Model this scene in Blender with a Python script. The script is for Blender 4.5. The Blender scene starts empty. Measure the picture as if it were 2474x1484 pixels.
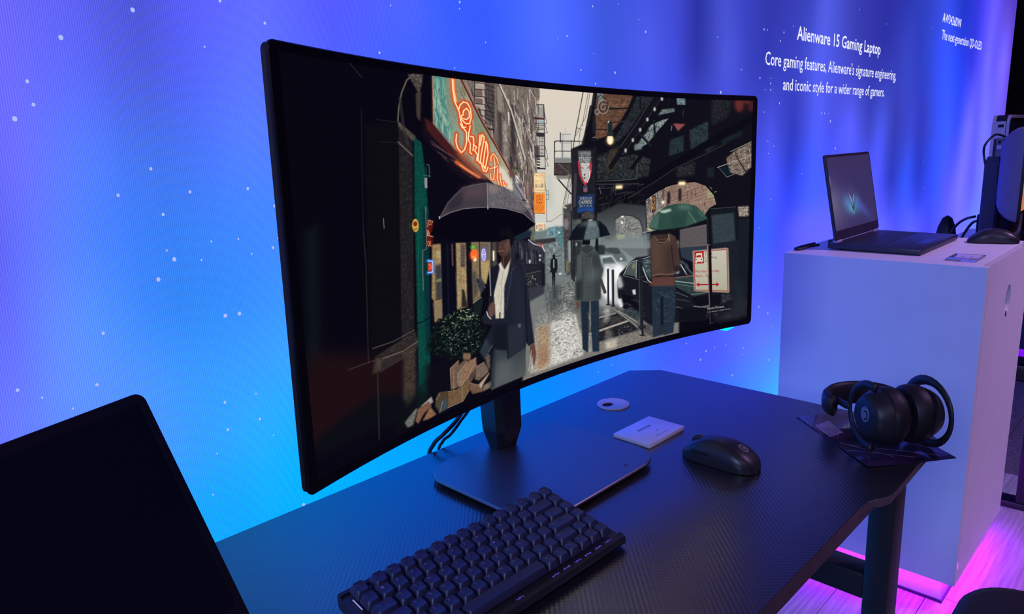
import bpy, bmesh, math, random
import numpy as np
from mathutils import Vector, Matrix
R = random.Random(5)
PI = math.pi
C = bpy.context.scene.collection
sc = bpy.context.scene
DZ = 0.74                       # height of the desk top above the floor

# ------------------------------------------------------------------ camera, world, exposure, large lamps
cam = bpy.data.cameras.new('camera'); co = bpy.data.objects.new('camera', cam); C.objects.link(co)
cam.sensor_width = 36; cam.lens = 1720.06/2474*36; cam.clip_start = .02; cam.clip_end = 60
yaw, pitch, roll = .786725, .218974, -.039884
fw = Vector((math.sin(yaw)*math.cos(pitch), math.cos(yaw)*math.cos(pitch), -math.sin(pitch)))
rt = Vector((math.cos(yaw), -math.sin(yaw), 0)); up = rt.cross(fw)
r2 = math.cos(roll)*rt+math.sin(roll)*up; u2 = -math.sin(roll)*rt+math.cos(roll)*up
co.matrix_world = Matrix(((r2.x,u2.x,-fw.x,0),(r2.y,u2.y,-fw.y,0),(r2.z,u2.z,-fw.z,.4895+DZ),(0,0,0,1)))
sc.camera = co
sc.view_settings.view_transform = 'Standard'; sc.view_settings.look = 'None'
sc.view_settings.exposure = 0; sc.view_settings.gamma = 1; sc.view_settings.use_curve_mapping = False
w = bpy.data.worlds.new('world'); sc.world = w; w.use_nodes = True
w.node_tree.nodes['Background'].inputs[0].default_value = (.02,.012,.06,1); w.node_tree.nodes['Background'].inputs[1].default_value = 1
def area(name, loc, target, size, energy, col, sy=None):
    l = bpy.data.lights.new(name, 'AREA'); l.energy = energy; l.color = col; l.size = size
    if sy: l.shape = 'RECTANGLE'; l.size_y = sy
    o = bpy.data.objects.new(name, l); C.objects.link(o); o.location = loc
    o.rotation_euler = (Vector(target)-Vector(loc)).to_track_quat('-Z','Y').to_euler()
    return o
# the hall's dusky ceiling lamp, behind and to the right of the visitor
area('hall_lamp_warm', (-1.0,-2.7,3.6), (1.9,.3,.6), .9, 13, (1.,.52,.90))
spot_ = area('pedestal_fill_lilac', (3.0,-1.5,3.5), (2.45,.2,.7), .5, 10, (.72,.42,1.)); spot_.data.spread = math.radians(60)  # added lilac fill that brightens the pedestal top, no known lamp there
# added blue fill on the far left, boosting the wall's light on the pedestal
area('fill_light_blue', (-2.6,-.5,2.3), (1.9,.6,.5), .8, 62, (.36,.48,1.))

# ------------------------------------------------------------------ helpers
MATS = {}
def s2l(c): return tuple((v/12.92 if v<=.04045 else ((v+.055)/1.055)**2.4) for v in (x/255 for x in c))
def mat(name, col, rough=.5, metal=0, spec=.5, noise=.06, nscale=40, bump=0, bscale=300, emit=None, es=0, trans=0, coat=0, ior=1.45, alpha=1):
    if name in MATS: return MATS[name]
    m = bpy.data.materials.new(name); m.use_nodes = True; nt = m.node_tree; b = nt.nodes['Principled BSDF']
    c = s2l(col) if max(col)>1 else col
    tc = nt.nodes.new('ShaderNodeTexCoord')
    if noise:
        n = nt.nodes.new('ShaderNodeTexNoise'); n.inputs['Scale'].default_value = nscale; n.inputs['Detail'].default_value = 3
        nt.links.new(tc.outputs['Object'], n.inputs['Vector'])
        r = nt.nodes.new('ShaderNodeValToRGB'); e = r.color_ramp.elements
        e[0].position = .3; e[1].position = .7
        e[0].color = tuple(v*(1-noise) for v in c)+(1,); e[1].color = tuple(min(1,v*(1+noise)) for v in c)+(1,)
        nt.links.new(n.outputs['Fac'], r.inputs[0]); nt.links.new(r.outputs[0], b.inputs['Base Color'])
    else: b.inputs['Base Color'].default_value = c+(1,)
    b.inputs['Roughness'].default_value = rough; b.inputs['Metallic'].default_value = metal
    b.inputs['Specular IOR Level'].default_value = spec; b.inputs['IOR'].default_value = ior
    b.inputs['Transmission Weight'].default_value = trans; b.inputs['Coat Weight'].default_value = coat; b.inputs['Alpha'].default_value = alpha
    if emit:
        b.inputs['Emission Color'].default_value = (s2l(emit) if max(emit)>1 else emit)+(1,); b.inputs['Emission Strength'].default_value = es
    if bump:
        n = nt.nodes.new('ShaderNodeTexNoise'); n.inputs['Scale'].default_value = bscale
        nt.links.new(tc.outputs['Object'], n.inputs['Vector'])
        bp = nt.nodes.new('ShaderNodeBump'); bp.inputs['Strength'].default_value = bump; bp.inputs['Distance'].default_value = .0005
        nt.links.new(n.outputs['Fac'], bp.inputs['Height']); nt.links.new(bp.outputs[0], b.inputs['Normal'])
    MATS[name] = m; return m
def emat(name, col, strength=1):
    if name in MATS: return MATS[name]
    m = bpy.data.materials.new(name); m.use_nodes = True; nt = m.node_tree
    nt.nodes.remove(nt.nodes['Principled BSDF']); e = nt.nodes.new('ShaderNodeEmission')
    e.inputs[0].default_value = (s2l(col) if max(col)>1 else col)+(1,); e.inputs[1].default_value = strength
    nt.links.new(e.outputs[0], nt.nodes['Material Output'].inputs[0]); MATS[name] = m; return m
def link(name, me, m, parent=None, smooth=False, loc=None):
    o = bpy.data.objects.new(name, me); C.objects.link(o)
    if m: me.materials.append(m)
    if smooth: me.polygons.foreach_set('use_smooth', [True]*len(me.polygons))
    if parent is not None: o.parent = parent
    if loc is not None: o.location = loc
    return o
def mesh(verts, faces, name='m'):
    me = bpy.data.meshes.new(name); me.from_pydata([tuple(v) for v in verts], [], faces); me.update(); return me
def frombm(bm):
    me = bpy.data.meshes.new('m'); bmesh.ops.recalc_face_normals(bm, faces=bm.faces); bm.to_mesh(me); bm.free(); return me
def bx(bm, c, s, bev=0, rot=None, seg=2):
    g = bmesh.ops.create_cube(bm, size=1); vs = g['verts']
    for v in vs: v.co = Vector((v.co.x*s[0], v.co.y*s[1], v.co.z*s[2]))
    if bev:
        es = list({e for v in vs for e in v.link_edges})
        g = bmesh.ops.bevel(bm, geom=es, offset=bev, segments=seg, affect='EDGES', profile=.5); vs = list({v for f in g['faces'] for v in f.verts}|{v for v in vs if v.is_valid})
    M = Matrix.Translation(Vector(c))
    if rot: M = M@Matrix.Rotation(rot[0],4,rot[1])
    for v in vs: v.co = M@v.co
def box(name, c, s, m, parent=None, bev=0, rot=None, seg=2):
    bm = bmesh.new(); bx(bm, c, s, bev, rot, seg); return link(name, frombm(bm), m, parent, smooth=False)
def smoothed(o, ang=.6):
    me = o.data; me.polygons.foreach_set('use_smooth', [True]*len(me.polygons))
    try: me.set_sharp_from_angle(angle=ang)
    except Exception: pass
    return o
def loft(rings, closed=True, cap=True):
    n = len(rings[0]); v = [p for r in rings for p in r]; f = []
    for i in range(len(rings)-1):
        for j in range(n if closed else n-1):
            k = (j+1)%n; f.append((i*n+j, i*n+k, (i+1)*n+k, (i+1)*n+j))
    if cap: f.append(tuple(range(n-1,-1,-1))); f.append(tuple((len(rings)-1)*n+j for j in range(n)))
    return mesh(v, f)
def tube_me(pts, r, n=10, flat=None, upv=(0,0,1), close=False):
    # flat=(a,b): elliptical section, a along the side axis, b along upv
    pts = [Vector(p) for p in pts]; rings = []; N = len(pts)
    for i,p in enumerate(pts):
        if close: t = (pts[(i+1)%N]-pts[i-1]).normalized()
        else: t = (pts[min(i+1,N-1)]-pts[max(i-1,0)]).normalized()
        u = Vector(upv); s_ = t.cross(u)
        if s_.length<1e-4: s_ = t.cross(Vector((1,0,0)))
        s_.normalize(); q = s_.cross(t).normalized()
        rr = r[i] if isinstance(r,(list,tuple)) else r
        a,b = (rr,rr) if not flat else (flat[0]*rr, flat[1]*rr)
        rings.append([p+s_*math.cos(k*2*PI/n)*a+q*math.sin(k*2*PI/n)*b for k in range(n)])
    if close: rings.append(rings[0])
    return loft(rings, cap=not close)
def smoothpath(pts, n=8):
    P = [Vector(p) for p in pts]; out = []
    for i in range(len(P)-1):
        a = P[max(i-1,0)]; b = P[i]; c = P[i+1]; d = P[min(i+2,len(P)-1)]
        for k in range(n):
            t = k/n; out.append(.5*((2*b)+(c-a)*t+(2*a-5*b+4*c-d)*t*t+(3*b-a-3*c+d)*t**3))
    out.append(P[-1]); return out
def prism(poly, z0, z1, bev=0, seg=2):
    bm = bmesh.new(); vs = [bm.verts.new((x,y,z0)) for x,y in poly]; f = bm.faces.new(vs)
    g = bmesh.ops.extrude_face_region(bm, geom=[f]); nv = [e for e in g['geom'] if isinstance(e,bmesh.types.BMVert)]
    for v in nv: v.co.z = z1
    if bev:
        bm.faces.ensure_lookup_table()
        es = [e for e in bm.edges if all(abs(v.co.z-z1)<1e-6 for v in e.verts) or all(abs(v.co.z-z0)<1e-6 for v in e.verts)]
        bmesh.ops.bevel(bm, geom=es, offset=bev, segments=seg, affect='EDGES', profile=.5)
    return frombm(bm)
def rrect(cx, cy, w_, h_, r, n=5):
    o = []
    for (sx,sy,a0) in ((1,1,0),(-1,1,PI/2),(-1,-1,PI),(1,-1,1.5*PI)):
        for k in range(n+1):
            a = a0+PI/2*k/n; o.append((cx+sx*(w_/2-r)+r*math.cos(a), cy+sy*(h_/2-r)+r*math.sin(a)))
    return o
def lathe_me(prof, n=28, axis='Z'):
    rings = [[Vector((r*math.cos(k*2*PI/n), r*math.sin(k*2*PI/n), z)) for k in range(n)] for r,z in prof]
    me = loft(rings)
    return me
def thing(name, label, cat, loc=(0,0,0), rz=0, group=None):
    o = bpy.data.objects.new(name, None); C.objects.link(o); o.location = loc; o.rotation_euler = (0,0,rz)
    o.empty_display_size = .05
    o['label'] = label; o['category'] = cat
    if group: o['group'] = group
    return o
def tag(o, label, cat, group=None):
    o['label'] = label; o['category'] = cat
    if group: o['group'] = group
    return o
def struct(o): o['kind'] = 'structure'; return o
GL = {}
def glyphs(s, bold=0.):
    k = (s,bold)
    if k in GL: return GL[k]
    cu = bpy.data.curves.new('t','FONT'); cu.body = s; cu.offset = bold; cu.resolution_u = 2
    ob = bpy.data.objects.new('t',cu); C.objects.link(ob)
    dg = bpy.context.evaluated_depsgraph_get(); me = ob.evaluated_get(dg).to_mesh()
    me.calc_loop_triangles(); v = np.array([x.co[:2] for x in me.vertices]) if len(me.vertices) else None
    if v is None: r = None
    else:
        t = np.array([list(x.vertices) for x in me.loop_triangles]); lo = v.min(0); hi = v.max(0); r = (v[t], lo, hi)
    ob.evaluated_get(dg).to_mesh_clear(); C.objects.unlink(ob); bpy.data.objects.remove(ob); GL[k] = r; return r
def glyph_unit(s):
    g = glyphs(s)
    if g is None: return None
    t,lo,hi = g; return (t-lo)/(hi-lo)
def textmesh(s, w_, cap, bold=0., centre=False, thick=.0002):
    # lettering w_ wide with capitals cap high, baseline at y=0, lying in XY
    t,lo,hi = glyphs(s,bold); H = glyphs('H',bold); ch = H[2][1]-H[1][1]
    sx = w_/(hi[0]-lo[0]) if w_ else cap/ch; sy = cap/ch
    P = np.array(t); P = np.stack([(P[...,0]-lo[0])*sx-((hi[0]-lo[0])*sx/2 if centre else 0), P[...,1]*sy, np.full(P.shape[:-1],thick)],-1).reshape(-1,3)
    return mesh(P, [(3*i,3*i+1,3*i+2) for i in range(len(P)//3)])
def colgrid(V, col, nu, nv, name):
    # dense quad grid carrying point colours (V: nv*nu*3 floats, col: nv*nu*4)
    me = bpy.data.meshes.new(name); n = nu*nv; F = (nu-1)*(nv-1)
    me.vertices.add(n); me.vertices.foreach_set('co', V.astype(np.float32).ravel())
    j,i = np.meshgrid(np.arange(nv-1), np.arange(nu-1), indexing='ij'); a = (j*nu+i).ravel()
    L = np.stack([a,a+1,a+nu+1,a+nu],1).astype(np.int32)
    me.loops.add(F*4); me.loops.foreach_set('vertex_index', L.ravel()); me.polygons.add(F)
    me.polygons.foreach_set('loop_start', np.arange(0,F*4,4,dtype=np.int32))
    me.update(calc_edges=True)
    at = me.color_attributes.new('Col','FLOAT_COLOR','POINT'); at.data.foreach_set('color', col.astype(np.float32).ravel())
    return me
def lin(a): return np.where(a<=.04045, a/12.92, ((a+.055)/1.055)**2.4)
def displaymat(name, strength=1., stripes=0, sampling=True, gloss=False):
    m = bpy.data.materials.new(name); m.use_nodes = True; nt = m.node_tree; b = nt.nodes['Principled BSDF']
    b.inputs['Base Color'].default_value = (.006,.006,.008,1); b.inputs['Roughness'].default_value = .25 if gloss else .6
    b.inputs['Specular IOR Level'].default_value = .12 if gloss else .05
    at = nt.nodes.new('ShaderNodeVertexColor'); at.layer_name = 'Col'; src = at.outputs[0]
    if stripes:
        tc = nt.nodes.new('ShaderNodeTexCoord'); sp = nt.nodes.new('ShaderNodeSeparateXYZ'); nt.links.new(tc.outputs['Object'], sp.inputs[0])
        def wave(out, amp):
            a = nt.nodes.new('ShaderNodeMath'); a.operation='MULTIPLY'; a.inputs[1].default_value = 2*PI/stripes; nt.links.new(out, a.inputs[0])
            b_ = nt.nodes.new('ShaderNodeMath'); b_.operation='SINE'; nt.links.new(a.outputs[0], b_.inputs[0])
            c = nt.nodes.new('ShaderNodeMath'); c.operation='MULTIPLY_ADD'; c.inputs[1].default_value = amp; c.inputs[2].default_value = 1; nt.links.new(b_.outputs[0], c.inputs[0]); return c
        w1 = wave(sp.outputs[0], .17); w2 = wave(sp.outputs[2], .05)
        mm = nt.nodes.new('ShaderNodeMath'); mm.operation='MULTIPLY'; nt.links.new(w1.outputs[0], mm.inputs[0]); nt.links.new(w2.outputs[0], mm.inputs[1])
        ms = nt.nodes.new('ShaderNodeMath'); ms.operation='MULTIPLY'; ms.inputs[1].default_value = strength; nt.links.new(mm.outputs[0], ms.inputs[0])
        nt.links.new(ms.outputs[0], b.inputs['Emission Strength'])
    else: b.inputs['Emission Strength'].default_value = strength
    nt.links.new(src, b.inputs['Emission Color'])
    if not sampling:
        try: m.cycles.emission_sampling = 'NONE'
        except Exception: pass
    return m

# ---- tiny rasteriser for the pictures shown on the displays: canvas in display coordinates ----
class Canvas:
    def __init__(s, w, h, base=(6,5,14)):
        s.w, s.h = w, h
        s.a = np.zeros((h, w, 3), np.float32); s.a[:] = np.array(base, np.float32)/255
        s.clip = None
        s.rng = np.random.default_rng(7)
    def _box(s, pts, pad):
        x0 = int(max(0, math.floor(pts[:,0].min()-pad))); x1 = int(min(s.w, math.ceil(pts[:,0].max()+pad)+1))
        y0 = int(max(0, math.floor(pts[:,1].min()-pad))); y1 = int(min(s.h, math.ceil(pts[:,1].max()+pad)+1))
        return x0, x1, y0, y1
    def polymask(s, pts, soft=0):
        x0,x1,y0,y1 = s._box(pts, 2+soft*2)
        if x1<=x0 or y1<=y0: return None
        m = np.zeros((y1-y0, x1-x0), np.float32)
        for ox,oy in ((.25,.25),(.75,.25),(.25,.75),(.75,.75)):
            X = np.arange(x0,x1)[None,:]+ox; Y = np.arange(y0,y1)[:,None]+oy
            c = np.zeros(m.shape, bool)
            for (ax,ay),(bx,by) in zip(pts, np.roll(pts,-1,0)):
                if ay==by: continue
                c ^= ((ay>Y)!=(by>Y)) & (X < (bx-ax)*(Y-ay)/(by-ay)+ax)
            m += c*.25
        return s._soft(m, soft), (x0,x1,y0,y1)
    def _soft(s, m, r):
        r = int(round(r))
        if r < 1: return m
        for _ in range(2):
            for ax in (0,1):
                k = 2*r+1
                p = np.pad(m, [(r+1,r) if i==ax else (0,0) for i in (0,1)], mode='edge')
                c = np.cumsum(p, axis=ax)
                m = (c[k:]-c[:-k])/k if ax==0 else (c[:,k:]-c[:,:-k])/k
        return m
    def blend(s, mb, col, al=1., tex=0.):
        if mb is None: return
        m,(x0,x1,y0,y1) = mb
        m = m*al
        if s.clip is not None: m = m*s.clip[y0:y1,x0:x1]
        c = np.array(col, np.float32)/255
        c = np.broadcast_to(c, m.shape+(3,)) if c.ndim==1 else c
        if tex:
            n = s.rng.normal(0,1,m.shape).astype(np.float32)
            n = s._soft(n,1)*2.2
            c = c*(1+tex*n[...,None])
        v = s.a[y0:y1,x0:x1]
        v += (np.clip(c,0,1)-v)*np.clip(m,0,1)[...,None]
    def poly(s, pts, col, al=1., soft=0, tex=0.):
        s.blend(s.polymask(np.array(pts,float), soft), col, al, tex)
    def grad(s, pts, c0, c1, al=1., soft=0, tex=0., hor=False):
        mb = s.polymask(np.array(pts,float), soft)
        if mb is None: return
        m,(x0,x1,y0,y1) = mb
        if hor: t = np.broadcast_to(np.linspace(0,1,x1-x0)[None,:,None],(y1-y0,x1-x0,1))
        else: t = np.broadcast_to(np.linspace(0,1,y1-y0)[:,None,None],(y1-y0,x1-x0,1))
        c = (np.array(c0)*(1-t)+np.array(c1)*t)
        s.blend(mb, c, al, tex)
    def line(s, pts, w, col, al=1., glow=0.):
        pts = np.array(pts, float)
        x0,x1,y0,y1 = s._box(pts, w/2+1.5+glow*2.5)
        if x1<=x0 or y1<=y0: return
        X = np.arange(x0,x1)[None,:]+.5; Y = np.arange(y0,y1)[:,None]+.5
        d = np.full((y1-y0,x1-x0), 1e9)
        for (ax,ay),(bx,by) in zip(pts[:-1],pts[1:]):
            dx,dy = bx-ax,by-ay; q = dx*dx+dy*dy or 1e-9
            t = np.clip(((X-ax)*dx+(Y-ay)*dy)/q,0,1)
            d = np.minimum(d, np.hypot(X-ax-t*dx, Y-ay-t*dy))
        m = np.exp(-(np.maximum(d-w/2,0)/glow)**2) if glow else np.clip(w/2+.5-d,0,1)*min(1.,w)
        s.blend((m.astype(np.float32),(x0,x1,y0,y1)), col, al)
    def ell(s, c, rx, ry, col, al=1., soft=0):
        t = np.linspace(0,2*math.pi,28,endpoint=False)
        s.poly(np.c_[c[0]+rx*np.cos(t), c[1]+ry*np.sin(t)], col, al, soft)
    def setclip(s, pts, soft=0):
        if pts is None: s.clip=None; return
        s.clip=None
        m,(x0,x1,y0,y1) = s.polymask(np.array(pts,float), soft)
        s.clip = np.zeros((s.h,s.w),np.float32); s.clip[y0:y1,x0:x1]=m
    def streaks(s, pts, n, dirs, ln, wd, cols, al=.8):
        # random strokes inside a polygon: masonry, foliage, wet stone
        pts = np.array(pts,float); s.setclip(pts, 1)
        x0,x1,y0,y1 = s._box(pts,0)
        for _ in range(n):
            x = s.rng.uniform(x0,x1); y = s.rng.uniform(y0,y1)
            d = dirs[s.rng.integers(len(dirs))]; l = s.rng.uniform(*ln)
            c = cols[s.rng.integers(len(cols))]; w = s.rng.uniform(*wd)
            s.line([(x,y),(x+d[0]*l,y+d[1]*l)], w, c, al)
        s.setclip(None)
    def text(s, tris, quad, col, al=1.):
        # tris: (n,3,2) glyph triangles in the unit square; quad: corners bl, br, tr, tl
        q = np.array(quad,float); u = tris[...,0:1]; v = tris[...,1:2]
        P = (1-u)*(1-v)*q[0]+u*(1-v)*q[1]+u*v*q[2]+(1-u)*v*q[3]
        allp = P.reshape(-1,2); x0,x1,y0,y1 = s._box(allp,1)
        if x1<=x0 or y1<=y0: return
        m = np.zeros((y1-y0,x1-x0),np.float32)
        for t in P:
            mb = s.polymask(t)
            if mb is None: continue
            a,(p0,p1,r0,r1) = mb
            sl = m[max(r0,y0)-y0:r1-y0, max(p0,x0)-x0:p1-x0]
            a = a[max(r0,y0)-r0:, max(p0,x0)-p0:][:sl.shape[0],:sl.shape[1]]
            sl += a
        s.blend((np.clip(m,0,1),(x0,x1,y0,y1)), col, al)
def run_art(cv, ops, glyphs):
    # ops: list of (kind, points in 1/10000 of the display width and height, args...)
    W,H = cv.w, cv.h
    def S(p): return [(x*W/10000., (10000-y)*H/10000.) for x,y in p]
    k = W/10000.
    for o in ops:
        t = o[0]; pts = S(o[1]) if o[1] else None
        if t=='P': cv.poly(pts,*o[2:])
        elif t=='G': cv.grad(pts,*o[2:])
        elif t=='L': cv.line(pts,o[2]*k,*o[3:])
        elif t=='N': cv.line(pts,o[2]*k,o[3],o[4],o[5]*k)
        elif t=='E': cv.ell(pts[0],o[2]*k,o[3]*H/10000.,*o[4:])
        elif t=='K': cv.streaks(pts,o[2],o[3],(o[4][0]*k,o[4][1]*k),(o[5][0]*k,o[5][1]*k),*o[6:])
        elif t=='T':
            g = glyphs(o[2])
            if g is not None: cv.text(g, pts, *o[3:])

WX=[-0.6,-0.45,-0.3,-0.15,0.0,0.04,0.08,0.12,0.16,0.2,0.24,0.28,0.32,0.36,0.4,0.44,0.48,0.52,0.56,0.6,0.64,0.68,0.72,0.76,0.8,0.84,0.88,0.92,0.96,1.0,1.04,1.08,1.12,1.16,1.2,1.24,1.28,1.321,1.363,1.405,1.447,1.49,1.534,1.578,1.622,1.667,1.713,1.759,1.806,1.853,1.901,1.949,1.998,2.048,2.098,2.149,2.2,2.252,2.305,2.358,2.412,2.467,2.522,2.578,2.634,2.691,2.749,2.808,2.867,2.927,2.988,3.049,3.112,3.175,3.238,3.303,3.368,3.434,3.501,3.568,3.637,3.706,3.776,3.847,3.919,3.991,4.065,4.139,4.215,4.291,4.368,4.446,4.525,4.605,4.685,4.767,4.85,4.934,5.019,5.105,5.191,5.279,5.35]
WZ=[-0.76,-0.4,-0.15,0,0.1,0.2,0.3,0.4,0.5,0.6,0.7,0.85,1.0,1.2,1.5]
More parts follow.
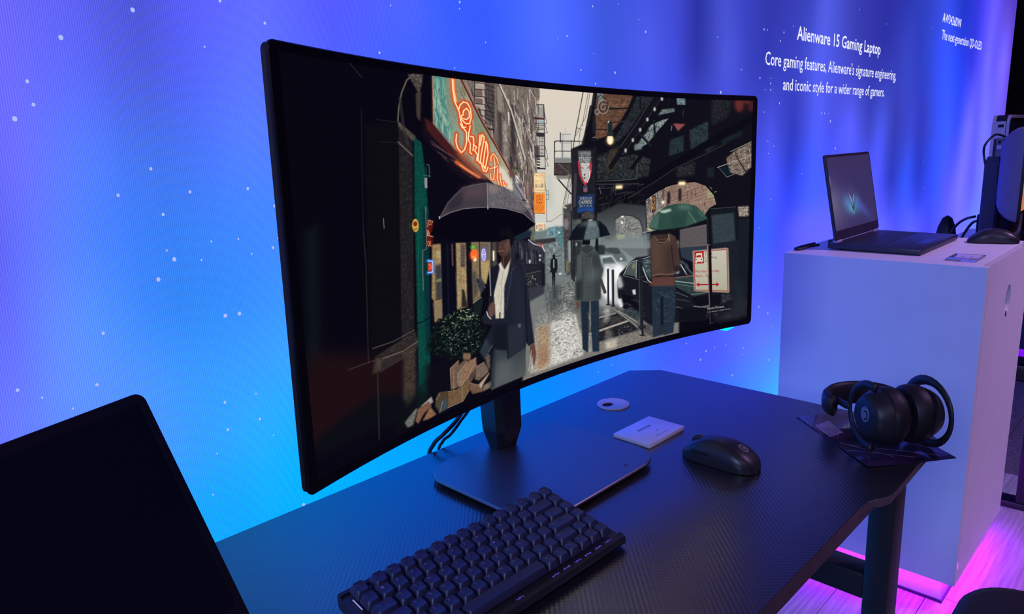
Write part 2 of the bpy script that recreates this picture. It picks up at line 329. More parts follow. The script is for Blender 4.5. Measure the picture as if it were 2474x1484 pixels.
WC=[100,120,236,100,120,236,100,120,236,100,120,236,103,119,236,108,117,236,101,106,229,96,98,219,102,99,221,112,108,228,108,104,224,108,104,224,108,104,224,108,104,224,108,104,224,100,120,236,100,120,236,100,120,236,100,120,236,103,119,236
,108,117,236,101,106,229,96,98,219,102,99,221,112,108,228,108,104,224,108,104,224,108,104,224,108,104,224,108,104,224,100,120,236,100,120,236,100,120,236,100,120,236,103,119,236,108,117,236,101,106,229,96,98,219,102,99,221,112,108,228
,108,104,224,108,104,224,108,104,224,108,104,224,108,104,224,100,120,236,100,120,236,100,120,236,100,120,236,103,119,236,108,117,236,101,106,229,96,98,219,102,99,221,112,108,228,108,104,224,108,104,224,108,104,224,108,104,224,108,104,224
,100,120,236,100,120,236,100,120,236,100,120,236,103,119,236,108,117,236,101,106,229,96,98,219,102,99,221,112,108,228,108,104,224,108,104,224,108,104,224,108,104,224,108,104,224,100,120,236,100,120,236,100,120,236,100,120,236,103,119,236
,108,117,236,101,106,229,96,98,219,102,99,221,112,108,228,108,104,224,108,104,224,108,104,224,108,104,224,108,104,224,100,120,236,100,120,236,100,120,236,100,120,236,103,119,236,108,117,236,101,106,229,96,98,219,102,99,221,112,108,228
,108,104,224,108,104,224,108,104,224,108,104,224,108,104,224,97,122,236,97,122,236,97,122,236,97,122,236,102,120,236,108,117,236,101,105,228,96,98,219,102,99,221,112,108,228,108,104,224,108,104,224,108,104,224,108,104,224,108,104,224
,80,132,235,80,132,235,80,132,235,80,132,235,92,128,236,105,128,239,101,111,230,96,99,220,103,99,221,112,108,228,108,104,224,108,104,224,108,104,224,108,104,224,108,104,224,63,141,234,63,141,234,63,141,234,63,141,234,84,136,237
,101,146,245,101,137,244,99,121,235,110,113,233,112,108,228,108,104,224,108,104,224,108,104,224,108,104,224,108,104,224,48,150,233,48,150,233,48,150,233,48,150,233,78,143,239,93,149,245,91,148,244,87,132,239,97,124,237,102,109,230
,103,101,223,103,101,223,103,101,223,103,101,223,103,101,223,34,158,232,34,158,232,34,158,232,37,158,232,75,150,241,83,150,244,74,143,235,73,131,233,84,128,234,93,107,228,96,98,222,96,98,222,96,98,222,96,98,222,96,98,222
,20,166,231,20,166,231,20,166,231,30,164,233,67,156,241,71,152,239,59,136,226,62,128,226,72,119,221,83,98,215,86,91,212,86,91,212,86,91,212,86,91,212,86,91,212,8,171,229,8,171,229,8,171,229,25,167,232,56,159,237
,59,153,234,52,135,223,57,128,223,70,116,219,79,95,212,78,84,205,78,84,205,78,84,205,78,84,205,78,84,205,2,167,227,2,167,227,2,167,227,24,168,234,51,165,240,57,155,235,53,138,225,60,131,226,72,118,223,82,100,223
,86,91,219,86,91,219,86,91,219,86,91,219,86,91,219,0,169,231,0,169,231,0,169,231,24,175,240,47,171,244,58,157,238,55,141,228,64,134,230,78,124,233,88,109,233,92,98,229,92,98,229,92,98,229,92,98,229,92,98,229
,0,173,236,0,173,236,0,173,236,16,177,245,41,172,246,59,161,242,60,144,234,67,136,234,84,131,242,93,118,243,96,105,236,96,105,236,96,105,236,96,105,236,96,105,236,0,176,242,0,176,242,0,176,242,5,179,248,36,171,247
,60,165,247,63,147,240,69,137,239,83,128,242,93,120,245,100,112,242,100,112,242,100,112,242,100,112,242,100,112,242,0,175,244,0,175,244,0,175,244,0,178,250,32,168,247,51,160,247,58,144,241,68,134,240,78,123,240,88,112,241
,94,105,240,94,104,239,94,104,239,94,104,239,94,104,239,0,173,245,0,173,245,0,173,245,2,175,250,28,164,248,42,155,246,53,141,241,66,130,240,75,119,240,84,106,239,89,98,237,89,97,237,89,97,237,89,97,237,89,97,237
,0,172,247,0,172,247,0,172,247,4,171,251,21,161,249,34,151,246,48,138,241,64,126,240,71,115,240,79,101,238,84,91,235,84,90,234,84,90,234,84,90,234,84,90,234,0,171,249,0,171,249,0,171,249,4,167,251,13,158,249
,27,147,246,44,134,242,61,122,240,68,112,240,74,101,239,82,95,236,84,94,236,84,94,236,84,94,236,84,94,236,0,170,250,0,170,250,0,170,251,2,164,251,5,155,250,21,144,246,41,131,242,59,119,240,65,108,240,68,101,240
,80,98,238,84,97,237,84,97,237,84,97,237,84,97,237,0,170,250,0,170,250,0,168,251,0,160,251,0,151,250,17,141,246,39,128,242,57,115,240,62,105,240,63,100,242,77,100,240,84,101,239,84,101,239,84,101,239,84,101,239
,0,170,250,0,170,250,0,167,251,0,157,251,0,148,250,20,138,245,40,125,241,56,113,239,60,103,239,60,100,242,75,102,241,84,104,240,84,104,240,84,104,240,84,104,240,0,170,250,0,170,250,0,165,251,0,154,251,0,146,250
,24,135,245,43,123,241,57,111,238,60,101,238,60,99,241,65,98,237,68,97,232,68,97,232,68,97,232,68,97,232,0,170,250,0,170,250,0,162,251,0,152,251,2,143,250,26,132,245,44,120,240,58,109,236,60,100,236,60,98,238
,57,95,232,56,92,226,56,92,226,56,92,226,56,92,226,0,170,250,0,170,250,0,160,251,0,149,251,5,140,249,29,129,244,46,118,239,58,107,235,61,99,235,58,96,234,55,93,229,55,91,226,55,91,226,55,91,226,55,91,226
,0,170,250,0,170,250,0,157,251,0,146,251,7,137,249,32,126,244,48,116,238,58,105,234,61,97,233,56,93,230,54,92,227,55,91,227,55,91,227,55,91,227,55,91,227,0,170,250,0,170,250,0,153,250,0,144,251,10,134,248
,34,124,243,50,114,237,59,104,232,61,96,232,59,95,231,59,96,230,61,96,230,61,96,230,61,96,230,61,96,230,0,170,250,0,170,250,0,150,250,0,141,251,13,131,248,36,121,243,51,112,237,59,102,231,61,95,230,63,98,233
,65,101,234,66,101,234,66,101,234,66,101,234,66,101,234,0,170,250,0,170,250,0,148,250,1,138,251,17,129,247,38,119,242,53,110,236,59,100,230,61,94,229,67,100,235,71,106,239,71,106,237,71,106,237,71,106,237,71,106,237
,0,170,250,0,170,250,2,147,251,8,135,251,23,126,247,40,117,241,54,109,235,60,99,228,61,93,228,70,102,236,77,111,243,76,110,241,76,110,241,76,110,241,76,110,241,0,170,250,0,170,250,5,144,251,15,132,252,28,123,247
,42,115,241,55,107,234,60,97,227,62,92,227,70,101,235,77,110,240,75,108,237,75,108,237,75,108,237,75,108,237,0,170,250,0,169,250,8,141,252,23,129,252,32,120,247,44,113,240,57,106,233,60,96,226,62,90,225,68,97,230
,73,104,232,72,102,229,72,102,229,72,102,229,72,102,229,0,170,250,0,167,250,12,138,252,31,127,252,35,118,246,46,111,239,58,104,232,60,94,224,62,89,224,66,94,225,69,98,224,68,96,221,68,96,221,68,96,221,68,96,221
,0,170,250,0,165,250,17,134,253,38,125,252,37,115,246,47,109,239,59,103,231,60,93,223,62,88,223,64,90,221,65,93,217,64,90,213,64,90,213,64,90,213,64,90,213,0,170,250,0,164,250,24,130,252,45,123,252,39,113,245
,49,107,238,59,101,230,60,91,222,62,87,222,62,87,216,62,87,210,62,86,208,62,86,208,62,86,208,62,86,208,0,170,250,0,162,250,33,126,251,52,120,252,40,110,245,50,105,237,60,99,229,60,90,220,62,86,221,63,86,216
,63,87,210,64,85,209,64,85,209,64,85,209,64,85,209,0,170,250,0,160,250,42,122,249,58,118,251,43,108,244,52,104,237,60,98,229,60,89,220,63,85,220,66,87,217,67,89,213,65,85,210,65,85,210,65,85,210,65,85,210
,0,170,250,0,159,250,53,118,247,63,115,250,47,106,242,54,102,237,60,98,230,61,89,220,63,85,219,68,88,217,72,91,215,67,84,211,67,84,211,67,84,211,67,84,211,0,170,250,0,157,250,64,113,245,60,106,242,51,103,241
,56,101,237,60,97,231,61,88,220,63,84,218,70,88,218,76,93,218,68,83,211,68,83,211,68,83,211,68,83,211,0,170,250,0,156,250,72,109,242,59,99,235,54,101,240,57,100,237,60,97,232,62,87,220,63,83,217,68,85,216
,72,87,214,66,79,207,66,79,207,66,79,207,66,79,207,0,170,250,0,154,250,76,104,236,59,94,230,57,99,239,59,99,238,61,96,232,62,87,220,64,82,216,66,81,213,67,80,209,64,76,204,64,76,204,64,76,204,64,76,204
,0,170,250,0,153,250,79,100,232,61,93,232,60,98,239,60,99,239,61,95,233,63,86,220,64,81,215,63,76,210,62,72,204,62,72,199,62,72,199,62,72,199,62,72,199,0,170,250,0,151,250,80,98,231,64,92,233,62,96,238
,61,98,239,61,94,233,63,85,220,64,80,215,59,70,199,51,59,181,51,60,181,51,60,181,51,60,181,51,60,181,0,170,250,0,150,250,79,97,230,67,91,233,64,95,238,61,97,240,61,94,233,63,85,219,64,80,214,56,66,192
,44,51,165,41,49,162,41,49,162,41,49,162,41,49,162,0,170,250,7,148,249,79,95,230,70,90,234,66,93,238,62,97,241,62,93,233,64,84,219,65,79,213,61,71,198,55,63,179,52,61,177,52,61,177,52,61,177,52,61,177
,0,170,250,15,146,249,79,95,231,73,91,236,68,94,240,62,97,243,62,92,234,64,83,219,65,78,212,65,76,203,65,75,194,65,76,195,65,76,195,65,76,195,65,76,195,0,170,250,23,145,249,80,97,233,77,94,240,70,96,242
,63,98,245,62,91,234,64,82,219,65,77,211,69,80,208,75,86,207,70,81,203,69,81,203,69,81,203,69,81,203,0,170,250,31,144,249,82,101,237,80,96,243,71,97,245,63,98,247,62,91,234,65,82,218,65,76,210,69,79,208
,74,85,208,64,75,198,63,74,197,63,74,197,63,74,197,0,170,250,39,145,250,85,107,241,83,98,246,73,98,247,63,98,248,63,90,233,65,81,218,65,76,209,65,74,203,63,74,197,58,68,192,57,67,191,57,67,191,57,67,191
,0,170,250,46,147,250,88,113,244,85,99,249,74,99,249,62,98,250,63,89,233,66,80,218,66,75,208,61,70,199,55,65,188,54,63,185,54,63,185,54,63,185,54,63,185,0,168,250,51,152,251,91,117,248,87,101,251,75,100,251
,62,98,251,64,88,233,66,80,217,66,74,208,60,68,196,52,61,183,52,59,179,52,59,178,52,59,178,52,59,178,0,167,250,55,158,251,94,122,251,89,102,254,74,100,254,60,98,253,65,90,235,69,83,221,70,79,212,61,69,197
,49,57,178,50,55,172,50,55,172,50,55,172,50,55,172,0,165,250,59,165,252,96,123,253,87,101,252,73,99,254,58,97,255,70,93,239,76,90,227,75,86,219,66,75,203,52,61,183,51,56,174,51,56,172,51,56,172,51,56,172
,0,164,250,61,174,253,94,125,251,86,95,248,75,92,250,65,88,252,70,89,238,70,85,224,67,77,210,61,70,198,54,63,187,53,59,177,53,58,175,53,58,175,53,58,175,0,162,250,64,184,254,91,127,248,85,90,244,79,86,247
,72,81,249,58,76,228,54,71,212,56,67,199,56,65,193,56,65,190,55,61,181,54,60,178,54,60,178,54,60,178,0,161,250,66,194,254,89,126,246,87,91,244,86,91,248,81,88,249,51,71,224,43,62,205,47,58,189,52,61,188
,58,67,193,56,64,185,55,62,181,55,62,181,55,62,181,0,159,250,71,198,255,89,120,245,91,94,245,94,97,250,91,96,251,58,81,233,52,74,217,57,69,201,61,71,198,64,75,201,59,68,189,57,64,184,57,64,184,57,64,184
,0,158,250,75,199,255,89,115,244,94,97,245,100,101,251,97,102,253,65,92,243,61,85,229,67,81,214,71,82,210,73,86,211,65,75,197,61,69,189,61,69,189,61,69,189,0,156,250,77,196,255,88,110,243,95,98,246,102,103,251
,99,106,255,72,101,254,70,97,241,78,93,226,81,93,221,83,96,221,77,89,210,74,84,204,74,84,204,74,84,204,0,155,250,78,193,255,88,105,242,97,99,246,104,105,252,100,107,254,74,101,253,74,98,242,81,95,229,83,94,223
,82,94,220,82,94,216,83,95,215,83,95,215,83,95,215,0,154,250,80,190,255,88,100,241,98,101,247,106,107,252,100,107,253,76,99,250,74,93,237,76,88,222,78,87,217,78,88,216,78,88,210,77,87,206,77,87,206,77,87,206
,0,152,250,82,187,255,88,95,241,99,102,247,108,108,252,101,107,252,78,96,247,74,89,233,73,83,218,74,82,213,75,83,212,73,81,204,71,80,198,71,80,198,71,80,198,0,151,250,84,185,255,88,92,240,100,102,247,108,109,252
,100,105,251,80,93,243,78,91,234,79,89,224,76,84,214,72,79,205,67,74,195,66,72,190,66,72,190,66,72,190,0,150,250,86,182,255,89,93,241,100,103,248,108,109,252,99,104,249,81,91,241,83,92,236,85,95,230,79,87,216
,68,75,199,62,67,186,60,65,181,60,65,181,60,65,181,6,154,250,87,179,255,90,94,241,100,103,248,108,110,253,99,104,249,82,91,241,86,95,238,90,100,235,80,88,217,65,70,192,56,61,178,55,59,175,55,59,175,55,59,175
,12,158,251,89,177,255,90,94,242,101,104,248,108,110,253,98,103,249,83,91,242,81,91,232,80,90,222,72,80,206,60,66,186,54,57,174,53,56,172,53,56,172,53,56,172,17,161,251,90,173,255,91,95,242,101,104,248,108,111,253
,97,103,249,84,92,242,77,86,226,70,80,209,64,72,195,56,62,181,52,55,171,50,53,168,50,53,168,50,53,168,22,165,252,90,167,254,92,96,242,101,105,248,107,111,253,97,103,249,84,92,242,73,81,219,61,70,196,55,63,184
,52,58,176,49,53,169,48,50,165,48,50,165,48,50,165,27,169,252,90,161,253,92,96,243,101,105,249,107,112,253,97,102,249,85,92,243,76,86,225,67,79,207,59,70,192,53,59,178,47,51,166,45,48,162,45,48,162,45,48,162
,33,172,252,90,156,252,93,97,243,101,106,249,107,112,252,97,102,249,87,94,244,81,92,233,76,91,222,66,78,203,54,61,181,46,49,165,44,47,162,44,47,162,44,47,162,38,176,253,89,150,251,93,98,243,101,106,249,105,111,251
,87,94,238,73,82,227,72,84,221,72,86,215,65,77,201,55,63,183,47,52,170,44,49,166,44,49,166,44,49,166,43,179,253,89,145,250,93,98,243,101,106,248,102,108,248,76,85,226,57,68,207,59,70,201,61,71,194,59,68,189
,55,63,184,49,57,177,45,52,170,45,52,170,45,52,170,48,182,253,89,140,249,91,96,241,96,100,242,92,97,237,63,74,212,44,58,192,48,59,186,53,60,180,55,62,181,55,65,186,52,62,184,46,54,174,45,54,173,45,54,173
,52,185,254,89,135,248,89,93,238,90,93,235,84,90,230,61,77,216,47,68,205,52,66,197,56,65,188,58,67,190,58,70,194,55,67,191,46,57,179,45,56,177,45,56,177,57,189,254,89,130,247,87,90,235,85,88,229,78,86,226
,61,82,223,51,78,217,55,74,207,58,69,197,58,69,195,57,70,196,53,67,192,47,60,183,46,58,181,46,58,181,62,192,254,89,125,246,89,93,238,91,95,236,83,94,235,64,92,234,54,88,229,58,81,218,61,73,206,58,70,200
,54,68,195,49,64,190,47,61,186,47,61,185,47,61,185,66,195,254,89,120,245,92,97,242,96,102,243,85,98,239,61,88,231,50,79,221,53,73,210,56,67,199,54,65,194,50,64,192,47,63,190,48,64,190,49,64,190,49,64,190
,71,198,255,89,115,244,96,102,246,102,110,251,86,99,240,56,76,219,42,64,205,46,61,197,51,59,189,51,61,190,49,65,195,49,68,199,51,67,196,51,67,195,51,67,195,75,199,255,88,110,243,92,98,242,96,102,244,79,90,232
,51,69,213,41,60,202,46,61,198,51,62,193,51,65,197,50,69,203,50,72,207,53,71,202,53,71,200,53,71,200,76,196,255,88,106,242,89,93,238,89,94,237,74,85,229,53,73,219,46,68,212,50,70,208,54,71,204,54,73,207
,52,75,213,52,77,216,55,75,209,56,74,206,56,74,206,78,194,255,88,101,242,85,88,234,82,85,230,70,82,228,55,77,225,51,76,222,53,77,219,56,78,215,56,79,218,54,81,223,54,81,225,57,78,215,58,77,211,58,77,211
,80,191,255,88,96,241,82,84,231,78,80,226,68,81,229,58,83,233,55,84,232,57,84,229,58,84,226,57,85,228,56,86,233,55,86,234,58,81,221,59,79,214,59,79,214,82,188,255,88,92,240,85,88,234,84,85,231,73,88,236
,63,91,242,60,91,242,60,91,239,60,90,236,59,90,238,57,91,242,55,88,241,53,77,220,51,71,208,51,71,208,83,186,255,88,92,240,89,91,237,90,91,236,81,91,238,73,92,239,69,93,241,65,94,243,62,95,245,59,93,244
,56,89,243,51,82,236,46,71,214,43,63,201,43,63,201,85,183,255,89,92,240,94,95,241,96,97,241,90,95,239,84,92,236,76,92,238,69,92,241,61,92,245,56,88,242,52,84,238,46,75,228,40,63,208,35,55,194,35,55,194
,87,180,255,89,93,241,98,99,244,102,102,245,98,98,239,94,94,234,83,90,234,70,86,236,57,82,237,51,78,234,47,75,230,42,68,221,36,58,205,33,51,192,33,51,192,88,178,255,91,94,241,104,103,245,109,107,246,107,105,243
,105,103,239,91,96,237,76,88,235,61,81,234,54,75,230,49,70,225,42,63,217,41,58,207,40,53,198,40,53,198,90,175,255,93,95,241,109,107,246,116,112,248,116,112,246,115,112,244,105,107,242,95,101,240,85,95,238,73,85,232
,62,75,225,47,60,216,47,58,210,47,56,204,47,56,204,90,171,254,95,97,242,115,111,247,124,117,250,125,119,250,125,121,250,120,118,247,114,113,245,108,109,242,93,96,235,75,79,226,51,57,214,53,57,212,55,58,211,55,58,211
,90,165,253,96,99,242,116,115,249,122,120,249,119,116,245,116,113,242,117,113,241,117,113,240,117,113,239,105,102,235,89,88,229,67,67,221,65,65,219,64,63,216,64,63,216,90,160,252,96,101,243,113,121,250,116,122,247,111,112,240
,106,104,233,105,103,231,104,102,228,103,101,225,98,96,226,92,90,227,84,81,229,80,76,226,77,72,222,77,72,222,90,155,251,96,104,244,110,126,251,110,123,246,104,109,236,99,98,227,99,98,225,99,98,224,99,98,222,100,97,225
,100,96,230,101,94,238,96,88,233,90,81,227,90,81,227,89,150,250,95,107,245,107,132,253,110,130,249,108,119,243,108,110,237,110,111,237,111,112,237,113,113,237,115,112,239,116,110,242,118,108,246,111,100,240,103,90,232,103,90,232
,89,145,250,95,108,245,107,134,253,112,134,252,114,127,249,116,122,247,118,122,247,120,122,247,122,122,246,119,117,244,116,110,241,110,100,237,109,96,234,107,91,230,107,91,230,89,140,249,96,110,246,108,135,253,114,137,255,119,134,255
,121,130,254,119,126,250,117,121,246,115,116,242,112,109,238,108,102,234,103,91,228,101,87,224,100,82,219,100,82,219,89,135,248,97,111,246,108,136,254,115,137,255,119,134,255,121,129,253,117,123,248,113,116,242,109,109,237,109,105,235
,109,102,234,110,97,232,104,88,222,94,74,209,94,74,209,89,130,247,97,112,246,109,137,254,115,137,255,120,134,255,120,128,252,117,120,245,113,111,238,110,103,231,113,103,232,117,105,236,123,109,241,111,94,226,92,70,203,91,69,202
,89,126,246,98,114,247,109,138,254,115,136,255,120,133,255,120,127,251,117,117,243,114,107,234,111,97,226,115,99,228,120,103,234,129,110,242,114,94,225,90,66,198,88,64,195,89,121,245,98,115,247,109,139,255,116,136,255,120,133,255
,120,126,250,118,114,240,115,102,230,112,91,220,112,89,220,114,89,222,116,90,225,105,79,213,87,62,193,85,60,190,89,117,245,99,116,247,110,140,255,116,136,255,120,133,255,120,125,249,118,112,238,115,99,227,112,86,216,111,81,214
,109,78,213,106,74,212,99,68,205,87,61,192,85,60,190]
SPECKS=[(0.266,0.638,3),(0.351,0.677,3),(0.224,0.587,2),(0.226,0.561,2),(0.205,0.545,3),(0.436,0.639,1),(0.465,0.7,2),(0.527,0.677,2),(0.345,0.482,2),(0.301,0.451,2),(0.391,0.449,2),(0.473,0.448,2),(0.352,0.422,2),(0.35,0.374,1),(0.358,0.361,3),(0.334,0.337,3),(0.417,0.271,3),(0.438,0.27,3),(0.258,0.279,2),(0.501,0.359,2),(0.511,0.42,2),(0.511,0.372,1),(0.411,0.379,1),(0.45,0.378,1),(0.467,0.354,1),(0.394,0.355,1),(0.157,0.23,2),(0.241,0.214,2),(0.18,0.214,1),(0.21,0.191,1),(0.448,0.144,1),(0.4,0.144,2),(0.449,0.103,2),(0.399,0.102,2),(0.468,0.071,1),(0.379,0.071,1),(0.365,0.011,1),(0.504,-0.062,3),(0.721,0.649,2),(0.75,0.724,1),(0.901,0.745,2),(0.9,0.734,1),(0.96,0.682,1),(1.164,0.704,1),(1.193,0.711,2),(1.279,0.777,2),(1.371,0.791,1),(1.449,0.766,1),(1.477,0.742,3),(1.281,0.682,1),(1.236,0.646,2),(1.286,0.62,2),(1.357,0.646,3),(1.834,0.616,3),(1.811,0.756,1),(0.881,0.633,1),(2.077,0.797,2),(2.099,0.797,1),(2.209,0.799,2),(2.274,0.823,1),(2.186,0.773,2),(2.062,0.662,2),(2.132,0.664,1),(2.133,0.649,2),(2.135,0.631,2),(2.198,0.593,2),(2.262,0.631,1),(2.099,0.63,1),(2.097,0.566,1),(2.523,0.565,2),(2.551,0.565,2),(2.587,0.564,1),(2.606,0.539,3),(2.665,0.445,3),(2.648,0.432,1),(2.129,0.481,1),(2.172,0.465,1),(2.135,0.444,1),(2.388,0.371,1),(2.164,0.303,1),(2.092,0.222,1),(1.144,-0.004,3),(1.282,-0.035,1),(1.337,-0.031,1),(1.678,-0.055,1),(1.754,-0.12,2),(1.785,-0.101,2),(1.833,-0.102,1),(1.902,-0.109,1),(2.014,-0.145,1),(2.196,-0.228,2),(1.947,-0.217,2),(2.01,-0.166,1),(2.109,-0.031,2),(2.176,-0.065,2),(2.214,-0.117,1),(3.911,0.441,1),(3.915,0.535,1),(4.114,0.539,1),(3.793,0.23,1),(3.737,0.357,1),(1.947,0.68,1),(2.817,0.925,1),(3.699,0.935,1),(3.107,0.902,1),(3.934,0.819,1),(4.95,0.771,1)]

